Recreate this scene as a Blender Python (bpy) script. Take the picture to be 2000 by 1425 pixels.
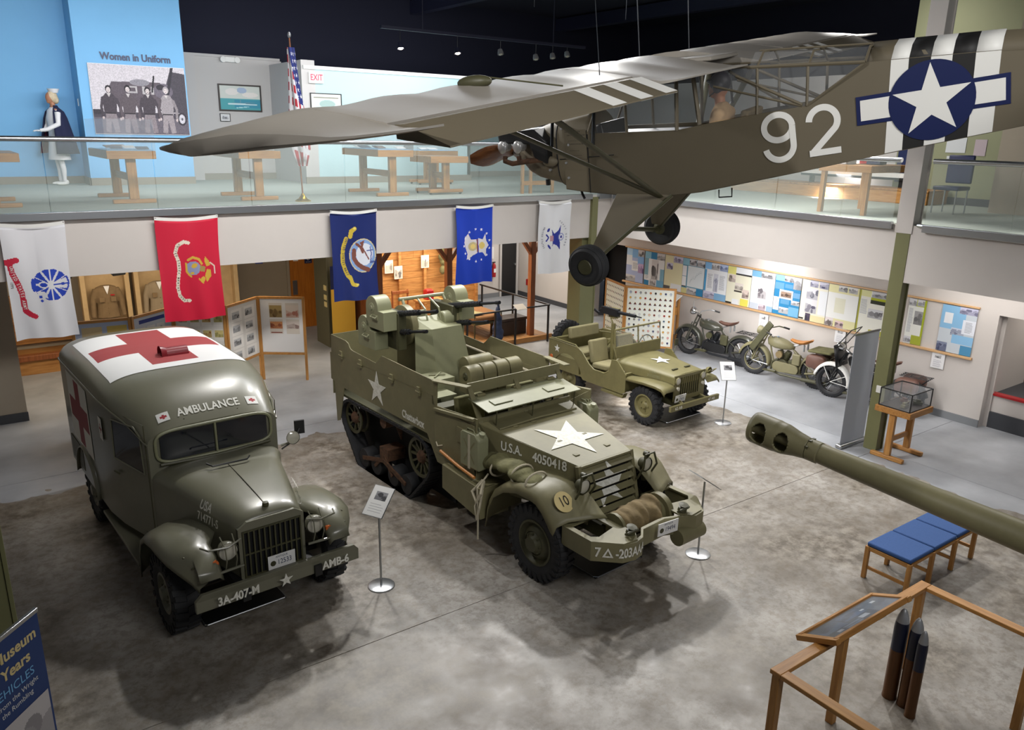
import bpy, bmesh, math, random
import numpy as np
from mathutils import Vector, Matrix, Euler
from mathutils.geometry import tessellate_polygon
for o in list(bpy.data.objects): bpy.data.objects.remove(o, do_unlink=True)
SC = bpy.context.scene
COL = SC.collection
PI = math.pi
R = math.radians
random.seed(7)
# ------------------------------------------------------------------ camera, world, lights, exposure
cam = bpy.data.cameras.new('camera'); camo = bpy.data.objects.new('camera', cam); COL.objects.link(camo)
cam.sensor_width = 36.0; cam.lens = 27.474; cam.clip_start = 0.05; cam.clip_end = 200
_F = Vector((0.5618, 0.7777, -0.2821)).normalized()
_R = Vector((0.8138, -0.5808, 0.0189)); _R = (_R - _F * _R.dot(_F)).normalized()
_U = _R.cross(_F)
camo.matrix_world = Matrix(((_R.x, _U.x, -_F.x, 0), (_R.y, _U.y, -_F.y, 0), (_R.z, _U.z, -_F.z, 5.028), (0, 0, 0, 1)))
SC.camera = camo
SC.view_settings.view_transform = 'Standard'
try: SC.view_settings.look = 'None'
except Exception: pass
SC.view_settings.exposure = 1.35
SC.view_settings.gamma = 1.0
SC.view_settings.use_curve_mapping = False
w = bpy.data.worlds.new('world'); SC.world = w; w.use_nodes = True
w.node_tree.nodes['Background'].inputs[0].default_value = (0.62, 0.68, 0.80, 1)
w.node_tree.nodes['Background'].inputs[1].default_value = 0.06
def area(name, loc, target, sx, sy, power, col=(1, 1, 1), spread=180):
    l = bpy.data.lights.new(name, 'AREA'); l.shape = 'RECTANGLE'; l.size = sx; l.size_y = sy; l.energy = power; l.color = col
    l.spread = R(spread)
    o = bpy.data.objects.new(name, l); COL.objects.link(o); o.location = loc
    o.rotation_euler = (Vector(target) - Vector(loc)).to_track_quat('-Z', 'Y').to_euler(); return o
def spot(name, loc, target, power, ang, col=(1, 1, 1), blend=.6, rad=.08):
    l = bpy.data.lights.new(name, 'SPOT'); l.energy = power; l.spot_size = R(ang); l.spot_blend = blend; l.color = col; l.shadow_soft_size = rad
    o = bpy.data.objects.new(name, l); COL.objects.link(o); o.location = loc
    o.rotation_euler = (Vector(target) - Vector(loc)).to_track_quat('-Z', 'Y').to_euler(); return o
COOL = (0.93, 0.96, 1.0); WARM = (1.0, 0.80, 0.58)
area('hall_light_and_fill', (9.0, 12.6, 8.3), (7.6, 9.0, 0), 7, 1.2, 120, COOL)
area('hall_light_and_fill', (4.0, -1.5, 7.4), (6.0, 13, 3.0), 4, 2, 60, (1, .98, .95), spread=110)  # added front fill from the camera side
for x, y, tx, ty, tz, p, an in ((12.0, 11.6, 9.4, 7.2, 0, 520, 62), (9.0, 12.5, 5.8, 8.0, 1, 480, 58), (4.5, 12.4, 2.3, 9.3, 2, 380, 62), (6.6, 11.8, 4.4, 5.2, 0, 380, 60),
        (12.9, 8.6, 9.2, 4.4, 0, 430, 66), (13.2, 4.2, 10.5, 2.0, 0, 300, 70), (10.6, 12.8, 11.5, 9.4, 0, 300, 62), (2.6, 12.4, 5.9, 7.6, 4.9, 380, 40), (-1.5, 4.2, 6.6, 5.0, 4.4, 330, 52), (1.6, 9.0, 5.2, 9.0, 1.2, 210, 46), (9.2, 10.4, 5.4, 6.2, 5.7, 170, 40)):  # the closing entries are added fills for cowl, fuselage, half-track flank and wing
    spot('track_and_fill_light', (x, y, 7.5), (tx, ty, tz), p, an, (1, .97, .93), .7, .16)
area('gallery_light_and_fill', (7.0, 16.6, 6.5), (6.5, 20, 4.6), 10, 1.0, 82, (0.95, 0.97, 1.0))
spot('gallery_spot', (9.8, 16.8, 6.6), (9.6, 18.7, 5.6), 6, 80, (.9, .97, 1))
area('fascia_fill', (5.0, 6.5, 8.3), (5.0, 13.3, 3.3), 9, .8, 80, (1, .98, .96), spread=75)  # added fill that brightens the back balcony front
area('fascia_fill', (6.5, 9.0, 8.3), (12.3, 8.5, 3.4), .8, 7, 95, (1, .97, .95), spread=75)  # added fill for the right balcony front
area('gallery_light_and_fill', (1.2, 16.6, 6.9), (1.4, 20.3, 5.2), 3, .6, 18, COOL)  # extra fill added to lift the blue wall at the left
area('passage_fill', (16.4, 4.6, 2.8), (16.4, 4.6, 0), .8, 2, 12, (1, .93, .85))  # added fill so the passage does not go black
area('gallery_light_and_fill', (14.6, 9.0, 6.4), (16.5, 9.0, 4.2), 1.0, 5, 28, (1, .95, .88))
area('soffit_light', (14.3, 10.5, 2.78), (14.9, 10.5, 1.8), 0.35, 9.5, 95, (1.0, 0.97, 0.95))
area('soffit_light', (9.8, 16.9, 2.78), (9.8, 17.2, 0), 4.0, 1.6, 95, (1.0, 0.86, 0.66))
area('soffit_light', (3.0, 16.6, 2.78), (3.2, 17.4, 0), 5.0, 1.4, 62, (1.0, 0.83, 0.60))
area('soffit_light', (14.2, 18.2, 2.78), (14.2, 18.2, 0), 0.8, 3.0, 26, (1.0, 0.97, 0.92))
area('soffit_light', (14.0, 6.0, 2.78), (14.0, 6.0, 0), 1.2, 2.0, 16, (1.0, 0.96, 0.92))
# ------------------------------------------------------------------ materials
def lin(c):
    if isinstance(c, str):
        c = [int(c[i:i+2], 16) / 255 for i in (0, 2, 4)]
    return tuple((x / 12.92 if x <= .04045 else ((x + .055) / 1.055) ** 2.4) for x in c)
def mat(name, col, rough=.6, metal=0, spec=.5, var=0, vscale=6, col2=None, bump=0, bscale=60, emit=0, alpha=1, trans=0, ior=1.45, stretch=None, coat=0):
    m = bpy.data.materials.new(name); m.use_nodes = True; nt = m.node_tree; b = nt.nodes['Principled BSDF']
    c = lin(col); b.inputs['Base Color'].default_value = (*c, 1); b.inputs['Roughness'].default_value = rough
    b.inputs['Metallic'].default_value = metal; b.inputs['Specular IOR Level'].default_value = spec
    if coat: b.inputs['Coat Weight'].default_value = coat; b.inputs['Coat Roughness'].default_value = .15
    if trans: b.inputs['Transmission Weight'].default_value = trans; b.inputs['IOR'].default_value = ior
    if alpha < 1: b.inputs['Alpha'].default_value = alpha
    if emit: b.inputs['Emission Color'].default_value = (*c, 1); b.inputs['Emission Strength'].default_value = emit
    if var or col2 or bump:
        tc = nt.nodes.new('ShaderNodeTexCoord'); vec = tc.outputs['Object']
        if stretch:
            mp = nt.nodes.new('ShaderNodeMapping'); mp.inputs['Scale'].default_value = stretch; nt.links.new(vec, mp.inputs[0]); vec = mp.outputs[0]
    if var or col2:
        n = nt.nodes.new('ShaderNodeTexNoise'); n.inputs['Scale'].default_value = vscale; n.inputs['Detail'].default_value = 6; n.inputs['Roughness'].default_value = .62
        nt.links.new(vec, n.inputs['Vector'])
        rp = nt.nodes.new('ShaderNodeValToRGB'); rp.color_ramp.elements[0].position = .32; rp.color_ramp.elements[1].position = .70
        c2 = lin(col2) if col2 else tuple(x * (1 - var) for x in c)
        c1 = c if col2 else tuple(min(1, x * (1 + var * .5)) for x in c)
        rp.color_ramp.elements[0].color = (*c2, 1); rp.color_ramp.elements[1].color = (*c1, 1)
        nt.links.new(n.outputs['Fac'], rp.inputs[0]); nt.links.new(rp.outputs[0], b.inputs['Base Color'])
    if bump:
        n2 = nt.nodes.new('ShaderNodeTexNoise'); n2.inputs['Scale'].default_value = bscale; n2.inputs['Detail'].default_value = 3
        nt.links.new(vec, n2.inputs['Vector'])
        bp = nt.nodes.new('ShaderNodeBump'); bp.inputs['Strength'].default_value = bump; bp.inputs['Distance'].default_value = .02
        nt.links.new(n2.outputs['Fac'], bp.inputs['Height']); nt.links.new(bp.outputs[0], b.inputs['Normal'])
    return m
def wood(name, c1, c2, axis=0, rough=.45, scale=3):
    st = [9, 9, 9]; st[axis] = .8
    return mat(name, c1, rough=rough, col2=c2, vscale=scale, stretch=tuple(st), bump=.08, bscale=12)
def print_mat():
    m = bpy.data.materials.new('printed'); m.use_nodes = True; nt = m.node_tree; b = nt.nodes['Principled BSDF']
    a = nt.nodes.new('ShaderNodeAttribute'); a.attribute_name = 'ink'; nt.links.new(a.outputs['Color'], b.inputs['Base Color'])
    b.inputs['Roughness'].default_value = .55; b.inputs['Specular IOR Level'].default_value = .3; return m
M = dict(
 od=mat('olive_paint', '7a7556', .48, var=.16, vscale=3, bump=.04, bscale=40),
 odl=mat('pale_olive_paint', '86876a', .45, var=.10, vscale=4),
 odd=mat('dark_olive_paint', '47462f', .5, var=.2, vscale=5),
 amb=mat('ambulance_olive', '6e6d5c', .34, var=.08, vscale=1.6, coat=.25),
 jeep=mat('jeep_olive', '77714a', .5, var=.15, vscale=5),
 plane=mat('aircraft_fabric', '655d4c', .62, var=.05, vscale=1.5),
 planelit=mat('aircraft_fabric_lit', '8f8a82', .5, var=.06, vscale=1.5),  # same fabric, lightened to put the light on the wing tops into the colour
 rubber=mat('rubber', '26272a', .75, var=.25, vscale=9, bump=.1),
 track=mat('track_rubber', '1d1e22', .7, var=.3, vscale=14),
 black=mat('black_metal', '17181a', .42),
 gun=mat('gun_metal', '2b2d31', .38, metal=.5),
 steel=mat('brushed_steel', 'b4b7ba', .28, metal=.9),
 chrome=mat('chrome', 'dadada', .12, metal=1),
 alu=mat('cast_aluminium', 'c9c9c9', .3, metal=.6),
 rust=mat('rusty_metal', '6a4a33', .8, col2='3a2a20', vscale=18),
 white=mat('white_paint', 'e4e4e0', .5),
 whitew=mat('worn_white_paint', 'efefe8', .6, col2='c6c5b8', vscale=26),
 red=mat('red_cross_paint', '9c3a3c', .45, var=.06, vscale=4),
 redb=mat('red_gloss', 'a81c22', .3),
 dred=mat('dark_red_paint', '7c1f28', .35),
 navy=mat('insignia_blue', '14204f', .4),
 ink=mat('black_ink', '151515', .6),
 wall=mat('beige_wall_paint', 'cdc7c2', .8, var=.02, vscale=2),
 taupe=mat('taupe_wall_paint', 'a59a8a', .85, var=.04, vscale=2),
 blue=mat('sky_blue_wall_paint', '7cb9e6', .7, var=.02, vscale=2),
 lblue=mat('pale_blue_wall_paint', 'b5d3d8', .75),
 gwall=mat('grey_wall_paint', 'bfbcba', .8),
 green=mat('sage_wall_paint', '8d9073', .8),
 base=mat('grey_baseboard_vinyl', '7d8084', .6),
 gbase=mat('brown_grey_baseboard_vinyl', '8b8578', .6),
 bbase=mat('dark_baseboard_vinyl', '3f4146', .6),
 ocol=mat('olive_column_paint', '74744f', .5, var=.03),
 odark=mat('dark_olive_column_paint', '5f5c48', .6, var=.03),
 carpet=mat('pale_green_carpet', 'a9b1a8', .95, var=.10, vscale=60),
 ceil=mat('dark_ceiling_paint', '15172a', .9),
 duct=mat('dark_duct', '20233a', .6),
 oak=wood('oak', 'c08a4a', '9c6a32', 0),
 oakz=wood('oak_upright', 'c49150', 'a06c34', 2),
 oaky=wood('oak_rail', 'c89452', 'a36f36', 1),
 lathe=wood('pale_wood_trim', 'd9b384', 'c0966a', 1),
 timber=wood('brown_timber', '9a5c34', '744022', 2),
 pine=wood('pine_board', 'c08e54', '8a5a2a', 0, rough=.7, scale=2),
 ply=wood('platform_board', 'a87c4c', '7c5830', 1, rough=.6),
 odoor=wood('orange_door_wood', 'c47a28', 'a8621c', 2),
 canvas=mat('brown_canvas', '7c6b4a', .9, var=.25, vscale=8, bump=.5, bscale=14),
 ocanvas=mat('olive_canvas', '6a6846', .9, var=.25, vscale=8, bump=.5, bscale=14),
 strap=mat('webbing_strap', 'b3ab95', .9),
 seat=mat('seat_canvas', '8d8663', .9, var=.1),
 leather=mat('brown_leather', '6b4b40', .5, var=.2),
 tan=mat('tan_leather', 'b87a3c', .5),
 skin=mat('mannequin_skin', 'b07a5c', .5),
 pale=mat('pale_fabric', 'e3e2e4', .8, var=.05),
 cape=mat('navy_wool', '1c2140', .9),
 capel=mat('maroon_lining', '5a2338', .9),
 hair=mat('blonde_hair', 'd6c3a4', .6, var=.2, vscale=30),
 khaki=mat('khaki_wool', '7a6448', .9, var=.12, vscale=10),
 bluef=mat('blue_upholstery', '34568e', .85, var=.10, vscale=40, bump=.1),
 brass=mat('brass_shell_case', '6b4a30', .35, metal=.6, var=.3, vscale=3, stretch=(6,6,.4)),
 shellb=mat('dark_blue_shell_paint', '1d2136', .4),
 silver=mat('silver_nose', 'a3a5a8', .4, metal=.4),
 yellow=mat('yellow_banner', 'e0b13a', .6),
 bannerb=mat('banner_blue', '1d3a72', .5),
 bannerw=mat('banner_grey', 'b9bfcb', .5),
 glass=mat('clear_glass', 'dfeee8', .03, alpha=.13, spec=.6),
 dglass=mat('dark_glass', '12161f', .06, spec=.8),
 pglass=mat('plexiglass', 'd8dde2', .05, alpha=.10, spec=.7),
 lamp=mat('lamp_lens', 'b9b6a8', .06, spec=.9),
 lampon=mat('lit_lamp', 'ffeed0', .3, emit=9),
 amber=mat('amber_reflector', 'c8642c', .2),
 prop=wood('propeller_wood', '8a5a36', '54301e', 1, rough=.2),
 denim=mat('navy_canvas', '33415f', .9, var=.2, bump=.4, bscale=16),
 trunk=mat('dark_brown_trunk', '2f2622', .5, var=.2),
 blanket=mat('brown_blanket', '7a5634', .95, var=.15),
 cream=mat('cream_case_wood', 'b79c74', .6, var=.1),
 dark=mat('dark_recess', '0c0d10', .9),  # near-black; also puts shade into the doorway and behind the tracks
 yell=mat('insignia_yellow', 'd8c58c', .6),
 exit=mat('exit_sign_face', 'e9d2d2', .5, emit=.12),
 exitr=mat('exit_letters', 'c8304c', .5, emit=.12),
 paper=mat('white_paper', 'e6e6e4', .7),
)
PRT = print_mat()
# concrete floor
def floor_mat():
    m = bpy.data.materials.new('stained_concrete'); m.use_nodes = True; nt = m.node_tree; b = nt.nodes['Principled BSDF']; N = nt.nodes.new; Lk = nt.links.new
    g = N('ShaderNodeNewGeometry'); sep = N('ShaderNodeSeparateXYZ'); Lk(g.outputs['Position'], sep.inputs[0])
    def noise(s, d=6, r=.6):
        n = N('ShaderNodeTexNoise'); n.inputs['Scale'].default_value = s; n.inputs['Detail'].default_value = d; n.inputs['Roughness'].default_value = r; Lk(g.outputs['Position'], n.inputs['Vector']); return n.outputs['Fac']
    def ramp(f, p0, p1, c0, c1):
        r = N('ShaderNodeValToRGB'); r.color_ramp.elements[0].position = p0; r.color_ramp.elements[1].position = p1
        r.color_ramp.elements[0].color = (*c0, 1); r.color_ramp.elements[1].color = (*c1, 1); Lk(f, r.inputs[0]); return r.outputs[0]
    def mix(f, a, bb):
        x = N('ShaderNodeMix'); x.data_type = 'RGBA'; Lk(f, x.inputs[0]); Lk(a, x.inputs[6]); Lk(bb, x.inputs[7]); return x.outputs[2]
    def mth(op, a, bb):
        x = N('ShaderNodeMath'); x.operation = op
        for i, q in enumerate((a, bb)):
            if isinstance(q, (int, float)): x.inputs[i].default_value = q
            else: Lk(q, x.inputs[i])
        return x.outputs[0]
    old = ramp(noise(.7, 8, .65), .34, .62, lin('686055'), lin('a5a19b'))
    brown = ramp(noise(5, 6, .7), .40, .62, lin('4a3f30'), lin('938c80'))
    old = mix(ramp(noise(9, 8, .75), .46, .58, (0, 0, 0), (.42, .42, .42)), old, ramp(noise(3, 4, .6), .3, .7, lin('3b3226'), lin('6b5a40')))
    old2 = mix(ramp(noise(.55, 4, .6), .45, .60, (0, 0, 0), (.8, .8, .8)), old, brown)
    new = ramp(noise(1.2, 5, .5), .3, .7, lin('8c8f94'), lin('a6a9ae'))
    # the stained slab ends along a wavering line; beyond it the floor is newer and paler
    wob = mth('MULTIPLY', mth('SUBTRACT', noise(1.4, 3, .5), .5), 1.6)
    edge = mth('SUBTRACT', mth('ADD', mth('MULTIPLY', sep.outputs[0], 0.62), wob), mth('MULTIPLY', mth('ABSOLUTE', mth('SUBTRACT', sep.outputs[1], 5.5), 0), .0))
    a = mth('GREATER_THAN', mth('ADD', sep.outputs[0], mth('MULTIPLY', wob, .5)), 11.75)
    c = mth('GREATER_THAN', mth('ADD', sep.outputs[1], mth('MULTIPLY', wob, .6)), 12.1)
    sel = mth('MAXIMUM', a, c)
    col = mix(sel, old2, new); Lk(col, b.inputs['Base Color'])
    rr = ramp(noise(2.5, 5, .6), .3, .7, (.34,) * 3, (.58,) * 3); Lk(rr, b.inputs['Roughness'])
    b.inputs['Specular IOR Level'].default_value = .5
    return m
M['floor'] = floor_mat()
# ------------------------------------------------------------------ mesh builder
def basis(d):
    d = Vector(d).normalized(); a = Vector((0, 0, 1)) if abs(d.z) < .9 else Vector((1, 0, 0))
    u = d.cross(a).normalized(); v = d.cross(u).normalized(); return u, v
class MB:
    def __init__(s): s.v = []; s.f = []
    def add(s, vs, fs):
        n = len(s.v); s.v += [tuple(q) for q in vs]; s.f += [tuple(i + n for i in f) for f in fs]; return s
    def hexa(s, p): return s.add(p, [(0, 3, 2, 1), (4, 5, 6, 7), (0, 1, 5, 4), (1, 2, 6, 5), (2, 3, 7, 6), (3, 0, 4, 7)])
    def box(s, x0, x1, y0, y1, z0, z1):
        return s.hexa([(x0, y0, z0), (x1, y0, z0), (x1, y1, z0), (x0, y1, z0), (x0, y0, z1), (x1, y0, z1), (x1, y1, z1), (x0, y1, z1)])
    def bx(s, c, d, rot=(0, 0, 0)):
        m = Euler(rot).to_matrix(); c = Vector(c)
        P = [(-1, -1, -1), (1, -1, -1), (1, 1, -1), (-1, 1, -1), (-1, -1, 1), (1, -1, 1), (1, 1, 1), (-1, 1, 1)]
        return s.hexa([c + m @ Vector((a * d[0] / 2, b * d[1] / 2, e * d[2] / 2)) for a, b, e in P])
    def bar(s, p0, p1, w, t, up=(0, 0, 1)):     # rectangular bar from p0 to p1: w across, t along up
        p0 = Vector(p0); p1 = Vector(p1); d = (p1 - p0).normalized(); u = Vector(up); x = d.cross(u)
        if x.length < 1e-4: x = d.cross(Vector((1, 0, 0)))
        x.normalize(); z = x.cross(d).normalized(); a = x * w / 2; b = z * t / 2
        return s.hexa([p0 - a - b, p0 + a - b, p1 + a - b, p1 - a - b, p0 - a + b, p0 + a + b, p1 + a + b, p1 - a + b])
    def cyl(s, p0, p1, r0, r1=None, n=16, caps=True):
        if r1 is None: r1 = r0
        p0 = Vector(p0); p1 = Vector(p1); u, v = basis(p1 - p0); vs = []
        for p, r in ((p0, r0), (p1, r1)):
            for i in range(n):
                t = 2 * PI * i / n; vs.append(p + u * (r * math.cos(t)) + v * (r * math.sin(t)))
        fs = [(i, (i + 1) % n, n + (i + 1) % n, n + i) for i in range(n)]
        if caps: fs += [tuple(range(n - 1, -1, -1)), tuple(range(n, 2 * n))]
        return s.add(vs, fs)
    def tube(s, path, r, n=8, caps=True, closed=False):
        P = [Vector(p) for p in path]; rings = []
        rs = r if isinstance(r, (list, tuple)) else [r] * len(P)
        u = None
        for i, p in enumerate(P):
            d = (P[min(i + 1, len(P) - 1)] - P[max(i - 1, 0)]).normalized()
            if u is None: u, v = basis(d)
            else: u = (u - d * u.dot(d)).normalized(); v = d.cross(u)
            rings.append([p + u * (rs[i] * math.cos(2 * PI * k / n)) + v * (rs[i] * math.sin(2 * PI * k / n)) for k in range(n)])
        return s.loft(rings, caps)
    def loft(s, rings, caps=True, wrap=True, closed=False):
        n = len(rings[0]); vs = [q for r in rings for q in r]; fs = []
        m = len(rings)
        for j in range(m if closed else m - 1):
            for i in range(n if wrap else n - 1):
                a = j * n + i; b = j * n + (i + 1) % n; jj = (j + 1) % m; c = jj * n + (i + 1) % n; d = jj * n + i
                fs.append((a, b, c, d))
        if caps and not closed: fs += [tuple(range(n - 1, -1, -1)), tuple(range((m - 1) * n, m * n))]
        return s.add(vs, fs)
    def lathe(s, prof, o=(0, 0, 0), axis=(0, 0, 1), n=24, caps=False):
        o = Vector(o); ax = Vector(axis).normalized(); u, v = basis(ax)
        rings = [[o + ax * h + u * (r * math.cos(2 * PI * k / n)) + v * (r * math.sin(2 * PI * k / n)) for k in range(n)] for r, h in prof]
        return s.loft(rings, caps)
    def ell(s, c, rad, n=14, m=9, rot=(0, 0, 0)):
        e = Euler(rot).to_matrix(); c = Vector(c); rings = []
        for j in range(1, m):
            t = PI * j / m
            rings.append([c + e @ Vector((rad[0] * math.sin(t) * math.cos(2 * PI * k / n), rad[1] * math.sin(t) * math.sin(2 * PI * k / n), -rad[2] * math.cos(t))) for k in range(n)])
        k0 = len(s.v); s.loft(rings, caps=False)
        a = len(s.v); s.v.append(tuple(c + e @ Vector((0, 0, -rad[2])))); s.v.append(tuple(c + e @ Vector((0, 0, rad[2]))))
        for i in range(n):
            s.f.append((k0 + (i + 1) % n, k0 + i, a)); s.f.append((a - n + i, a - n + (i + 1) % n, a + 1))
        return s
    def prism(s, poly, pl, a, b, holes=()):
        # extrude a 2-D outline; pl: 'xz' extrudes in y, 'xy' in z, 'yz' in x, or a function (u,v,w)->point
        fn = pl if callable(pl) else {'xz': lambda u, v, w: (u, w, v), 'xy': lambda u, v, w: (u, v, w), 'yz': lambda u, v, w: (w, u, v)}[pl]
        loops = [list(poly)] + [list(h) for h in holes]
        tri = tessellate_polygon([[Vector((p[0], p[1], 0)) for p in l] for l in loops])
        flat = [p for l in loops for p in l]; n = len(flat); k = len(s.v)
        s.v += [tuple(fn(p[0], p[1], a)) for p in flat] + [tuple(fn(p[0], p[1], b)) for p in flat]
        for t in tri: s.f.append((k + t[0], k + t[1], k + t[2])); s.f.append((k + n + t[2], k + n + t[1], k + n + t[0]))
        o = 0
        for l in loops:
            m = len(l)
            for i in range(m):
                s.f.append((k + o + i, k + o + (i + 1) % m, k + n + o + (i + 1) % m, k + n + o + i))
            o += m
        return s
    def grid(s, fn, nu, nv):
        vs = [fn(i / nu, j / nv) for j in range(nv + 1) for i in range(nu + 1)]
        fs = [(j * (nu + 1) + i, j * (nu + 1) + i + 1, (j + 1) * (nu + 1) + i + 1, (j + 1) * (nu + 1) + i) for j in range(nv) for i in range(nu)]
        return s.add(vs, fs)
    def mesh(s, name, m, smooth=True, ang=35, recalc=True):
        me = bpy.data.meshes.new(name); me.from_pydata(s.v, [], s.f)
        if recalc:
            bm = bmesh.new(); bm.from_mesh(me); bmesh.ops.recalc_face_normals(bm, faces=bm.faces); bm.to_mesh(me); bm.free()
        me.materials.append(m)
        if smooth:
            me.polygons.foreach_set('use_smooth', [True] * len(me.polygons)); me.set_sharp_from_angle(angle=R(ang))
        me.update(); return me
    def build(s, name, m, parent=None, smooth=True, ang=35, bevel=0, solid=0, recalc=True, sub=0, remesh=0):
        me = s.mesh(name, M[m] if isinstance(m, str) else m, smooth, ang, recalc)
        o = bpy.data.objects.new(name, me); COL.objects.link(o)
        if parent: o.parent = parent
        if remesh:
            d = o.modifiers.new('remesh', 'REMESH'); d.mode = 'VOXEL'; d.voxel_size = remesh; d.use_smooth_shade = True
            d2 = o.modifiers.new('smooth', 'SMOOTH'); d2.iterations = 4; d2.factor = .6
        if solid: d = o.modifiers.new('solid', 'SOLIDIFY'); d.thickness = solid; d.offset = 0
        if sub: d = o.modifiers.new('sub', 'SUBSURF'); d.levels = sub; d.render_levels = sub
        if bevel:
            d = o.modifiers.new('bevel', 'BEVEL'); d.width = bevel; d.segments = 2; d.limit_method = 'ANGLE'; d.angle_limit = R(40)
        return o
def tag(o, label, cat, group=None, kind=None):
    o['label'] = label; o['category'] = cat
    if group: o['group'] = group
    if kind: o['kind'] = kind
    return o
def thing(name, label, cat, loc=(0, 0, 0), rz=0, group=None, rot=None):
    o = bpy.data.objects.new(name, None); COL.objects.link(o); o.empty_display_size = .2
    o.location = loc; o.rotation_euler = rot if rot else (0, 0, rz); tag(o, label, cat, group); return o
def struct(o): o['kind'] = 'structure'; return o
def copy_tree(src, loc=None, rz=None, label=None, group=None):
    c = src.copy(); COL.objects.link(c)
    for ch in src.children:
        d = ch.copy(); COL.objects.link(d); d.parent = c
        for g in ch.children:
            e = g.copy(); COL.objects.link(e); e.parent = d
    if loc is not None: c.location = loc
    if rz is not None: c.rotation_euler = (0, 0, rz)
    if label: c['label'] = label
    if group: c['group'] = group
    return c
def rect(x0, x1, y0, y1): return [(x0, y0), (x1, y0), (x1, y1), (x0, y1)]
def starpts(r, cx=0, cy=0, rot=PI / 2, k=.382):
    return [(cx + (r if i % 2 == 0 else r * k) * math.cos(rot + i * PI / 5), cy + (r if i % 2 == 0 else r * k) * math.sin(rot + i * PI / 5)) for i in range(10)]
def ngon(r, n=32, cx=0, cy=0): return [(cx + r * math.cos(2 * PI * i / n), cy + r * math.sin(2 * PI * i / n)) for i in range(n)]
def frame(o, x, y):         # matrix of a decal plane: origin, reading direction, up direction
    x = Vector(x).normalized(); y = Vector(y); y = (y - x * y.dot(x)).normalized(); z = x.cross(y)
    return Matrix(((x.x, y.x, z.x, o[0]), (x.y, y.y, z.y, o[1]), (x.z, y.z, z.z, o[2]), (0, 0, 0, 1)))
_tc = {}
def text_verts(s, size, width=1.0, space=1.0, bold=0):
    key = (s, size, width, space, bold)
    if key in _tc: return _tc[key]
    cu = bpy.data.curves.new('t', 'FONT'); cu.body = s; cu.size = size; cu.align_x = 'CENTER'; cu.align_y = 'CENTER'; cu.extrude = 0; cu.space_character = space
    cu.resolution_u = 3; cu.offset = bold
    o = bpy.data.objects.new('t', cu); COL.objects.link(o)
    dg = bpy.context.evaluated_depsgraph_get(); dg.update()
    me = o.evaluated_get(dg).to_mesh()
    vs = [(v.co.x * width, v.co.y) for v in me.vertices]; fs = [tuple(p.vertices) for p in me.polygons]
    o.evaluated_get(dg).to_mesh_clear(); bpy.data.objects.remove(o, do_unlink=True); bpy.data.curves.remove(cu)
    _tc[key] = (vs, fs); return _tc[key]
def text(s, size, m, parent, mtx=None, fn=None, width=1.0, space=1.0, name='lettering', off=.003, bold=0):
    vs, fs = text_verts(s, size, width, space, bold); b = MB()
    if fn is None: b.add([mtx @ Vector((x, y, off)) for x, y in vs], fs)
    else: b.add([fn(x, y) for x, y in vs], fs)
    return b.build(name, m, parent, smooth=False, recalc=False)
def decal(poly, m, parent, mtx, name='marking', off=.002, th=.002, holes=()):
    b = MB(); b.prism(poly, lambda u, v, w: mtx @ Vector((u, v, w)), off, off + th, holes); return b.build(name, m, parent, smooth=False)
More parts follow.
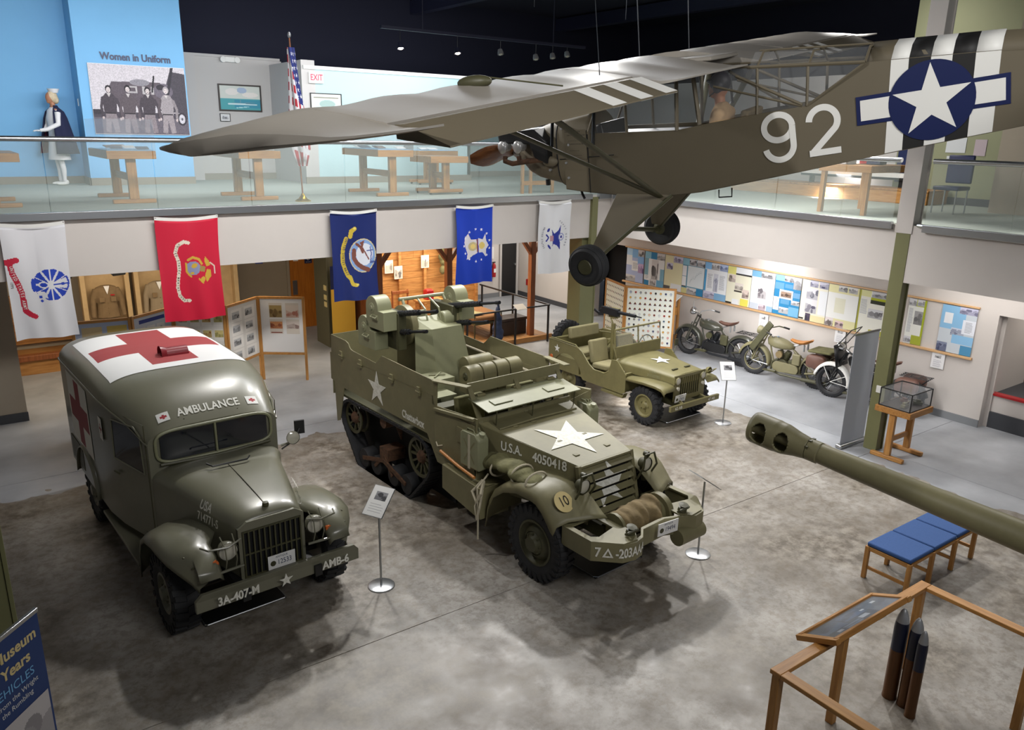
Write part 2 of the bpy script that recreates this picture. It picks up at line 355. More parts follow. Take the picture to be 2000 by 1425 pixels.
# ------------------------------------------------------------------ printed surfaces (flat print kept as face colours on a fine grid)
class Canvas:
    def __init__(s, w, h, res, bg):
        s.w, s.h = w, h; s.nx = max(1, int(round(w / res))); s.ny = max(1, int(round(h / res)))
        s.a = np.zeros((s.ny, s.nx, 3)) + np.array(lin(bg))
        s.X, s.Y = np.meshgrid((np.arange(s.nx) + .5) / s.nx * w, (np.arange(s.ny) + .5) / s.ny * h)
    def put(s, mask, c): s.a[mask] = np.array(lin(c)); return s
    def rect(s, x0, x1, y0, y1, c): return s.put((s.X >= x0) & (s.X < x1) & (s.Y >= y0) & (s.Y < y1), c)
    def ell(s, cx, cy, rx, ry, c, ang=0):
        ca, sa = math.cos(ang), math.sin(ang); dx, dy = s.X - cx, s.Y - cy
        return s.put(((dx * ca + dy * sa) / rx) ** 2 + ((-dx * sa + dy * ca) / ry) ** 2 < 1, c)
    def pmask(s, P):
        m = np.zeros(s.X.shape, bool); n = len(P)
        for i in range(n):
            x0, y0 = P[i]; x1, y1 = P[(i + 1) % n]
            if y0 == y1: continue
            c = ((s.Y >= min(y0, y1)) & (s.Y < max(y0, y1))) & (s.X < x0 + (s.Y - y0) / (y1 - y0) * (x1 - x0)); m ^= c
        return m
    def poly(s, P, c): return s.put(s.pmask(P), c)
    def line(s, P, wd, c):
        m = np.zeros(s.X.shape, bool)
        for (x0, y0), (x1, y1) in zip(P, P[1:]):
            d2 = (x1 - x0) ** 2 + (y1 - y0) ** 2 + 1e-12; t = np.clip(((s.X - x0) * (x1 - x0) + (s.Y - y0) * (y1 - y0)) / d2, 0, 1)
            m |= (s.X - x0 - t * (x1 - x0)) ** 2 + (s.Y - y0 - t * (y1 - y0)) ** 2 < wd * wd / 4
        return s.put(m, c)
    def noise(s, amt, seed=1, cell=1, mask=None):
        r = np.random.RandomState(seed); g = r.rand(s.ny // cell + 2, s.nx // cell + 2)
        g = np.kron(g, np.ones((cell, cell)))[:s.ny, :s.nx]; k = (1 + amt * (g - .5) * 2)[..., None]
        s.a = np.where(mask[..., None], s.a * k, s.a) if mask is not None else s.a * k; return s
    def photo(s, x0, x1, y0, y1, seed, dark='2c2a30', light='cfd0d4'):
        m = (s.X >= x0) & (s.X < x1) & (s.Y >= y0) & (s.Y < y1)
        if not m.any(): return s
        r = np.random.RandomState(seed); u = (s.X - x0) / (x1 - x0); v = (s.Y - y0) / (y1 - y0); f = np.where(v > .55 + .1 * np.sin(u * 5 + seed), .95, .62)
        for k in range(5):
            cx, cy, rx, ry = r.rand(), .15 + .5 * r.rand(), .08 + .18 * r.rand(), .08 + .22 * r.rand(); f = np.where(((u - cx) / rx) ** 2 + ((v - cy) / ry) ** 2 < 1, .1 + .5 * r.rand(), f)
        d, l = np.array(lin(dark)), np.array(lin(light)); c = d + (l - d) * f[..., None]; s.a = np.where(m[..., None], c, s.a); return s
    def lines(s, x0, x1, y0, y1, step, c='8c9098', wd=None):
        wd = wd or step * .35; y = y1 - step
        while y > y0:
            s.rect(x0, x0 + (x1 - x0) * (.75 + .25 * ((y * 37) % 1)), y, y + wd, c); y -= step
        return s
    def build(s, name, parent, fn, m=None, smooth=False, back=None, rough=None):
        # fn(u, v) in metres -> 3-D point (vectorised list)
        b = MB(); nx, ny = s.nx, s.ny
        b.v = [tuple(fn(i / nx * s.w, j / ny * s.h)) for j in range(ny + 1) for i in range(nx + 1)]
        b.f = [(j * (nx + 1) + i, j * (nx + 1) + i + 1, (j + 1) * (nx + 1) + i + 1, (j + 1) * (nx + 1) + i) for j in range(ny) for i in range(nx)]
        me = b.mesh(name, m or PRT, smooth, 180, False)
        at = me.attributes.new('ink', 'FLOAT_COLOR', 'FACE')
        c = np.ones((nx * ny, 4), np.float32); c[:, :3] = s.a.reshape(-1, 3); at.data.foreach_set('color', c.ravel())
        o = bpy.data.objects.new(name, me); COL.objects.link(o)
        if parent: o.parent = parent
        return o
def flat(mtx, off=.003): return lambda u, v: mtx @ Vector((u, v, off))
# ================================================================== THE SETTING
def sbox(name, m, *a, bevel=0, parent=None):
    o = MB().box(*a).build(name, m, parent, smooth=False, bevel=bevel)
    if not parent: struct(o)
    return o
fl = sbox('floor', 'bbase', -4, 20, -4, 21, -.2, -.012)
for x0, x1 in ((-4, 12.36), (12.36, 20)):
    for y0, y1 in ((-4, .1), (.1, 6.4), (6.4, 12.7), (12.7, 21)):
        MB().box(x0 + .004, x1 - .004, y0 + .004, y1 - .004, -.05, 0).build('slab', 'floor', fl, smooth=False, bevel=.002)
Z1, Z2 = 2.86, 3.79
sbox('mezzanine_slab', 'wall', -4, 20, 13.30, 21, Z1, Z2)
sbox('mezzanine_slab', 'wall', 12.26, 20, -4, 13.29, Z1 + .03, Z2)
sbox('floor_upper', 'carpet', -4, 20, 13.32, 21, Z2, Z2 + .012)
sbox('floor_upper', 'carpet', 12.3, 20, -4, 13.31, Z2, Z2 + .012)
# lower walls
sbox('wall_right', 'wall', 14.97, 15.15, 5.97, 15.46, 0, Z1)
sbox('wall_right', 'wall', 14.97, 15.15, 16.7, 20.5, 0, Z1)
sbox('wall_right', 'wall', 14.97, 15.15, 15.46, 16.7, 2.19, Z1)
d = sbox('doorway_shade', 'dark', 15.5, 15.54, 15.3, 16.9, 0, 2.3)  # black sheet behind the opening; the unlit doorway is put into its colour
sbox('baseboard_right', 'base', 14.945, 14.97, 5.97, 15.46, 0, .14); sbox('baseboard_right', 'bbase', 14.945, 14.97, 16.7, 20.5, 0, .14)
sbox('wall_back', 'wall', 11.9, 15.15, 20.5, 20.65, 0, Z1); sbox('baseboard_back', 'base', 11.9, 14.27, 20.475, 20.5, 0, .14)
sbox('wall_back', 'taupe', -4, 11.9, 19.75, 19.9, 0, Z1); sbox('baseboard_back', 'bbase', -4, 7.0, 19.725, 19.75, 0, .14)
sbox('wall_left', 'wall', -4.1, -4, -4, 21, 0, 8)
sbox('wall_left', 'taupe', -4, .67, 15.58, 15.75, 0, Z1); sbox('baseboard_left', 'bbase', -4, .68, 15.55, 15.58, 0, .16)
# right side opening: raised passage behind a low wall with a red coping
sbox('wall_right', 'wall', 14.97, 15.15, -4, 5.97, 2.12, Z1)
sbox('trim_1', 'wall', 15.15, 15.2, 5.9, 5.97, 0, 2.12)
sbox('wall_right', 'wall', 15.2, 15.3, -4, 5.95, .30, .61); sbox('baseboard_right', 'bbase', 15.16, 15.3, -4, 5.95, 0, .30)
sbox('trim_2', 'redb', 15.17, 15.32, -4, 5.95, .61, .65)
sbox('floor_passage', 'bbase', 15.3, 20, -4, 12, .5, .6)
sbox('wall_passage', 'taupe', 17.6, 17.75, -4, 12, .6, Z1); sbox('baseboard_passage', 'bbase', 17.57, 17.6, -4, 12, .6, .75)
sbox('wall_passage', 'wall', 15.32, 16.6, 5.97, 6.1, .6, Z1)
d = sbox('door_2', 'timber', 16.62, 17.6, 6.0, 6.05, .6, 2.12); MB().box(16.75, 16.85, 5.98, 6.0, 1.5, 1.62).build('door_handle', 'steel', d)
# doors at the back
def door(nm, x0, x1, y, z1, m, fr):
    d = struct(MB().box(x0, x1, y - .03, y, 0, z1).build(nm, m, None, bevel=.003))
    for a, b in ((x0 - .07, x0), (x1, x1 + .07)): MB().box(a, b, y - .06, y, 0, z1 + .06).build('door_frame', fr, d)
    MB().box(x0 - .07, x1 + .07, y - .06, y, z1, z1 + .07).build('door_frame', fr, d)
    return d
d = door('door_3', 14.28, 14.86, 20.49, 2.08, 'black', 'gwall')
MB().cyl((14.80, 20.40, 1.02), (14.80, 20.46, 1.02), .03).build('door_handle', 'steel', d)
text('USE', .10, 'white', d, frame((14.55, 20.455, 1.86), (1, 0, 0), (0, 0, 1))); text('ONLY', .10, 'white', d, frame((14.55, 20.455, 1.74), (1, 0, 0), (0, 0, 1)))
d = door('door_4', 7.05, 7.72, 19.74, 2.05, 'odoor', 'taupe')
MB().box(7.12, 7.24, 19.69, 19.71, .9, 1.28).build('push_plate', 'steel', d)
decal(rect(0, .2, 0, .26), 'navy', d, frame((7.47, 19.705, 1.70), (1, 0, 0), (0, 0, 1)), 'door_sign')
decal(rect(0, .13, 0, .12), 'white', d, frame((7.17, 19.705, 1.78), (1, 0, 0), (0, 0, 1)), 'door_sign')
s = MB().cyl((7.55, 19.698, 1.90), (7.55, 19.70, 1.90), .02).build('door_sign', 'white', d)
text('RESTROOM', .025, 'white', d, frame((7.57, 19.70, 1.735), (1, 0, 0), (0, 0, 1)))
c = Canvas(.1, .16, .008, '14204f'); c.line([(.03, .03), (.03, .1), (.07, .1), (.07, .04)], .014, 'e4e4e0').ell(.03, .13, .013, .013, 'e4e4e0').ell(.05, .05, .03, .03, 'e4e4e0').ell(.05, .05, .018, .018, '14204f')
c.build('door_sign', d, flat(frame((7.52, 19.695, 1.76), (1, 0, 0), (0, 0, 1))))
# columns
def column(nm, m, x0, x1, y0, y1, z0, z1, parent=None):
    b = MB(); t = .03; ym = (y0 + y1) / 2
    b.box(x0, x0 + t, y0, y1, z0, z1); b.box(x1 - t, x1, y0, y1, z0, z1); b.box(x0 + t, x1 - t, y0 + .02, y1 - .02, z0, z1)
    o = b.build(nm, m, parent, smooth=False, bevel=.004); return o if parent else struct(o)
column('column_right', 'ocol', 12.25, 12.47, 6.38, 6.61, 0, 3.66)
column('column_right', 'wall', 12.24, 12.50, 6.36, 6.63, 3.66, 8)
column('column_corner', 'ocol', 11.52, 11.98, 13.36, 13.8, 0, Z1); sbox('column_corner', 'ocol', 11.66, 11.82, 13.22, 13.32, Z1 - .3, 3.75)
column('column_left', 'ocol', -.42, -.01, 6.4, 6.8, 0, 8)
column('column_back', 'odark', 7.12, 7.58, 17.4, 18.18, 0, Z1)
o = MB().box(12.235, 12.25, 6.44, 6.53, 1.02, 1.14).build('wall_switch', 'white', None, bevel=.002); tag(o, 'white switch plate on the right-hand olive column', 'switch')
# upper walls
ZT = 6.9
sbox('wall_upper_blue', 'blue', -4, 2.72, 20.35, 20.5, Z2, 8); sbox('baseboard_upper', 'gbase', -4, 2.72, 20.32, 20.35, Z2, Z2 + .17)
p = sbox('wall_upper_blue', 'blue', 2.70, 4.87, 19.5, 20.9, Z2, 8); sbox('baseboard_upper', 'gbase', 2.68, 4.88, 19.47, 19.5, Z2, Z2 + .17); sbox('baseboard_upper', 'gbase', 2.67, 2.70, 19.47, 20.35, Z2, Z2 + .17)
sbox('wall_upper_back', 'gwall', 4.87, 7.6, 20.9, 21.0, Z2, 6.72); sbox('baseboard_upper', 'gbase', 4.88, 7.55, 20.87, 20.9, Z2, Z2 + .17)
sbox('wall_upper_back', 'gwall', 5.2, 5.45, 20.84, 20.9, Z2, 6.72)
sbox('wall_upper_pier', 'gwall', 7.28, 7.6, 18.7, 20.9, Z2, 6.62)
sbox('wall_upper_back', 'lblue', 7.6, 11.96, 18.7, 18.85, Z2, 6.42); sbox('wall_upper_pier', 'gwall', 7.26, 7.42, 18.68, 18.71, Z2, 6.62)
sbox('trim_3', 'white', 7.3, 12.0, 18.62, 18.9, 6.42, 6.5); sbox('baseboard_upper', 'gbase', 7.25, 11.98, 18.66, 18.70, Z2, Z2 + .17)
sbox('wall_upper_back', 'lblue', 11.96, 20, 20.4, 20.5, Z2, 6.5); sbox('baseboard_upper', 'gbase', 11.96, 20, 20.37, 20.4, Z2, Z2 + .17)
sbox('wall_upper_pier', 'lblue', 11.86, 11.96, 18.7, 20.4, Z2, 6.42)
sbox('wall_upper_dark', 'ceil', -4, 20, 20.98, 21.05, 6.5, 8.6)
sbox('wall_upper_right', 'green', 17.3, 17.4, -4, 9.6, Z2, 8); sbox('wall_upper_right', 'gwall', 17.3, 17.4, 9.6, 20.5, Z2, 6.5)
sbox('baseboard_upper', 'bbase', 17.27, 17.3, -4, 9.6, Z2, Z2 + .16)
sbox('wall_upper_right', 'taupe', 15.9, 16.1, 3.0, 6.9, Z2, 8)
sbox('ceiling', 'ceil', -4.2, 20, -4, 21.05, 8.6, 8.7)
sbox('wall_far_right', 'ceil', 19.9, 20, -4, 21, 0, 8.6)
for x in (1.0, 6.2, 11.4, 16.6): sbox('ceiling_beam', 'duct', x, x + .25, -4, 21, 8.2, 8.55)
sbox('trim_4', 'gwall', 4.9, 7.55, 20.85, 20.95, 6.72, 6.78)
# ------------------------------------------------------------------ railings
def railing(label, axis, fixed, a, b, zr, seams, zb=3.71, inset=.05, start_round=False):
    t = thing('glass_railing', label, 'railing', (0, 0, 0))
    P = (lambda u, w, z: (u, fixed + w, z)) if axis == 'x' else (lambda u, w, z: (fixed + w, u, z))
    def bxx(u0, u1, w0, w1, z0, z1):
        m = MB(); p = P(u0, w0, z0); q = P(u1, w1, z1); return m.box(min(p[0], q[0]), max(p[0], q[0]), min(p[1], q[1]), max(p[1], q[1]), z0, z1)
    bxx(a, b, -.05, .04, zb, zb + .115).build('base_channel', 'steel', t, bevel=.006)
    s = [a] + seams + [b]
    for u0, u1 in zip(s, s[1:]): bxx(u0 + .006, u1 - .006, -.006, .006, zb + .115, zr - .03).build('glass_panel', 'glass', t, smooth=False)
    MB().tube([P(a, 0, zr), P(b, 0, zr)], .038, 14).build('handrail', 'steel', t)
    return t
railing('long glass balustrade with steel handrail along the back balcony', 'x', 13.25, -4, 11.64, 4.85, [-.2, 1.26, 2.72, 4.18, 5.85, 7.3, 8.68, 10.1])
railing('short glass balustrade with steel handrail at the balcony corner', 'x', 13.25, 11.84, 12.2, 4.85, [])
railing('glass balustrade on the right balcony left of the beige column', 'y', 12.22, 6.68, 13.15, 4.77, [7.6, 8.9, 10.3, 11.7])
t = railing('glass balustrade on the right balcony right of the beige column', 'y', 12.22, -3.9, 6.18, 4.77, [0.3, 1.7, 3.2, 4.95])
MB().tube([(12.22, 6.18, 3.80), (12.24, 6.27, 3.80), (12.34, 6.30, 3.80)], .03, 8).build('rail_end', 'steel', t)
# ================================================================== VEHICLES
def wheel(par, c, side, Rr, w, rim, rm='od', lugs=26, hub=.09, name='wheel', tm='rubber', dish=.05, bolts=6, holes=0, z=None):
    # c = wheel centre; axis along y; side = -1 when the outer face looks to -y
    o = Vector(c); A = (0, side, 0); b = MB()
    b.lathe([(rim, -w * .4), (rim + .012, -w * .42), (rim + .012, w * .44), (rim - .012, w * .46), (rim - .03, w * .30), (rim * .82, w * .22), (rim * .55, w * .22 + dish), (hub * 1.3, w * .22 + dish * .8), (hub, w * .3 + dish), (hub * .8, w * .45 + dish), (.0005, w * .47 + dish)], o, A, 32)
    b.lathe([(rim, -w * .4), (.001, -w * .3)], o, A, 24)
    for k in range(bolts):
        a = 2 * PI * k / bolts; q = o + Vector((math.cos(a) * rim * .45, side * (w * .22 + dish), math.sin(a) * rim * .45)); b.cyl(q, q + Vector((0, side * .025, 0)), .012, n=6)
    wh = b.build(name, rm, par)
    t = MB(); h = w / 2
    t.lathe([(rim + .005, -h * .8), (rim + (Rr - rim) * .35, -h), (Rr - .05, -h * .98), (Rr - .018, -h * .82), (Rr - .012, 0), (Rr - .018, h * .82), (Rr - .05, h * .98), (rim + (Rr - rim) * .35, h), (rim + .005, h * .8)], o, A, 40)
    for k in range(lugs):
        a = 2 * PI * k / lugs
        for s2, da in ((1, 0), (-1, PI / lugs)):
            aa = a + da; e = Vector((math.cos(aa), 0, math.sin(aa))); tn = Vector((-math.sin(aa), 0, math.cos(aa)))
            cc = o + e * (Rr - .022) + Vector((0, s2 * h * .5, 0)); tw = PI * Rr / lugs * .95
            yv = Vector((0, h * .5, 0)); sl = tn * (tw * .25 * s2)
            P = []
            for ez in (-.02, .021):
                for ty, tx in ((-1, -1), (1, -1), (1, 1), (-1, 1)): P.append(cc + e * ez + yv * ty + tn * (tw * .5 * tx) + sl * ty)
            t.hexa(P)
            q = cc + Vector((0, s2 * h * .5, 0)) - e * .03; P = []
            for ez in (-.045, .03):
                for ty, tx in ((-.012, -1), (.008, -1), (.008, 1), (-.012, 1)): P.append(q + e * ez + Vector((0, s2 * ty, 0)) + tn * (tw * .4 * tx))
            t.hexa(P)
    t.build('tire', tm, wh)
    return wh
def plate_tag(par, num, mtx, w=.31, h=.155, top='ANTIQUE'):
    pl = decal(rect(-w / 2, w / 2, -h / 2, h / 2), 'paper', par, mtx, 'license_plate', 0, .008)
    text(num, h * .52, 'navy', pl, mtx @ Matrix.Translation((w * .10, -h * .08, 0)), width=.8, off=.0095)
    text(top, h * .2, 'navy', pl, mtx @ Matrix.Translation((0, h * .34, 0)), off=.0095)
    decal(ngon(h * .2, 12, -w * .32, -h * .08), 'odd', pl, mtx, 'marking', .009, .001)
    return pl
def chest(par, c, face=1, sc=1.0, rot=0):
    # ammunition chest with a rounded top, thin along y
    x, y, z = c; b = MB(); w, h, d = .30 * sc, .26 * sc, .20 * sc
    arc = [(x + w / 2 * math.cos(a), z + w / 2 * math.sin(a)) for a in [PI * i / 14 for i in range(15)]]
    out = arc + [(x - w / 2, z - h), (x + w * .95, z - h), (x + w * .95, z - .02), (x + w / 2, z - .02)]
    b.prism(out, 'xz', y - d / 2, y + d / 2); o = b.build('ammunition_chest', 'odl', par, bevel=.006)
    e = MB()
    for s in (-1, 1):
        e.lathe([(.075, 0), (.075, .006), (.045, .012), (.04, .006), (.03, .018), (.001, .02)], (x, y + s * d / 2, z), (0, s, 0), 20)
    e.build('spindle_cover', 'odl', o)
    g = MB(); yy = y - d / 2 - .012
    g.tube([(x + .02, yy, z - .10), (x + .02, yy - .03, z - .12), (x + .16, yy - .03, z - .12), (x + .16, yy, z - .10)], .009, 6); g.box(x + .01, x + .17, yy + .002, yy + .014, z - .16, z - .09)
    g.build('chest_handle', 'odl', o); return o
def mgun(par, base, d, L=.82):
    b = MB(); p = Vector(base); d = Vector(d).normalized()
    b.cyl(p - d * .42, p, .045, n=8); b.cyl(p, p + d * .42, .040, .038, 14); b.cyl(p + d * .42, p + d * L, .022, .019, 12); b.cyl(p + d * (L - .05), p + d * (L + .03), .026, n=12)
    o = b.build('machine_gun', 'gun', par)
    j = MB(); u, v = basis(d)
    for k in range(5):
        for a in range(6):
            t = 2 * PI * a / 6; q = p + d * (.07 + .075 * k) + (u * math.cos(t) + v * math.sin(t)) * .036
            j.cyl(q, q + (u * math.cos(t) + v * math.sin(t)) * .007, .014, n=8)
    j.build('cooling_jacket', 'black', o); return o
def jerrycan(par, c, rz=0, w=.36, d=.17, h=.47, strapm='strap'):
    m = Matrix.Translation(c) @ Matrix.Rotation(rz, 4, 'Z'); T = lambda q: m @ Vector(q)
    b = MB(); prof = [(-w / 2, 0), (w / 2, 0), (w / 2, h * .86), (w / 2 - .06, h), (-w / 2 + .03, h), (-w / 2, h * .93)]
    b.prism(prof, lambda u, v, q: T((u, q, v)), -d / 2, d / 2); o = b.build('fuel_can', 'odl', par, bevel=.022)
    e = MB()
    for yy in (-.045, 0, .045): e.tube([T((-.10, yy, h - .005)), T((-.08, yy, h + .035)), T((.04, yy, h + .035)), T((.06, yy, h - .005))], .009, 6)
    e.build('can_handle', 'odl', o)
    MB().cyl(T((.125, 0, h - .05)), T((.145, 0, h + .012)), .035, n=14).build('can_cap', 'odl', o)
    s = MB(); s.bx(T((0, 0, 0)), (.001, .001, .001))
    sb = MB(); 
    sb.hexa([T(q) for q in ((-.02, -d/2-.006, .0), (.02, -d/2-.006, .0), (.02, -d/2-.001, .0), (-.02, -d/2-.001, .0), (-.02, -d/2-.006, h*.95), (.02, -d/2-.006, h*.95), (.02, -d/2-.001, h*.95), (-.02, -d/2-.001, h*.95))])
    sb.build('can_strap', strapm, o)
    st = MB()
    for sx in (-1, 1):
        st.add([T(q) for q in ((-.11 * sx, -d / 2 - .002, .09), (-.09 * sx, -d / 2 - .002, .08), (.11 * sx, -d / 2 - .002, h * .78), (.09 * sx, -d / 2 - .002, h * .80))], [(0, 1, 2, 3)])
    st.build('pressed_rib', 'od', o); return o
# ------------------------------------------------------------------ HALF-TRACK
ht = thing('half_track', 'olive half-track gun carrier with tracks, gun turret and white bonnet star', 'half-track', (5.946, 6.494, 0), -1.506)
W_ = .98
# body sides
side = [(-4.95, 1.24), (-4.84, 1.22), (-4.80, .56), (-4.70, .60), (-4.52, 1.19), (-2.17, 1.17), (-1.93, .84), (-1.12, .84), (-1.06, 1.70), (-1.98, 1.62), (-2.03, 1.75), (-4.95, 1.68)]
for s in (-1, 1):
    b = MB(); b.prism(side, 'xz', s * W_, s * (W_ - .012)); b.build('side_armor', 'od', ht, smooth=False)
    up = [(-4.90, 1.68), (-4.88, 1.98), (-4.40, 1.975), (-4.32, 1.95), (-4.26, 1.88), (-4.20, 1.865), (-3.50, 1.835), (-3.44, 1.88), (-3.32, 1.985), (-2.0, 1.955), (-2.0, 1.745)]
    b = MB(); b.prism(up, 'xz', s * (W_ + .004), s * (W_ - .008)); f = b.build('folding_side_panel', 'od', ht, smooth=False)
    for x in (-4.55, -3.95, -3.05, -2.35):
        h = MB(); h.box(x - .035, x + .035, min(s * (W_ + .004), s * (W_ + .03)), max(s * (W_ + .004), s * (W_ + .03)), 1.66, 1.78); h.cyl((x - .05, s * (W_ + .02), 1.71), (x + .05, s * (W_ + .02), 1.71), .016, n=8); h.build('hinge', 'od', f)
    # cab window frame: sill, door, rail
    b = MB(); b.bar((-2.0, s * (W_ - .01), 1.955), (-1.42, s * .84, 1.99), .10, .018, (0, 0, 1)); b.bar((-2.0, s * (W_ - .01), 1.62), (-1.98, s * (W_ - .01), 1.96), .02, .10, (1, 0, 0)); b.build('cab_rail', 'od', ht, smooth=False)
    b = MB(); b.box(-1.97, -1.10, min(s * W_, s * (W_ + .012)), max(s * W_, s * (W_ + .012)), .98, 1.60)
    dd = b.build('cab_door', 'od', ht, smooth=False, bevel=.004)
    b = MB(); b.prism([(-1.96, 1.60), (-1.10, 1.70), (-1.10, 1.66), (-1.96, 1.56)], 'xz', s * W_, s * (W_ + .04)); b.box(-1.45, -1.20, min(s*(W_+.01), s * (W_ + .03)), max(s*(W_+.01), s * (W_ + .03)), 1.30, 1.50); b.build('door_plate', 'od', dd, smooth=False, bevel=.004)
    MB().tube([(-1.93, s * (W_ + .015), 1.13), (-1.86, s * (W_ + .04), 1.10), (-1.78, s * (W_ + .015), 1.13)], .009, 6).build('door_handle', 'strap', dd)
    # engine side: from windscreen to radiator
    b = MB(); P0, P1, P2, P3, P4 = (-1.06, s * .98, .84), (-1.10, s * .97, 1.68), (-1.28, s * .78, 1.53), (.17, s * .43, 1.36), (.17, s * .43, .74)
    P5 = (-1.10, s * .738, .70)
    b.add([P5, P2, P3, P4], [(0, 1, 2, 3)]); b.add([P0, P1, P2, P5], [(0, 1, 2, 3)]); b.build('engine_side_armor', 'od', ht, smooth=False, solid=.012)
    # mud guard
    arc = [(-.82, .50), (-.78, .76), (-.67, .95), (-.48, 1.09), (-.24, 1.17), (0, 1.18), (.12, 1.165), (.24, 1.10), (.34, 1.01), (.42, .93), (.47, .90)]
    rings = []
    for x, z in arc:
        fx = max(0, x) * .45; rings.append([(x + fx, s * .45, z + .03), (x + fx * .6, s * .62, z + .035), (x, s * .85, z + .01), (x - fx * .2, s * .99, z - .03), (x - fx * .3, s * 1.02, z - .13)])
    b = MB(); b.loft(rings, caps=False, wrap=False); b.build('mudguard', 'od', ht, solid=.012, ang=60)
    wheel(ht, (0, s * .83, .475), s, .475, .23, .27, 'odd', 28, .11, dish=.06, bolts=8, name='front_wheel')
for s in (1,):
    pass
MB().box(-4.92, -4.90, -.97, .97, 1.0, 1.97).build('tailgate', 'od', ht, smooth=False)
MB().box(-4.9, -1.2, -.95, .95, 1.02, 1.06).build('bed_floor', 'odd', ht, smooth=False)
MB().box(-2.02, -1.99, -.96, .96, 1.06, 1.5).build('cab_bulkhead', 'odd', ht, smooth=False)
b = MB(); b.box(-4.7, .6, -.42, -.34, .62, .78); b.box(-4.7, .6, .34, .42, .62, .78); b.box(-1.1, -.1, -.3, .3, .62, 1.1); b.cyl((0, -.8, .475), (0, .8, .475), .06); b.ell((0, .1, .475), (.17, .16, .17)); b.build('chassis', 'odd', ht)
# bonnet
b = MB(); b.add([(-1.28, -.78, 1.53), (-1.28, .78, 1.53), (-1.05, .72, 1.50), (-1.05, -.72, 1.50), (.17, .43, 1.365), (.17, -.43, 1.365)], [(0, 1, 2, 3), (3, 2, 4, 5)])
bon = b.build('bonnet', 'od', ht, smooth=False, solid=.012)
bm_ = frame((-.43, -.02, 1.437), (0, -1, 0), (1.22, 0, -.135))
def bontop(off=0): return frame((-.43, -.0, 1.4375), (0, -1, 0), (1.22, 0, -.135))
decal(starpts(.47), 'whitew', bon, bontop(), 'star_marking', .007, .002)
for x, y in ((-1.0, -.42), (-1.0, -.12), (-.05, -.26), (-.05, .26), (-.42, -.2), (-.42, .22)):
    zz = 1.50 - (x + 1.05) * .111; MB().box(x - .03, x + .03, y - .035, y + .035, zz + .004, zz + .016).build('bonnet_hinge', 'od', bon, bevel=.003)
b = MB(); b.tube([(-1.02, -.66, 1.51), (-1.02, 0, 1.53), (-1.02, .66, 1.51)], .014, 6); b.build('bonnet_seam', 'od', bon)
# radiator louvres
b = MB()
for s in (-1, 1): b.bar((.17, s * .44, 1.37), (.33, s * .44, .72), .05, .06, (1, 0, 0))
b.bar((.18, -.44, 1.355), (.18, .44, 1.355), .05, .03); b.bar((.33, -.44, .72), (.33, .44, .72), .05, .05); b.build('radiator_frame', 'od', ht, smooth=False, bevel=.004)
for k in range(6):
    t = (k + .55) / 6; x = .185 + .13 * t; z = 1.355 - .62 * t
    b = MB(); b.bx((x + .02, 0, z), (.012, .83, .078), (0, R(-54), 0)); lv = b.build('radiator_louvre', 'od', ht, smooth=False)
    # star slices painted on the louvres
    mt = frame((x + .02, 0, z), (0, 1, 0), Vector((math.sin(R(-54)), 0, math.cos(R(-54)))))
    S = [(a, q) for a, q in starpts(.30, 0, 1.07)]
    lo, hi = z - .039, z + .039
    def clip(P, zc, keep):
        out = []
        for i in range(len(P)):
            p, q = P[i], P[(i + 1) % len(P)]; ip, iq = keep(p[1]), keep(q[1])
            if ip: out.append(p)
            if ip != iq: u = (zc - p[1]) / (q[1] - p[1]); out.append((p[0] + u * (q[0] - p[0]), zc))
        return out
    Q = clip(clip(S, lo, lambda v: v >= lo), hi, lambda v: v <= hi)
    if len(Q) > 2:
        try: decal([(-p, (q - z)) for p, q in Q], 'whitew', lv, mt @ Matrix.Scale(-1, 4, (1, 0, 0)) , 'star_marking', .008, .0015)
        except Exception: pass
MB().box(.10, .15, -.40, .40, .72, 1.33).build('radiator_core', 'dark', ht, smooth=False)
# windscreen armour
def wsx(z): return -1.28 - (z - 1.53) * .62
b = MB()
for y in (-.75, 0, .75): b.bar((wsx(1.53), y, 1.53), (wsx(1.93), y, 1.93), .07, .02, (1, 0, 0))
b.bar((wsx(1.93), -.79, 1.93), (wsx(1.93), .79, 1.93), .02, .14, (0, 0, 1)); b.bar((wsx(1.56), -.79, 1.56), (wsx(1.56), .79, 1.56), .03, .06)
b.build('windscreen_frame', 'od', ht, smooth=False)
b = MB(); b.hexa([(-1.50, -.79, 1.80), (-1.08, -.79, 1.73), (-1.08, .79, 1.73), (-1.50, .79, 1.80), (-1.50, -.79, 1.812), (-1.08, -.79, 1.742), (-1.08, .79, 1.742), (-1.50, .79, 1.812)])
fl_ = b.build('windscreen_flap', 'odl', ht, smooth=False)
for y in (-.45, .45): MB().bx((-1.26, y, 1.781), (.13, .30, .012), (0, R(9.5), 0)).build('vision_hatch', 'odl', fl_, bevel=.003)
for y in (-.6, 0, .6): MB().bx((-1.49, y, 1.825), (.05, .12, .03), (0, R(9), 0)).build('hinge', 'od', fl_, bevel=.003)
for y in (-.62, -.02, .72): MB().tube([(-1.12, y, 1.735), (-1.14, y * 1.0, 1.51)], .008, 6).build('flap_prop', 'odd', ht)
for y in (-.45, .45): b = MB(); b.box(-1.9, -1.5, y - .22, y + .22, 1.06, 1.30); b.bx((-1.93, y, 1.45), (.10, .44, .45), (0, R(-8), 0)); b.build('cab_seat', 'ocanvas', ht, bevel=.02)
b = MB(); b.tube([(-1.45 + .02 * math.sin(t), .42 + .2 * math.cos(t), 1.56 + .16 * math.sin(t)) for t in [2 * PI * i / 24 for i in range(25)]], .013, 6, caps=False); b.tube([(-1.45, .42, 1.56), (-1.2, .42, 1.35)], .02, 6)
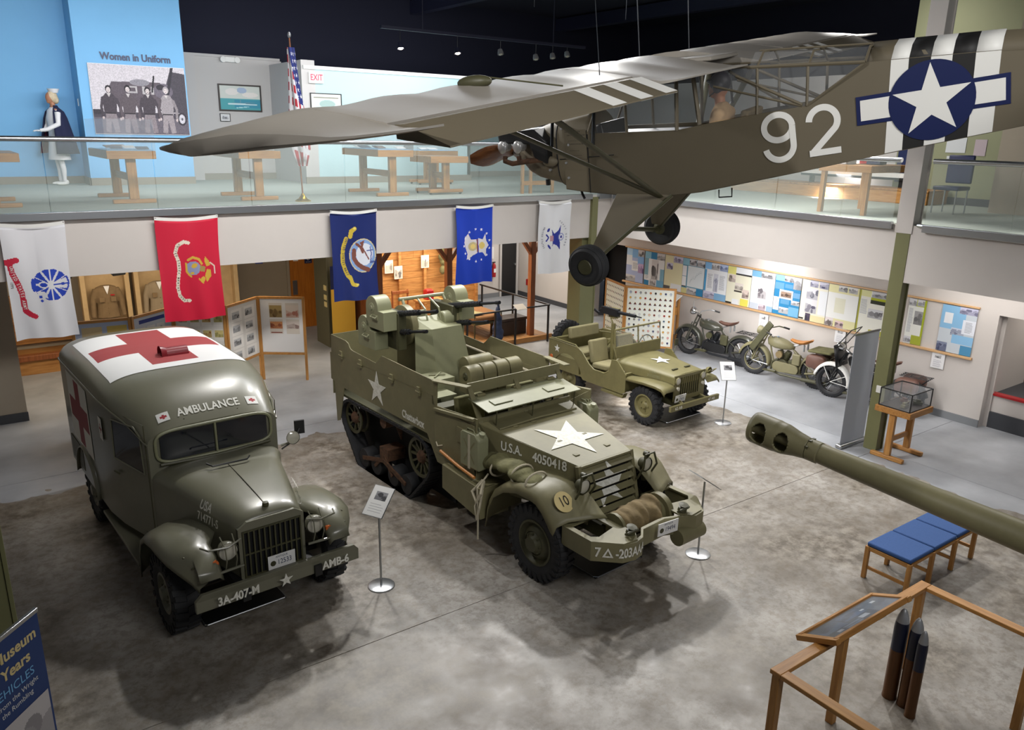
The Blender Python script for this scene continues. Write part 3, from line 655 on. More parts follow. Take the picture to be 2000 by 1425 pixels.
for k in range(3): a = 2 * PI * k / 3; b.tube([(-1.45, .42, 1.56), (-1.45, .42 + .2 * math.cos(a), 1.56 + .16 * math.sin(a))], .008, 5)
b.build('steering_wheel', 'black', ht)
# running gear
def belt(nseg, pts): return pts
def track_path(off):
    wheels = [((-2.47, .70), .31), ((-2.78, .155), .155), ((-4.08, .155), .155), ((-4.38, .72), .27)]
    import itertools
    P = []; n = len(wheels)
    # outer hull of the four circles, counter-clockwise seen from -y (x,z)
    hull = []
    for (c, r) in wheels:
        for i in range(72): a = 2 * PI * i / 72; hull.append((c[0] + (r + off) * math.cos(a), c[1] + (r + off) * math.sin(a)))
    hull = sorted(set(hull))
    def half(pts):
        h = []
        for p in pts:
            while len(h) > 1 and (h[-1][0] - h[-2][0]) * (p[1] - h[-2][1]) - (h[-1][1] - h[-2][1]) * (p[0] - h[-2][0]) <= 0: h.pop()
            h.append(p)
        return h
    a = half(hull); b_ = half(hull[::-1]); H = a[:-1] + b_[:-1]
    # resample
    L = [0]
    for i in range(len(H)): q = H[(i + 1) % len(H)]; L.append(L[-1] + math.dist(H[i], q))
    N = 58; out = []
    for k in range(N):
        s_ = L[-1] * k / N; i = max(j for j in range(len(H)) if L[j] <= s_ + 1e-9); u = (s_ - L[i]) / (L[i + 1] - L[i] + 1e-9); p, q = H[i], H[(i + 1) % len(H)]
        out.append((p[0] + u * (q[0] - p[0]), p[1] + u * (q[1] - p[1])))
    return out
for s in (-1, 1):
    y0, y1 = s * .69, s * .97; inn = track_path(.0); out = track_path(.035)
    rings = [[(inn[k][0], y0, inn[k][1]), (inn[k][0], y1, inn[k][1]), (out[k][0], y1, out[k][1]), (out[k][0], y0, out[k][1])] for k in range(len(inn))]
    b = MB(); b.loft(rings, closed=True); tb = b.build('track_belt', 'track', ht)
    lug = MB()
    for k in range(len(out)):
        p, q = Vector((out[k][0], 0, out[k][1])), Vector((out[(k + 1) % len(out)][0], 0, out[(k + 1) % len(out)][1])); m_ = (p + q) / 2; d = (q - p).normalized(); nn = Vector((d.z, 0, -d.x))
        lug.bar(m_ + Vector((0, y0, 0)), m_ + Vector((0, y1, 0)), (q - p).length * .55, .018, nn)
    lug.build('track_lugs', 'track', tb)
    for (cx, cz), r, nm, ns in (((-2.47, .70), .295, 'drive_sprocket', 12), ((-4.38, .72), .255, 'idler_wheel', 8)):
        b = MB(); yy = s * .84
        for q in (-.06, .06): b.lathe([(r, q - .012), (r, q + .012), (r - .045, q + .012), (r - .045, q - .012), (r, q - .012)], (cx, yy, cz), (0, s, 0), 36)
        for k in range(ns): a = 2 * PI * k / ns; b.bar((cx + .06 * math.cos(a), yy + s * .02, cz + .06 * math.sin(a)), (cx + (r - .03) * math.cos(a), yy + s * .05, cz + (r - .03) * math.sin(a)), .03, .03, (0, 1, 0))
        w_ = b.build(nm, 'odd', ht)
        MB().lathe([(.10, -.06), (.11, .03), (.07, .08), (.001, .10)], (cx, yy, cz), (0, s, 0), 20).build('hub', 'rust', w_)
    for cx in (-4.05, -3.68, -3.18, -2.82):
        b = MB(); b.lathe([(.06, -.10), (.145, -.10), (.155, -.085), (.155, .085), (.145, .10), (.06, .10)], (cx, s * .83, .155), (0, s, 0), 24, caps=True); b.build('bogie_roller', 'rubber', ht)
    b = MB(); b.bar((-4.05, s * .94, .17), (-3.43, s * .94, .33), .03, .06, (0, 0, 1)); b.bar((-2.82, s * .94, .17), (-3.43, s * .94, .33), .03, .06); b.bar((-3.68, s * .94, .16), (-3.43, s * .92, .40), .03, .05); b.bar((-3.18, s * .94, .16), (-3.43, s * .92, .40), .03, .05)
    b.box(-3.55, -3.31, min(s * .55, s * .93), max(s * .55, s * .93), .34, .52); b.cyl((-3.43, s * .6, .93), (-3.43, s * .93, .93), .09); b.cyl((-3.43, s * .55, .5), (-3.43, s * .7, .95), .05)
    b.build('bogie_frame', 'rust', ht)
    MB().box(-4.7, -2.0, min(s * .60, s * .63), max(s * .60, s * .63), .10, 1.15).build('underbody_shade', 'dark', ht, smooth=False)  # black sheet added for the shade under the hull, no real part
# step box, tool, bag
for s in (-1, 1):
    b = MB(); b.prism([(-1.66, .93), (-1.66, .60), (-.84, .47), (-.84, .88)], 'xz', s * .62, s * 1.09); b.build('step_box', 'od', ht, smooth=False, bevel=.006)
    MB().box(-1.95, -.84, min(s * .60, s * .64), max(s * .60, s * .64), .45, .86).build('lower_cab_panel', 'odd', ht, smooth=False)
MB().tube([(-1.78, -1.03, 1.06), (-1.35, -1.05, 1.0), (-1.0, -1.06, .97)], .02, 8).build('shovel_handle', 'tan', ht)
jerrycan(ht, (-1.15, -.95, 1.04), R(4)); jerrycan(ht, (-1.1, .93, 1.06), R(-4))
b = MB()
for k in range(9):
    t = k / 8; x = -.98 + .92 * t; z = 1.0 + .17 * math.sin(PI * min(1, .25 + t * .62)); b.ell((x, -.80 + .02 * math.sin(k * 2), z + .025), (.15, .165 + .02 * math.sin(k * 2.7), .085 + .022 * math.sin(k * 1.7 + 1)), 12, 8)
bg = b.build('canvas_roll', 'ocanvas', ht, remesh=.02)
b = MB()
for x, z in ((-.40, 1.17), (-.80, 1.12), (-.14, 1.17)):
    b.tube([(x, -.80 + .168 * math.cos(t), z + .0 + .112 * math.sin(t)) for t in [2 * PI * i / 20 for i in range(21)]], .013, 6, caps=False)
b.build('roll_strap', 'strap', bg)
b = MB(); b.tube([(-.90, -.92, 1.02), (-.86, -1.12, .9), (-.84, -1.12, .5), (-.84, -1.12, .22)], .012, 6); b.tube([(-.90, -1.0, .96), (-.80, -1.11, .84), (-.86, -1.13, .72), (-.96, -1.12, .82), (-.90, -1.0, .96)], .022, 6); b.tube([(-.88, -1.0, .96), (-.80, -1.13, .66), (-.84, -1.14, .50), (-.90, -1.12, .64), (-.86, -1.05, .9)], .016, 6); b.build('rope', 'strap', ht)
# lettering
text('U.S.A.', .165, 'whitew', ht, frame((-.77, -.657, 1.335), (1.45, .35, 0), (0, 0, 1)), width=.80, off=.014, bold=.004)
text('4050418', .165, 'whitew', ht, frame((-.22, -.524, 1.315), (1.45, .35, 0), (0, 0, 1)), width=.86, off=.014, bold=.004)
text('Chatterbox', .155, 'whitew', ht, frame((-2.52, -.98, 1.27), (1, 0, -.02), (0, 0, 1)), width=.76, bold=.006)
decal(starpts(.27), 'whitew', ht, frame((-3.48, -.98, 1.45), (1, 0, 0), (0, 0, 1)), 'star_marking', .005, .002)
mc = frame((.30, -.82, 1.115), (-.1, -1, -.05), (1, 0, -.40)); mc = frame((.29, -.83, 1.10), (0.25, 1, 0), (-1, .1, .42))
mc = frame((.322, -.80, 1.085), (0, 1, .04), (-.70, 0, .72))
ci = decal(ngon(.125, 28), 'yell', ht, mc, 'number_disc', .012, .003); text('10', .17, 'ink', ci, mc, width=.8, off=.020)
# headlights
for s in (-1, 1):
    c0 = Vector((.36, s * .53, 1.22)); b = MB(); b.lathe([(.001, -.10), (.06, -.08), (.09, -.01), (.092, .02), (.085, .03)], c0, (1, 0, 0), 20); h = b.build('headlight', 'odd', ht)
    MB().lathe([(.001, .028), (.06, .024), (.083, .012)], c0, (1, 0, 0), 20).build('headlight_lens', 'lamp', h)
    b = MB(); b.tube([c0 + Vector((-.03, -.11, -.18)), c0 + Vector((.07, -.12, .0)), c0 + Vector((.05, -.08, .15)), c0 + Vector((.05, .08, .15)), c0 + Vector((.07, .12, .0)), c0 + Vector((-.03, .11, -.18))], .014, 6); b.tube([c0 + Vector((-.02, 0, -.22)), c0 + Vector((-.02, 0, -.07))], .03, 8); b.lathe([(.001, -.05), (.035, -.03), (.035, .03)], c0 + Vector((0, 0, .13)), (1, 0, 0), 12); b.build('headlight_guard', 'odd', h)
# front bumper with winch
out = [(.42, -.90), (.88, -.90), (1.13, -.66), (1.17, -.50), (1.14, -.36), (1.02, -.22), (1.0, .16), (1.08, .36), (1.17, .52), (1.15, .68), (.90, .90), (.42, .90)]
def ring(poly, d):
    c = (.6, 0); return [(x - d * (1 if x > .9 else 0) * 1.0 if False else c[0] + (x - c[0]) * (1 - d * 1.4), y * (1 - d)) for x, y in poly]
b = MB()
inner = [(x - .05 if x > .5 else x, y * .955) for x, y in out]
b.prism(out + inner[::-1], 'xy', .64, .86); bu = b.build('front_bumper', 'od', ht, smooth=False, bevel=.006)
for s in (-1, 1):
    b = MB(); P = [(.42, s * .90), (.88, s * .90), (1.13, s * .66), (1.15, s * .46), (1.02, s * .36), (.42, s * .40)]; hole = [(.50, s * .83), (.80, s * .83), (.86, s * .76), (.80, s * .48), (.50, s * .48)]
    if s > 0: P = P[::-1]
    b.prism(P, 'xy', .855, .875, [hole]); b.build('bumper_top', 'od', bu, smooth=False)
pass
for s in (-1, 1):
    b = MB(); c0 = (1.02, s * .44, .88); b.lathe([(.02, 0), (.055, .01), (.05, .05), (.03, .06), (.06, .09), (.001, .10)], c0, (.2, 0, 1), 16); b.tube([(c0[0], c0[1] - .07, .89), (c0[0] + .05, c0[1] - .09, .93), (c0[0] + .07, c0[1], .95), (c0[0] + .03, c0[1] + .08, .92)], .016, 6); b.build('tow_hook', 'odd', bu)
b = MB(); b.cyl((.72, -.34, .80), (.72, .46, .80), .15, n=20); b.cyl((.72, .34, .80), (.72, .42, .80), .21, n=24); b.cyl((.72, -.38, .80), (.72, -.34, .80), .17); b.box(.60, .84, -.42, .50, .60, .68); wi = b.build('winch', 'od', ht)
b = MB()
for k in range(7): b.ell((.72 + .03 * math.sin(k * 3), -.29 + .09 * k, .84 - .03 * (k < 2)), (.20 + .03 * math.sin(k * 4.1), .09, .16 + .03 * math.sin(k * 2.3)), 12, 8)
b.build('canvas_cover', 'canvas', wi, remesh=.02)
b = MB(); b.cyl((1.10, .28, .62), (1.10, .70, .62), .10, n=18); b.build('front_roller', 'od', ht)
BP = [(.88, -.90), (1.13, -.66), (1.17, -.50), (1.14, -.36), (1.02, -.22), (1.0, 0)]
def bump(u, v):
    d = max(0, u)
    for p, q in zip(BP, BP[1:]):
        L_ = math.dist(p, q)
        if d <= L_: break
        d -= L_
    dx, dy = (q[0] - p[0]) / L_, (q[1] - p[1]) / L_
    return (p[0] + dx * d + dy * .008, p[1] + dy * d - dx * .008, .752 + v)
text('7', .155, 'whitew', ht, fn=lambda u, v: bump(.075 + u, v), width=.85, bold=.004)
MB().prism([(-.06, -.05), (.06, -.05), (0, .06)], lambda u, v, w_: bump(.185 + u, v), 0, 0, [[(-.03, -.035), (.03, -.035), (0, .03)]]).build('triangle_marking', 'whitew', ht, smooth=False, solid=.003)
text('-203AAA', .155, 'whitew', ht, fn=lambda u, v: bump(.47 + u, v), width=.68, bold=.004)
plate_tag(ht, '19494', frame((1.085, .12, .80), (.10, 1, 0), (.02, 0, 1)))
# ammunition drums and box behind the cab
b = MB()
def tomb(b, x, y0, y1, z, w=.26, h=.24):
    arc = [(x + w / 2 * math.cos(a), z + w / 2 * math.sin(a)) for a in [PI * i / 12 for i in range(13)]]; b.prism(arc + [(x - w / 2, z - h), (x + w / 2, z - h)], 'xz', y0, y1)
for k in range(4):
    b = MB(); tomb(b, -2.35, -.22 + .24 * k, -.22 + .24 * k + .215, 1.79, .28, .26); o = b.build('stowed_chest', 'od', ht, bevel=.008)
    if k == 0: MB().lathe([(.06, 0), (.05, .01), (.02, .015), (.02, .03), (.001, .035)], (-2.35, -.22, 1.78), (0, -1, 0), 16).build('spindle_cover', 'odd', o)
    if k: MB().box(-2.38, -2.32, -.235 + .24 * k, -.225 + .24 * k, 1.56, 1.9).build('stowage_strap', 'odd', o)
b = MB(); tomb(b, -2.75, .05, .5, 1.80, .26, .26); b.build('stowed_chest', 'od', ht, bevel=.008)
b = MB(); b.box(-2.98, -2.60, -.56, -.22, 1.50, 1.72); b.build('stowage_box', 'odl', ht, bevel=.006)
b = MB(); b.box(-2.95, -2.3, -.95, -.40, 1.56, 1.58); b.tube([(-2.85, -.5, 1.73), (-2.72, -.3, 1.74)], .012, 6); b.tube([(-2.7, -.5, 1.73), (-2.85, -.3, 1.74)], .012, 6); b.build('stowage_lid', 'odl', ht)
b = MB(); b.tube([(-4.4, .90, 1.74), (-2.3, .90, 1.68)], .022, 8); b.build('grab_rail', 'strap', ht)
MB().box(-2.2, -2.0, -.9, .9, 1.3, 1.55).build('radio_shelf', 'odd', ht, bevel=.01)
# gun turret
tu = MB(); tu.lathe([(.62, 0), (.62, .10), (.50, .14), (.46, .50), (.40, .55)], (-3.62, 0, 1.08), (0, 0, 1), 36, caps=True); tu = tu.build('turret_base', 'odd', ht)
b = MB()
rng = [[(-3.15, -.50, 1.10), (-2.72, -.34, 1.10), (-2.72, .34, 1.10), (-3.15, .50, 1.10)], [(-3.25, -.46, 1.75), (-2.95, -.30, 1.75), (-2.95, .30, 1.75), (-3.25, .46, 1.75)], [(-3.35, -.40, 2.28), (-3.12, -.26, 2.30), (-3.12, .26, 2.30), (-3.35, .40, 2.28)]]
b.loft(rng, caps=False, wrap=False); b.add([(-3.35, -.40, 2.28), (-3.12, -.26, 2.30), (-3.12, .26, 2.30), (-3.35, .40, 2.28), (-3.55, .30, 2.40), (-3.55, -.30, 2.40)], [(0, 1, 2, 3, 4, 5)])
b.build('turret_shield', 'odl', ht, smooth=False, solid=.014)
for s in (-1, 1):
    b = MB(); b.lathe([(.27, -.06), (.30, -.05), (.30, .05), (.27, .06), (.05, .07)], (-3.62, s * .40, 2.30), (0, s, 0), 28, caps=True); b.box(-3.9, -3.3, min(s * .30, s * .38), max(s * .30, s * .38), 1.55, 2.3); b.build('trunnion', 'od', ht)
b = MB(); b.tube([(-3.75, -.42, 2.66), (-3.75, .44, 2.66)], .028, 8)
for s in (-1, 1): b.tube([(-3.75, s * .36, 2.66), (-3.62, s * .38, 2.50), (-3.62, s * .40, 2.30)], .024, 8)
b.tube([(-3.78, -.1, 2.66), (-3.5, -.12, 2.52), (-3.42, -.12, 2.30)], .016, 6); b.tube([(-3.78, .1, 2.66), (-3.5, .12, 2.52), (-3.42, .12, 2.30)], .016, 6); b.build('gun_cradle', 'odl', ht)
b = MB(); b.box(-3.9, -3.5, -.2, .2, 1.75, 1.85); b.bx((-3.95, 0, 2.1), (.08, .42, .6), (0, R(-12), 0)); b.cyl((-3.45, .12, 2.35), (-3.45, .30, 2.35), .12, n=18); b.build('gunner_seat', 'odl', ht, bevel=.02)
gd = (math.cos(R(12)), .03, math.sin(R(12)))
for s, yy in ((-1, -.78), (1, .50)):
    for i, (x, z) in enumerate(((-3.72, 2.60), (-3.98, 2.27))):
        if s > 0: x += .12; z += .03
        chest(ht, (x, yy, z), sc=1.15)
        mgun(ht, (x + .42, yy + .17 * -s * .9, z - .04), gd)
    b = MB(); b.box(-3.95, -3.35, min(yy - s * .10, yy - s * .24), max(yy - s * .10, yy - s * .24), 2.0, 2.55); b.box(-3.75, -3.5, min(s * .38, yy - s * .1), max(s * .38, yy - s * .1), 2.15, 2.35); b.build('gun_mount', 'odd', ht, bevel=.01)
# ------------------------------------------------------------------ AMBULANCE
am = thing('ambulance', 'olive ambulance with a red cross on white on its roof', 'ambulance', (2.185, 7.841, 0), -1.508)
def sect(x, hw, zt, zb, rc, p=.5, q=.9, n=22, cx=0):
    zs = zt - rc; P = [(x, -hw, zb)]
    for i in range(n + 1):
        t = PI * i / n; c = -math.cos(t); P.append((x + cx * math.sin(t), hw * math.copysign(abs(c) ** p, c), zs + rc * (math.sin(t) if 0 < i < n else 0) ** q))
    P.append((x, hw, zb)); return P
body = [(-4.34, .86, 2.16, .58, .26), (-4.30, .93, 2.22, .56, .28), (-4.10, .955, 2.26, .55, .30), (-3.0, .96, 2.28, .55, .30), (-2.0, .95, 2.27, .55, .30), (-1.6, .90, 2.23, .55, .30), (-1.3, .83, 2.15, .55, .28), (-1.08, .775, 2.04, .55, .25), (-.92, .74, 1.93, .55, .20), (-.86, .725, 1.885, .55, .17)]
b = MB(); b.loft([sect(*s) for s in body]); sh = b.build('body_shell', 'amb', am, ang=50)
def roofz(x, y):
    for a, c in zip(body, body[1:]):
        if a[0] <= x <= c[0]: u = (x - a[0]) / (c[0] - a[0]); hw, zt, rc = [a[i] + u * (c[i] - a[i]) for i in (1, 2, 4)]; break
    cc = min(.999, abs(y) / hw) ** 2; return zt - rc + rc * (max(0, 1 - cc * cc)) ** .45
c = Canvas(2.04, 1.60, .0125, 'e2e3e2'); c.rect(.70, 1.24, 0.05, 1.55, '9c4345').rect(.06, 1.86, .53, 1.07, '9c4345')
c.build('roof_cross_panel', am, lambda u, v: (-3.95 + u, -.80 + v, roofz(-3.95 + u, -.80 + v) + .005), smooth=True)
b = MB(); cc = (-2.45, -.12)
arc = [(cc[0] + .085 * math.cos(a), 2.285 + .085 * math.sin(a)) for a in [PI * i / 12 for i in range(13)]]
b.prism(arc, 'xz', -.02, .24); b.tube([(cc[0] + .09 * math.cos(a), -.02 - .06 * math.sin(a), 2.285) for a in [PI * i / 8 for i in range(9)]], .012, 6)
b.lathe([(.085, 0), (.10, -.04), (.105, -.07)], (cc[0], -.02, 2.295), (0, 1, 0), 20); b.box(cc[0] + .02, cc[0] + .10, -.02, .24, 2.27, 2.30); b.build('roof_ventilator', 'dred', am, ang=60)
for s in (-1, 1):
    c = Canvas(1.15, .92, .015, 'd8d6cc'); c.rect(.43, .72, .03, .89, '8a2f35').rect(.06, 1.09, .32, .60, '8a2f35')
    c.build('side_cross_panel', am, (lambda u, v: (-3.72 + u, -.962, 1.02 + v)) if s < 0 else (lambda u, v: (-2.57 - u, .962, 1.02 + v)))
    c = Canvas(.16, .28, .01, 'dcdad2'); c.rect(.065, .095, .08, .20, '8a2f35').rect(.02, .14, .12, .15, '8a2f35')
    c.build('small_cross_panel', am, (lambda u, v: (-2.05 + u, -.955, 1.50 + v)) if s < 0 else (lambda u, v: (-1.89 - u, .955, 1.50 + v)))
    # cab side window and door
    f = lambda x: s * (.735 + (.90 - .735) * max(0, min(1, (-.95 - x) / .65)))
    P = [(-1.62, 1.38), (-.98, 1.36), (-1.0, 1.80), (-1.12, 1.88), (-1.58, 1.86)]
    b = MB(); b.prism(P, lambda u, v, w_: (u, f(u) + s * w_, v), .004, .012); w1 = b.build('side_window', 'dglass', am, smooth=False)
    b = MB(); b.tube([(u, f(u) + s * .012, v) for u, v in P + P[:1]], .012, 6, caps=False); b.build('window_frame', 'amb', w1)
    b = MB(); dr = [(-1.72, .62), (-.90, .62), (-.90, 1.95), (-1.72, 1.95)]; b.tube([(u, f(u) + s * .002, v) for u, v in dr + dr[:1]], .005, 5, caps=False); b.tube([(-1.62, f(-1.62) + s * .03, 1.22), (-1.50, f(-1.5) + s * .03, 1.22)], .012, 6); b.build('cab_door_outline', 'odd', am)
    # running board, rear mud guard, rain gutter
    MB().box(-2.35, -.75, min(s * .74, s * .98), max(s * .74, s * .98), .40, .44).build('running_board', 'amb', am, bevel=.008)
    b = MB(); rings = []
    for i in range(13):
        a = PI * (.04 + .92 * i / 12); x, z = -3.07 + .60 * math.cos(a), .46 + .58 * math.sin(a); rings.append([(x, s * .80, z), (x, s * .97, z), (x, s * 1.0, z - .02)])
    b.loft(rings, caps=False, wrap=False); b.build('wheel_arch', 'amb', am, solid=.01, ang=60)
    b = MB(); b.tube([(x, s * (hw + .006), zt - rc + .02) for x, hw, zt, zb, rc in body[1:]], .010, 6); b.build('rain_gutter', 'amb', am)
    MB().box(-4.0, -3.3, min(s * .955, s * .965), max(s * .955, s * .965), .62, .95).build('fuel_door', 'odd', am, bevel=.01)
    for x in (0, -3.07): wheel(am, (x, s * .82, .43), s, .43, .25, .21, 'amb', 22, .08, dish=.03, bolts=5, name='wheel')
    # front mudguard
    pr = [(-.62, .46, 0), (-.57, .74, 0), (-.47, .92, 0), (-.30, 1.02, 0), (-.05, 1.07, 0), (.22, 1.085, 0), (.45, 1.07, 0), (.62, 1.02, 0), (.75, .93, 0), (.80, .85, 0)]
    rings = []
    for i, (x, z, _) in enumerate(pr):
        fr = max(0, (x - .1) / .75); ow = .99 - .27 * fr ** 3.2
        iy = .34 + .22 * min(1, max(0, (x - .05) / .4)); rings.append([(x - .02 * fr, s * iy, z - .02), (x, s * max(iy + .04, .55), z + .03), (x, s * .78, z + .03), (x - .05 * fr, s * (ow - .07), z - .01), (x - .08 * fr, s * ow, z - .07), (x - .09 * fr, s * ow, z - .12)])
    b = MB(); b.loft(rings, caps=False, wrap=False); mg = b.build('mudguard', 'amb', am, solid=.014, ang=60)
    for k, (x, y) in enumerate(((.50, .70), (.52, .84), (.63, .62), (.66, .80), (.70, .70))): MB().ell((x, s * y, 1.10 - (x - .4) * .45), (.013, .013, .01), 8, 5).build('rivet', 'odd', mg)
    # headlight and guard
    c0 = Vector((.66, s * .46, 1.06)); b = MB(); b.lathe([(.001, -.14), (.06, -.11), (.095, -.03), (.10, .02), (.095, .03)], c0, (1, 0, 0), 22); h = b.build('headlight', 'amb', am)
    MB().lathe([(.001, .04), (.06, .034), (.09, .02)], c0, (1, 0, 0), 22).build('headlight_lens', 'lamp', h)
    b = MB()
    for dy in (-.05, .05): b.tube([c0 + Vector((-.02, dy * 1.2, .16)), c0 + Vector((.09, dy, .08)), c0 + Vector((.11, dy, -.05)), c0 + Vector((.05, dy, -.18))], .007, 6)
    b.tube([c0 + Vector((-.06, s * .24, .08)), c0 + Vector((.06, s * .20, .09)), c0 + Vector((.10, s * .02, .09)), c0 + Vector((.06, -s * .12, .12))], .010, 6); b.tube([c0 + Vector((.0, s * .28, -.10)), c0 + Vector((.10, s * .2, -.16)), c0 + Vector((.08, -s * .12, -.16))], .014, 6)
    b.build('brush_guard', 'amb', h); MB().lathe([(.03, -.03), (.035, .02), (.001, .03)], c0 + Vector((.02, s * .14, -.08)), (1, 0, 0), 12).build('marker_lamp', 'amber', h)
# nose
nose = [(-.87, .72, 1.47, .62, .16), (-.70, .69, 1.485, .62, .15), (-.56, .63, 1.445, .66, .14), (-.46, .60, 1.455, .66, .16), (-.1, .52, 1.43, .70, .17), (.3, .42, 1.395, .70, .16), (.50, .365, 1.37, .70, .14), (.60, .345, 1.34, .70, .13), (.635, .325, 1.30, .72, .11)]
b = MB(); b.loft([sect(x, hw, zt, zb, rc, .6, .9) for x, hw, zt, zb, rc in nose]); bo = b.build('bonnet', 'amb', am, ang=50)
b = MB(); b.tube([(-.5, 0, 1.458), (-.1, 0, 1.436), (.3, 0, 1.40), (.56, 0, 1.362)], .005, 5); b.build('bonnet_hinge_line', 'odd', bo)
MB().lathe([(.001, .05), (.03, .045), (.035, .02), (.03, 0)], (.53, 0, 1.355), (0, 0, 1), 16).build('radiator_cap', 'odd', bo)
def bn(x):
    for a, c_ in zip(nose, nose[1:]):
        if a[0] <= x <= c_[0]: u = (x - a[0]) / (c_[0] - a[0]); return [a[i] + u * (c_[i] - a[i]) for i in (1, 2, 4)]
for s in (-1, 1):
    dirx = Vector((1, -s * (-.24), 0)) if s < 0 else Vector((-1, .24, 0))
    dirx = Vector((1, .24, 0)) if s < 0 else Vector((-1, .24, 0))
    o1 = Vector((.16, s * .462, 1.335)); o2 = Vector((.20, s * .468, 1.21))
    text('USA', .13, 'whitew', am, frame(o1, dirx, (0, -s * .55, 1)), width=.85, off=.02, bold=.003)
    text('714771-S', .13, 'whitew', am, frame(o2, dirx, (0, -s * .10, 1)), width=.75, off=.02, bold=.002)
# grille
b = MB()
for k in range(12): y = -.30 + .60 * k / 11; b.box(.645, .67, y - .008, y + .008, .70, 1.20)
for z in (.70, .95, 1.20): b.box(.65, .665, -.31, .31, z - .008, z + .008)
gr = b.build('grille', 'odd', am, smooth=False); MB().box(.62, .64, -.31, .31, .69, 1.22).build('radiator_core', 'dark', gr, smooth=False)
b = MB(); b.prism([(-.345, .66), (.345, .66), (.345, 1.24), (.25, 1.30), (-.25, 1.30), (-.345, 1.24)], 'yz', .60, .655, [[(-.31, .69), (.31, .69), (.31, 1.21), (-.31, 1.21)]]); b.build('grille_surround', 'amb', gr, smooth=False)
# windscreen
def wz(y, z, o=0): return (-.845 - (z - 1.5) * .03 - abs(y) * .01 + o, y, z)
def pane(y0, y1):
    P = [(y0, 1.52 + .0 * abs(y0)), (y1, 1.52), (y1, 1.83), (y0, 1.83)]
    b = MB(); b.prism(P, lambda u, v, w_: wz(u, v, w_), .005, .012); return b
for y0, y1 in ((-.60, -.02), (.02, .60)): pane(y0, y1).build('windscreen_pane', 'dglass', am, smooth=False)
loop = []
for i in range(40):
    a = 2 * PI * i / 40; c_, s_ = math.cos(a), math.sin(a); y = .65 * math.copysign(abs(c_) ** .35, c_); z = 1.675 + .185 * math.copysign(abs(s_) ** .5, s_); loop.append(wz(y, z, .015))
b = MB(); b.tube(loop + loop[:1], .017, 8, caps=False); b.tube([wz(0, 1.50, .02), wz(0, 1.85, .02)], .014, 6); b.build('windscreen_frame', 'odl', am)
b = MB(); b.tube([wz(-.62, 1.49, .03), wz(0, 1.47, .05), wz(.62, 1.49, .03)], .02, 6); b.build('cowl_seal', 'odd', am)
b = MB(); b.tube([(-.55, -.22, 1.50), (-.47, -.18, 1.485), (-.45, .20, 1.485), (-.49, .24, 1.50)], .010, 6); b.build('wiper', 'black', am)
# brow lettering
def brow(u, v):
    x = -1.0 + v * -.75; y = u; return (x, y, roofz(x, y) + .006)
text('AMBULANCE', .165, 'whitew', am, fn=lambda u, v: brow(u + .0, v), width=.72, bold=.004)
for s in (-1, 1):
    c = Canvas(.13, .13, .008, 'dcdcd8'); c.rect(.055, .08, .03, .10, 'a03038').rect(.03, .105, .052, .078, 'a03038')
    c.build('small_cross_panel', am, lambda u, v: brow(s * .50 - .065 + u, v - .065), smooth=True)
for y in (-.3, .3): MB().ell((-.93, y, 1.925), (.012, .012, .012), 8, 5).build('brow_bolt', 'odd', am)
# bumper
b = MB(); P = [(-.86, .60), (.86, .60), (.86, .72), (.80, .79), (-.80, .79), (-.86, .72)]
pts = []
b.prism(P, lambda u, v, w_: (.86 + w_ - .06 * (abs(u) / .86) ** 4, u, v), 0, .05); bu = b.build('front_bumper', 'amb', am, smooth=False, bevel=.008)
b = MB()
for s in (-1, 1): b.box(.3, .88, s * .38 - .04, s * .38 + .04, .58, .70)
b.box(-4.2, .4, -.40, -.32, .55, .68); b.box(-4.2, .4, .32, .40, .55, .68); b.cyl((0, -.75, .43), (0, .75, .43), .05); b.cyl((-3.07, -.75, .43), (-3.07, .75, .43), .05); b.build('chassis', 'black', am)
text('3A-407-M', .125, 'whitew', bu, frame((.907, -.47, .69), (0, 1, 0), (0, 0, 1)), width=.80, off=.006, bold=.004)
decal(starpts(.075), 'whitew', bu, frame((.91, .01, .685), (0, 1, 0), (0, 0, 1)), 'star_marking', .004, .002)
text('AMB-6', .125, 'whitew', bu, frame((.905, .56, .69), (0, 1, 0), (0, 0, 1)), width=.85, off=.006, bold=.004)
plate_tag(am, '12533', frame((.70, .06, .80), (0, 1, 0), (0, 0, 1)), .29, .15)
# spotlight and mirror on the driver's side
b = MB(); b.lathe([(.001, -.09), (.05, -.06), (.08, 0), (.082, .02)], (-.72, .86, 1.50), (1, -.05, .1), 20); b.tube([(-.80, .74, 1.40), (-.78, .84, 1.42), (-.76, .86, 1.46)], .014, 6); sp = b.build('spotlight', 'amb', am)
MB().lathe([(.001, .03), (.05, .026), (.078, .012)], (-.72, .86, 1.50), (1, -.05, .1), 20).build('spotlight_lens', 'lamp', sp)
b = MB(); b.tube([(-.78, .74, 1.36), (-.82, .92, 1.42), (-.84, 1.0, 1.55)], .010, 6); b.bx((-.86, 1.01, 1.56), (.03, .12, .17), (0, 0, R(-15))); b.build('wing_mirror', 'black', am)
tr = MB().box(-.55, .20, -.61, .28, .004, .02).build('drip_tray', 'black', None, bevel=.006); tr.matrix_world = am.matrix_basis; tag(tr, 'black drip tray with steel rim on the floor under the ambulance nose', 'drip tray')
tr.location = am.location; tr.rotation_euler = am.rotation_euler
MB().tube([(-.55, -.61, .018), (.18, -.61, .018), (.20, -.59, .018), (.20, .26, .018), (.18, .28, .018), (-.55, .28, .018)], .008, 6).build('rim', 'steel', tr)
tr = MB().box(-.30, .46, -.35, .47, .004, .02).build('drip_tray', 'black', None, bevel=.006); tag(tr, 'black drip tray with steel rim on the floor under the half-track winch', 'drip tray'); tr.location = ht.location; tr.rotation_euler = ht.rotation_euler
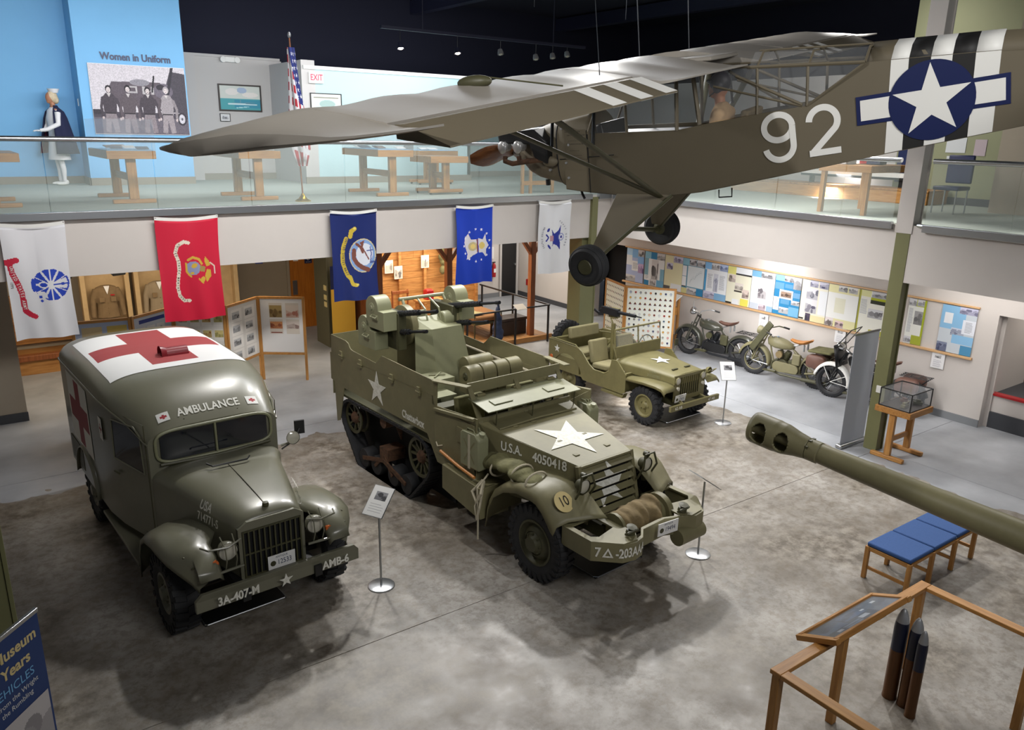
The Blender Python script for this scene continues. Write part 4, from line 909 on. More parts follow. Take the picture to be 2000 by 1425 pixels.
MB().tube([(-.30, -.35, .018), (.42, -.35, .018), (.46, -.31, .018), (.46, .43, .018), (.42, .47, .018), (-.30, .47, .018)], .008, 6).build('rim', 'steel', tr)
# ------------------------------------------------------------------ JEEP
jp = thing('jeep', 'open olive jeep with a machine gun post and white bonnet star', 'jeep', (10.499, 9.502, 0), -1.5275)
for s in (-1, 1):
    P = [(-2.58, .60), (-2.52, .55), (-2.42, .60)]
    P += [(-2.03 + .43 * math.cos(a), .46 + .42 * math.sin(a)) for a in [PI * (1 - i / 12) * .93 + .12 for i in range(13)]]
    P += [(-1.55, .46), (-.50, .46), (-.42, .50), (-.42, .84), (-.66, 1.06), (-.80, 1.05), (-.86, .80), (-.98, .73), (-1.26, .73), (-1.40, .80), (-1.62, 1.0), (-1.74, 1.06), (-2.58, 1.08)]
    b = MB(); b.prism(P, 'xz', s * .76, s * .735); sd = b.build('body_side', 'jeep', jp, smooth=False)
    b = MB(); b.tube([(-2.58, s * .75, 1.09), (-1.74, s * .75, 1.07), (-1.62, s * .75, 1.01), (-1.40, s * .75, .81), (-1.26, s * .75, .735), (-.98, s * .75, .735), (-.86, s * .75, .81)], .016, 8); b.tube([(-2.5, s * .77, 1.13), (-1.78, s * .77, 1.12), (-1.70, s * .77, 1.06)], .013, 6); b.build('body_rail', 'jeep', jp)
    b = MB(); b.prism([(-1.0, .44), (-.46, .44), (-.40, .50), (-.44, .40), (-1.0, .40)], 'xz', s * .70, s * .80); b.build('side_step', 'jeep', jp, smooth=False)
    # flat front wing
    pr = [(-.42, .80), (.0, .83), (.30, .83), (.44, .81), (.52, .74)]; rings = [[(x, s * .42, z), (x, s * .70, z), (x, s * .755, z - .02), (x, s * .76, z - .06)] for x, z in pr]
    b = MB(); b.loft(rings, caps=False, wrap=False); b.build('front_wing', 'jeep', jp, solid=.012, ang=50)
    for x in (0, -2.03): wheel(jp, (x, s * .63, .36), s, .36, .165, .205, 'jeep', 22, .06, dish=.0, bolts=5, name='wheel')
    MB().lathe([(.045, 0), (.04, .012), (.001, .018)], (-2.50, s * .76, .73), (0, s, 0), 16).build('reflector', 'amber', jp)
b = MB(); b.box(-2.60, -2.57, -.75, .75, .58, 1.08); b.box(-2.56, -.45, -.74, .74, .50, .53); b.box(-2.45, -1.7, .45, .74, .53, .80); b.box(-2.45, -1.7, -.74, -.45, .53, .80); b.box(-.50, -.45, -.72, .72, .5, .85); b.tube([(-2.58, -.55, .78), (-2.68, -.56, .78), (-2.68, -.66, .78), (-2.60, -.72, .78)], .014, 6); b.build('body_tub', 'jeep', jp, smooth=False)
b = MB(); b.box(-2.6, .55, -.36, -.30, .40, .50); b.box(-2.6, .55, .30, .36, .40, .50); b.cyl((0, -.6, .36), (0, .6, .36), .035); b.cyl((-2.03, -.6, .36), (-2.03, .6, .36), .035); b.box(-.6, .3, -.25, .25, .45, .80); b.build('chassis', 'odd', jp)
jb = [(-.86, .60, 1.06, .82, .10), (-.60, .575, 1.05, .82, .10), (-.2, .50, 1.035, .82, .09), (.2, .44, 1.01, .80, .08), (.43, .415, .99, .80, .06)]
b = MB(); b.loft([sect(*s, .6, .8) for s in jb]); bo = b.build('bonnet', 'jeep', jp, ang=50)
decal(starpts(.20), 'white', bo, frame((-.26, .0, 1.040), (0, -1, 0), (1, 0, -.07)), 'star_marking', .010, .002)
for y in (-.17, .17): MB().box(.20, .24, y - .07, y + .07, 1.012, 1.03).build('bonnet_block', 'odd', bo, bevel=.004)
text('U.S.A.', .06, 'odl', bo, frame((-.02, -.478, .955), (1, .14, 0), (0, .2, 1)), off=.008); text('20330785', .07, 'odl', bo, frame((.0, -.482, .885), (1, .14, 0), (0, .1, 1)), off=.006)
b = MB(); holes = [rect(y - .022, y + .022, .58, .93) for y in [-.235 + .0588 * k for k in range(9)]]
b.prism([(-.42, .50), (.42, .50), (.42, .98), (-.42, .98)], 'yz', .43, .45, holes); gr = b.build('grille', 'jeep', jp, smooth=False); MB().box(.36, .38, -.36, .36, .55, .95).build('radiator_core', 'dark', gr, smooth=False)
for s in (-1, 1):
    h = MB().lathe([(.001, -.08), (.06, -.05), (.07, .01), (.066, .02)], (.46, s * .345, .88), (1, 0, 0), 20).build('headlight', 'jeep', jp); MB().lathe([(.001, .03), (.04, .026), (.064, .012)], (.46, s * .345, .88), (1, 0, 0), 20).build('headlight_lens', 'lamp', h)
    MB().lathe([(.001, -.03), (.03, -.02), (.035, .02), (.001, .03)], (.47, s * .345, .74), (1, 0, 0), 12).build('marker_lamp', 'lamp', h)
h = MB().lathe([(.001, -.07), (.05, -.04), (.065, .01), (.06, .02)], (.42, .56, .93), (1, 0, 0), 18).tube([(.30, .56, .82), (.40, .56, .88)], .014, 6).tube([(.36, .47, .84), (.52, .48, .97), (.52, .64, .97), (.36, .66, .84)], .01, 6).build('blackout_lamp', 'jeep', jp)
b = MB(); b.box(.57, .62, -.67, .67, .40, .50); bu = b.build('front_bumper', 'jeep', jp, smooth=False, bevel=.006)
for s in (-1, 1): MB().bar((.3, s * .33, .46), (.6, s * .33, .46), .05, .09).tube([(.45, s * .31, .52), (.52, s * .31, .52), (.58, s * .31, .50)], .012, 6).build('frame_horn', 'jeep', bu)
text('62 AB', .075, 'whitew', bu, frame((.622, -.47, .45), (0, 1, 0), (0, 0, 1)), off=.003, bold=.002); text('47 AB', .075, 'whitew', bu, frame((.622, .44, .45), (0, 1, 0), (0, 0, 1)), off=.003, bold=.002)
plate_tag(jp, '17635', frame((.50, -.30, .57), (0, 1, 0), (.15, 0, 1)), .28, .14)
# windscreen
def jw(y, z, o=0): return (-.84 - (z - 1.06) * .10 + o, y, z)
b = MB(); b.prism([(-.60, 1.04), (.60, 1.04), (.62, 1.24), (-.62, 1.24)], lambda u, v, w_: jw(u, v, w_), 0, .02); b.build('windscreen_panel', 'jeep', jp, smooth=False)
b = MB(); L_ = [jw(-.62, 1.24), jw(-.62, 1.58), jw(.62, 1.58), jw(.62, 1.24)]; b.tube(L_ + L_[:1], .019, 8, caps=False); b.tube([jw(0, 1.24), jw(0, 1.58)], .015, 8); b.build('windscreen_frame', 'jeep', jp)
b = MB()
for y0, y1 in ((-.60, -.015), (.015, .60)): b.prism(rect(y0, y1, 1.255, 1.565), lambda u, v, w_: jw(u, v, w_), 0, .004)
b.build('windscreen_glass', 'pglass', jp, smooth=False)
decal(starpts(.085), 'white', jp, frame((-2.33, -.76, .93), (1, 0, 0), (0, 0, 1)), 'star_marking', .003, .002)
for y in (-.36, .36):
    b = MB(); b.bx((-1.27, y, .76), (.46, .46, .12), (0, R(-4), 0)); b.bx((-1.56, y, 1.0), (.11, .44, .46), (0, R(-14), 0)); b.build('seat', 'seat', jp, bevel=.035)
    b = MB(); b.box(-1.5, -1.1, y - .2, y + .2, .53, .68); b.build('seat_base', 'jeep', jp, bevel=.01)
b = MB(); b.bx((-2.38, 0, 1.18), (.10, .80, .24), (0, R(-8), 0)); b.bx((-2.18, 0, .80), (.40, .80, .12)); b.build('rear_seat', 'seat', jp, bevel=.03)
b = MB(); b.tube([(-2.5, -.62, 1.10), (-2.45, -.40, 1.10), (-2.40, .4, 1.12), (-1.75, .70, 1.12)], .016, 6); b.bx((-1.85, .5, 1.0), (.4, .36, .06)); b.build('hood_bow', 'jeep', jp)
b = MB(); b.tube([(-.98 - .02 * math.sin(t), .36 + .20 * math.cos(t), 1.14 + .19 * math.sin(t)) for t in [2 * PI * i / 24 for i in range(25)]], .012, 6, caps=False); b.tube([(-.98, .36, 1.14), (-.6, .36, .85)], .02, 6)
for k in range(3): a = 2 * PI * k / 3; b.tube([(-.98, .36, 1.14), (-.98, .36 + .2 * math.cos(a), 1.14 + .19 * math.sin(a))], .007, 5)
b.build('steering_wheel', 'odd', jp)
sp = wheel(jp, (-2.72, .0, .98), -1, .36, .165, .205, 'jeep', 22, .06, name='spare_wheel'); 
sp.matrix_local = Matrix.Translation((-2.72, -.15, 1.0)) @ Matrix.Rotation(R(-90), 4, 'Z') @ Matrix.Translation((2.72, 0, -.98))
b = MB(); b.cyl((-1.52, -.02, .53), (-1.52, -.02, 1.50), .045); b.cyl((-1.52, -.02, .53), (-1.52, -.02, .56), .14); b.tube([(-1.85, -.25, .55), (-1.53, -.04, 1.2)], .02, 6); b.tube([(-1.85, .25, .55), (-1.53, 0, 1.2)], .02, 6); b.tube([(-1.2, -.05, .55), (-1.5, -.03, 1.1)], .02, 6); b.tube([(-1.52, -.02, 1.45), (-1.60, -.02, 1.6), (-1.42, -.02, 1.64)], .022, 6); b.build('gun_pedestal', 'jeep', jp)
b = MB(); b.box(-1.85, -1.40, -.06, .02, 1.66, 1.80); b.cyl((-1.40, -.02, 1.745), (-.95, -.02, 1.755), .034, n=12); b.cyl((-.95, -.02, 1.755), (-.80, -.02, 1.757), .014, n=8); b.box(-1.92, -1.85, -.035, -.005, 1.68, 1.74); b.bx((-2.0, -.02, 1.66), (.16, .03, .05), (0, R(20), 0)); g = b.build('machine_gun', 'gun', jp, bevel=.006)
MB().box(-1.72, -1.52, .02, .16, 1.60, 1.78).build('ammunition_box', 'jeep', g, bevel=.006)
b = MB(); b.tube([(-.55, .70, 1.02), (-.60, .80, 1.15)], .010, 6); b.bx((-.61, .82, 1.20), (.02, .09, .13)); b.build('wing_mirror', 'odd', jp)
c = Canvas(.30, .44, .01, 'ecebe8'); c.photo(.06, .24, .30, .38, 5, '1c2440', 'c04848'); c.lines(.05, .25, .08, .27, .035, 'a8a8b0')
o = c.build('information_sheet', None, lambda u, v: (u - .15, 0, v)); o.location = (9.747, 10.11, .46); o.rotation_euler = (0, 0, -1.5275); tag(o, 'white information sheet hanging on the near side of the jeep', 'sheet'); o.modifiers.new('s', 'SOLIDIFY').thickness = .004
tr = MB().box(-.36, .25, -.30, .66, .004, .02).build('drip_tray', 'black', None, bevel=.006); tag(tr, 'black drip tray with steel rim on the floor under the jeep bumper', 'drip tray'); tr.location = jp.location; tr.rotation_euler = jp.rotation_euler
MB().tube([(-.36, -.30, .018), (.23, -.30, .018), (.25, -.28, .018), (.25, .64, .018), (.23, .66, .018), (-.36, .66, .018)], .008, 6).build('rim', 'steel', tr)
# ================================================================== THE AIRCRAFT hanging from the ceiling
pl = thing('observation_aircraft', 'olive high-wing aircraft numbered 92 hanging over the hall', 'aircraft', (5.898, 8.229, 4.837), rot=(-.15, .046, 1.896))
def interp(tab, s):
    if s <= tab[0][0]: return tab[0][1]
    for a, c in zip(tab, tab[1:]):
        if s <= c[0]: return a[1] + (c[1] - a[1]) * (s - a[0]) / (c[0] - a[0])
    return tab[-1][1]
BOT = [(.30, -.18), (.40, -.27), (.60, -.335), (.86, -.388), (1.2, -.43), (1.7, -.465), (2.15, -.473), (2.6, -.42), (3.4, -.26), (4.37, -.064), (5.2, .092), (6.6, .36)]
SIL = [(1.28, .21), (2.35, .215), (2.7, .27), (3.2, .336), (3.68, .395)]
TOP = [(4.15, .73), (5.2, .735), (6.6, .62)]
def Wf(s): return .33 if s < 3.6 else .33 - .085 * (s - 3.6)
def sf(side): return lambda s, z, w_: (-s, side * (Wf(s) + w_), z)
ss = [.95, 1.1, 1.28, 1.7, 2.15, 2.6, 3.0, 3.4, 3.68, 4.15, 4.6, 5.0, 5.4, 6.0, 6.6]
EDGE = [(.95, .33), (1.28, .215), (2.35, .215), (2.7, .27), (3.2, .336), (3.68, .395), (4.15, .73), (5.2, .735), (5.9, .68), (6.6, .62)]
sq = sorted(set([.95 + .1 * i for i in range(57)] + [1.28, 2.15, 2.35, 2.7, 3.2, 3.6, 3.68, 4.15, 4.37, 5.2]))
for sd in (1, -1):
    f_ = sf(sd); b = MB(); b.loft([[f_(s, interp(BOT, s), 0), f_(s, interp(EDGE, s), 0), f_(s, interp(EDGE, s), -.012), f_(s, interp(BOT, s), -.012)] for s in sq]); b.build('fuselage_side', 'plane', pl, smooth=False)
b = MB(); b.loft([[(-s, -Wf(s), interp(BOT, s)), (-s, Wf(s), interp(BOT, s))] for s in ss], caps=False, wrap=False); b.build('fuselage_belly', 'plane', pl, solid=.008)
b = MB(); b.loft([[(-s, -Wf(s), interp(TOP, s)), (-s, -Wf(s) * .6, interp(TOP, s) + .10), (-s, 0, interp(TOP, s) + .15), (-s, Wf(s) * .6, interp(TOP, s) + .10), (-s, Wf(s), interp(TOP, s))] for s in (4.15, 4.35, 4.6, 5.0, 5.4, 6.0, 6.6)], caps=False, wrap=False); td = b.build('turtle_deck', 'plane', pl, solid=.008)
# nose cowling
b = MB(); rg = []
for s, hw, zt, zb in ((.16, .11, .14, -.10), (.26, .18, .20, -.17), (.36, .23, .24, -.25), (.5, .27, .28, -.31), (.7, .31, .34, -.355), (.86, .33, .375, -.39)):
    rg.append([(-s, hw * math.copysign(abs(math.cos(t)) ** .6, math.cos(t)), (zt + zb) / 2 + (zt - zb) / 2 * math.copysign(abs(math.sin(t)) ** .6, math.sin(t))) for t in [2 * PI * i / 24 for i in range(24)]])
b.loft(rg); co = b.build('nose_cowling', 'plane', pl, ang=50)
b = MB(); rg = []
for s, hw, zt, zb in ((.87, .335, .38, -.395), (1.0, .335, .405, -.41), (1.24, .335, .43, -.435), (1.28, .333, .38, -.44)):
    rg.append([(-s, hw * math.copysign(abs(math.cos(t)) ** .55, math.cos(t)), (zt + zb) / 2 + (zt - zb) / 2 * math.copysign(abs(math.sin(t)) ** .55, math.sin(t))) for t in [2 * PI * i / 28 for i in range(28)]])
b.loft(rg); bc = b.build('boot_cowling', 'plane', pl, ang=50)
b = MB(); b.tube([(-.865, .34 * math.copysign(abs(math.cos(t)) ** .6, math.cos(t)), -.005 + .39 * math.copysign(abs(math.sin(t)) ** .6, math.sin(t))) for t in [2 * PI * i / 28 for i in range(29)]], .008, 5, caps=False); b.tube([(-1.28, .342, .21), (-1.28, .342, -.44)], .005, 5); b.tube([(-.9, .340, -.06), (-1.6, .335, -.02)], .005, 5); b.build('cowling_seam', 'black', bc)
for s, z in ((.95, .28), (1.03, .10), (.98, -.10), (1.0, -.27), (.72, .2), (.75, -.18)): MB().cyl((-s, .32, z), (-s, .348, z), .014, n=8).build('cowling_stud', 'silver', bc)
cs = Canvas(.34, .36, .006, '5d5647')
for i, (y, x0, x1) in enumerate(((.34, .02, .25), (.30, .05, .32), (.23, .06, .22), (.19, .03, .33), (.11, .08, .22), (.05, .08, .26), (.02, .08, .24))):
    r = np.random.RandomState(i); x = x0
    while x < x1: w_ = .006 + .012 * r.rand(); cs.rect(x, x + w_, y - .009, y, '35322a'); x += w_ + .006
cs.build('stencil_marking', bc, lambda u, v: (-.98 - u * .85, .345, -.06 + v * .9))
for sd in (1, -1):
    b = MB(); b.prism([(-.10, .27), (-.62, .30), (-.80, .16), (-.78, -.10), (-.60, -.02), (-.55, .13), (-.12, .15)], 'xz', sd * .20, sd * .44); sh = b.build('cylinder_shroud', 'black', pl, bevel=.02)
    for s in (.20, .42):
        b = MB()
        for k in range(5): b.lathe([(.06, 0), (.062, .012), (.05, .016)], (-s, sd * (.38 + .02 * k), .11), (0, sd, 0), 16, caps=True)
        b.ell((-s, sd * .49, .11), (.06, .03, .075), 14, 8); b.build('cylinder', 'alu', sh)
    b = MB(); b.tube([(-.20, sd * .44, 0), (-.20, sd * .46, -.05), (-.30, sd * .46, -.08), (-.50, sd * .44, -.06), (-.72, sd * .38, -.05)], .032, 10); b.tube([(-.40, sd * .45, 0), (-.41, sd * .46, -.06)], .028, 8); b.build('exhaust_pipe', 'rust', sh)
    b = MB(); b.ell((-.78, sd * .36, -.08), (.10, .05, .06)); b.build('carburettor_bulge', 'plane', sh)
# propeller
b = MB(); ax = Vector((0, .995, .05)).normalized(); up = ax.cross(Vector((1, 0, 0)))
rg = []
for i in range(15):
    t = -1 + 2 * i / 14; r = abs(t) * .91; ch = .05 + .085 * math.sin(min(1, abs(t) * 1.05) * PI) ** .7 * 1.0; th = .028 * (1 - abs(t) * .75); tw = (1 - abs(t)) * .9 * (1 if t > 0 else -1)
    c0 = Vector((-.04, 0, 0)) + ax * (t * .91); d1 = (up * math.cos(tw) + Vector((1, 0, 0)) * math.sin(tw)); d2 = ax.cross(d1)
    rg.append([c0 + d1 * (ch * math.cos(a)) + d2 * (th * math.sin(a)) for a in [2 * PI * k / 10 for k in range(10)]])
b.loft(rg); pr = b.build('propeller', 'prop', pl, ang=60)
MB().lathe([(.001, .07), (.04, .05), (.09, -.03), (.09, -.12)], (-.04, 0, 0), (1, 0, 0), 20).build('propeller_hub', 'silver', pr)
# wings
def wz(s, y):
    base = [(1.35, .80), (1.42, .86), (1.6, .925), (1.85, .962), (2.1, .965), (2.4, .92), (2.72, .85), (3.11, .775)]
    return interp(base, s)
def wsec(y, te):
    ay = abs(y); le = 1.35; t = 0
    if ay > 4.75:
        u = max(0, (ay - 4.87) / .645); k = max(0, 1 - u * u) ** .5; m_ = 1.75; te = m_ + (te - m_) * k; le = m_ - (m_ - 1.35 + .2 * min(1, u * 2)) * max(0, 1 - u ** 5) ** .5; t = 1 - k
    rib = .020 * abs(math.sin(PI * (ay - .35) / .74)) if ay > .4 else 0
    up_, lo = [], []
    for i in range(13):
        q = i / 12; s = le + (te - le) * q; f = math.sin(PI * min(1, max(0, q))) ** .7
        so = 1.35 + (s - 1.35) if t == 0 else s
        zt = wz(s, y) - rib * f; zb = .79 - .035 * math.sin(PI * q) ** .6 + .035 * max(0, min(1, (ay - 4.2) / .7))
        zt = zt * (1 - t * .55) + .80 * t * .55
        if zt < zb + .012: zt = zb + .012
        up_.append((-s, y, zt)); lo.append((-s, y, zb))
    return up_ + lo[::-1]
for sd in (1, -1):
    ys = [0.36 + .074 * i for i in range(0, 22)]; ys = [y for y in ys if y < 1.93] + [1.95]
    b = MB(); b.loft([wsec(sd * y, 3.11) for y in ys]); w1 = b.build('wing_inner_panel', 'planelit', pl, ang=28)
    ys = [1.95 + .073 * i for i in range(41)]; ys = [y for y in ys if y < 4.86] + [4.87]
    b = MB(); b.loft([wsec(sd * y, 2.70) for y in ys]); b.build('wing_main_panel', 'planelit', pl, ang=28)
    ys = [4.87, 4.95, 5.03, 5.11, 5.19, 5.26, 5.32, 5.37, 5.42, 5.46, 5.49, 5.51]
    b = MB(); b.loft([wsec(sd * y, 3.11) for y in ys]); tp = b.build('wing_tip', 'planelit', pl, ang=40)
    MB().box(-2.738, -2.69, min(sd * 1.96, sd * 4.86), max(sd * 1.96, sd * 4.86), .80, .826).build('hinge_gap_shade', 'black', w1, smooth=False)  # black strip added so the gap before the aileron looks shaded
    # drooped aileron with white bands at its inner end
    y = 1.97; bands = [(1.97, 2.18, 'white'), (2.18, 2.40, 'plane'), (2.40, 2.61, 'white'), (2.61, 2.83, 'plane'), (2.83, 3.04, 'white'), (3.04, 4.85, 'plane')]
    b = MB(); b.box(0, 0, 0, 0, 0, 0) if False else None
    sec = lambda y: [(-2.735, y, .842), (-2.80, y, .842), (-3.115, y, .718), (-3.118, y, .708), (-2.735, y, .765)]
    b.loft([sec(sd * 1.97), sec(sd * 4.85)]); al = b.build('aileron', 'plane', pl, smooth=False)
    for y0, y1, m_ in bands[:5]:
        if m_ == 'white':
            b = MB(); q = [tuple(v) for v in (sec(sd * y0)[1], sec(sd * y1)[1], sec(sd * y1)[2], sec(sd * y0)[2])]; b.add([(x, yy, z + .003) for x, yy, z in q], [(0, 1, 2, 3)]); q = [sec(sd * y0)[4], sec(sd * y1)[4], sec(sd * y1)[3], sec(sd * y0)[3]]; b.add([(x, yy, z - .003) for x, yy, z in q], [(0, 1, 2, 3)]); b.build('white_band', 'white', al, smooth=False)
    b = MB()
    base = Vector((-2.15, sd * .36, -.47)); f = Vector((-1.48, sd * 2.74, .745)); r_ = Vector((-2.17, sd * 2.65, .745))
    for e in (f, r_):
        b = MB(); d = (e - base).normalized(); n1 = d.cross(Vector((1, 0, 0))).normalized(); rings = []
        for p in (base, e): rings.append([p + Vector((1, 0, 0)) * (.045 * math.cos(a)) + n1 * (.016 * math.sin(a)) for a in [2 * PI * k / 10 for k in range(10)]])
        b.loft(rings); st = b.build('lift_strut', 'odd', pl)
        p = base.lerp(e, .60); MB().tube([p, (p.x, p.y - sd * .10, .75)], .016, 6).build('jury_strut', 'black', st)
    # undercarriage
    b = MB(); A_, B_, C_, D_ = (-1.62, sd * .34, -.45), (-2.28, sd * .34, -.455), (-1.60, sd * .80, -1.06), (-1.47, sd * .79, -1.04)
    b.add([A_, B_, C_, D_], [(0, 1, 2, 3)]); ug = b.build('undercarriage_fairing', 'plane', pl, smooth=False, solid=.03, bevel=.008)
    b = MB(); b.tube([B_, C_], .022, 8); b.tube([(-1.54, sd * .10, -.95), (-1.54, sd * .70, -1.10)], .028, 8); b.tube([(-1.54, sd * .66, -1.10), (-1.54, sd * .95, -1.118)], .03, 8); b.tube([(-1.9, 0, -.47), (-1.54, sd * .10, -.95)], .02, 6); b.build('undercarriage_leg', 'odd', ug)
    b = MB(); c0 = (-1.54, sd * .93, -1.118)
    b.lathe([(.09, -.085), (.13, -.10), (.185, -.10), (.215, -.06), (.226, 0), (.215, .06), (.185, .10), (.13, .10), (.09, .085)], c0, (0, sd, 0), 40, caps=True)
    for q in (-.06, -.03, 0, .03, .06): b.lathe([(.221 - abs(q) * .12, q - .008), (.231 - abs(q) * .12, q), (.221 - abs(q) * .12, q + .008)], c0, (0, sd, 0), 40)
    wb = b.build('tire', 'rubber', ug); MB().lathe([(.09, .08), (.08, .095), (.001, .10)], c0, (0, sd, 0), 20, caps=True).build('hub_cap', 'odd', wb)
    MB().lathe([(.09, .08), (.05, .10), (.04, .12), (.001, .12)], c0, (0, -sd, 0), 20, caps=True).build('hub_cap', 'odd', wb)
MB().box(-2.75, -1.45, -.37, .37, .86, .90).build('cabin_roof', 'planelit', pl, bevel=.02)
b = MB(); b.ell((-2.15, 3.35, .97), (.16, .06, .05)); b.tube([(-2.2, 3.30, 1.0), (-2.72, 3.05, .88)], .006, 5); b.build('aileron_horn_fairing', 'odd', pl)
# glazing and frame tubes
b = MB()
T = lambda s, y, z: (-s, y, z)
for sd in (1, -1):
    b = MB()
    y = sd * .325
    for p, q, r in (((1.28, .21), (1.55, .80), .014), ((1.77, .20), (1.76, .80), .016), ((2.35, .21), (2.36, .80), .020), ((2.60, .26), (2.53, .80), .022), ((3.19, .335), (3.19, .77), .014), ((3.66, .39), (3.66, .735), .014), ((2.6, .79), (3.2, .77), .012), ((3.1, .77), (4.15, .735), .018), ((3.66, .39), (4.15, .73), .012), ((2.98, .70), (3.62, .40), .016), ((2.75, .62), (3.62, .39), .012)):
        b.tube([T(p[0], y, p[1]), T(q[0], y, q[1])], r, 6)
    b.build('cabin_frame', 'plane', pl)
b = MB()
for s, z in ((3.19, .77), (3.66, .74), (4.15, .735)): b.tube([T(s, -.325, z), T(s, -.16, z + .12), T(s, .16, z + .12), T(s, .325, z)], .012, 6)
b.tube([T(3.1, 0, .90), T(4.15, 0, .87)], .010, 6); b.tube([T(3.19, .32, .77), T(3.66, -.32, .74)], .01, 6); b.tube([T(3.3, -.3, .34), T(2.9, .3, .75)], .012, 6)
b.build('roof_frame', 'plane', pl)
b = MB()
for sd in (1, -1):
    y = sd * .328
    b.add([T(1.28, y, .21), T(2.35, y, .21), T(2.35, y, .79), T(1.55, y, .79)], [(0, 1, 2, 3)]); b.add([T(2.6, y, .27), T(3.68, y, .395), T(4.15, y, .73), T(3.1, y, .77), T(2.6, y, .79)], [(0, 1, 2, 3, 4)])
b.add([T(1.24, -.30, .30), T(1.10, 0, .41), T(1.24, .30, .30), T(1.55, .33, .80), T(1.5, 0, .86), T(1.55, -.33, .80)], [(0, 1, 4, 5), (1, 2, 3, 4)])
b.loft([[T(s, -.325, z), T(s, -.16, z + .12), T(s, .16, z + .12), T(s, .325, z)] for s, z in ((3.11, .775), (3.66, .74), (4.15, .735))], caps=False, wrap=False)
b.build('cabin_glazing', 'pglass', pl, smooth=False)
MB().box(-2.3, -1.30, -.30, .30, .14, .18).build('instrument_shelf', 'black', pl, bevel=.02)
b = MB(); b.bx((-1.42, 0, .20), (.08, .58, .22), (0, R(12), 0)); b.build('instrument_panel', 'black', pl, bevel=.02)
b = MB(); b.bx((-2.98, 0, .12), (.08, .46, .50), (0, R(-12), 0)); b.bx((-2.75, 0, -.12), (.42, .46, .06)); b.build('seat', 'canvas', pl, bevel=.02)
# markings on the left flank and right flank
def fdec(P, m_, off, name='marking', par=pl, sd=1, holes=()): return MB().prism(P, sf(sd), off, off + .002, holes).build(name, m_, par, smooth=False)
for sd in (1, -1):
    for i, (a, c) in enumerate(zip((4.35, 4.49, 4.66, 4.82, 4.99), (4.49, 4.66, 4.82, 4.99, 5.17))):
        m_ = 'white' if i % 2 == 0 else 'ink'
        fdec([(a, interp(BOT, a) + .002), (c, interp(BOT, c) + .002), (c, interp(TOP, c)), (a, interp(TOP, a))], m_, .002, 'invasion_stripe', sd=sd)
        b = MB(); b.loft([[(-s, -Wf(s), interp(TOP, s) + .004), (-s, -Wf(s) * .6, interp(TOP, s) + .105), (-s, 0, interp(TOP, s) + .155), (-s, Wf(s) * .6, interp(TOP, s) + .105), (-s, Wf(s), interp(TOP, s) + .004)] for s in (a, c)], caps=False, wrap=False)
        if sd > 0: b.build('invasion_stripe', m_, pl, solid=.003)
    cs_, cz, an = 4.69, .375, R(6); RT = lambda P: [(cs_ + u * math.cos(an) - v * math.sin(an), cz + u * math.sin(an) + v * math.cos(an)) for u, v in P]
    fdec(RT(rect(-.60, .58, -.125, .125)), 'navy', .006, 'insignia_bar', sd=sd); fdec(RT(rect(-.565, .545, -.09, .09)), 'white', .0085, 'insignia_bar', sd=sd)
    fdec(ngon(.335, 48, cs_, cz), 'navy', .011, 'insignia_disc', sd=sd); fdec(RT(starpts(.315)), 'white', .0135, 'insignia_star', sd=sd)
# numerals 92 drawn as strokes
def stroke(path, wd):
    L, Rr = [], []
    for i, p in enumerate(path):
        a, c = path[max(i - 1, 0)], path[min(i + 1, len(path) - 1)]; d = Vector((c[0] - a[0], c[1] - a[1])).normalized(); n = Vector((-d.y, d.x)) * wd / 2
        L.append((p[0] + n.x, p[1] + n.y)); Rr.append((p[0] - n.x, p[1] - n.y))
    return L + Rr[::-1]
def numeral(paths, s0, z0, sd, wd=.058):
    for ip, P in enumerate(paths):
        an = R(7) * 1; Q = [(s0 + u * math.cos(an) - v * math.sin(an), z0 + u * math.sin(an) + v * math.cos(an)) for u, v in stroke(P, wd)]
        if sd < 0: Q = [(2 * s0 - u, v) for u, v in Q]
        b = MB(); n = len(Q) // 2; top, bot = Q[:n], Q[n:][::-1]; f = sf(sd)
        b.add([f(u, v, .004 + .004 * ip) for u, v in top] + [f(u, v, .004 + .004 * ip) for u, v in bot], [(i, i + 1, n + i + 1, n + i) for i in range(n - 1)]); b.build('numeral', 'white', pl, smooth=False, solid=.003)
def arcp(cx, cy, rx, ry, a0, a1, n=26): return [(cx + rx * math.cos(R(a0 + (a1 - a0) * i / n)), cy + ry * math.sin(R(a0 + (a1 - a0) * i / n))) for i in range(n + 1)]
nine = [arcp(0, .10, .135, .118, 0, 360, 40), arcp(0, .10, .135, .10, -0, -1, 1)[:0] or [(.135, .10), (.135, -.06)] + arcp(0, -.075, .135, .13, 0, -170, 26)]
two = [arcp(0, .09, .125, .125, 175, -35, 26) + [(-.115, -.19)], [(-.14, -.19), (.14, -.19)]]
numeral(nine, 3.41, .105, 1); numeral(two, 3.82, .155, 1)
b = MB()
for s in (2.75,): b.tube([(-s, .2, -.42), (-s, .2, -.50), (-s - .14, .2, -.49), (-s - .14, .2, -.40)], .008, 5)
b.build('boarding_step', 'black', pl)
b = MB(); b.tube([(-1.0, .1, -.41), (-1.02, .1, -.50), (-1.05, .1, -.56)], .015, 6); b.tube([(-.55, .1, -.33), (-.55, .1, -.40)], .03, 6); b.build('drain_pipe', 'black', pl)
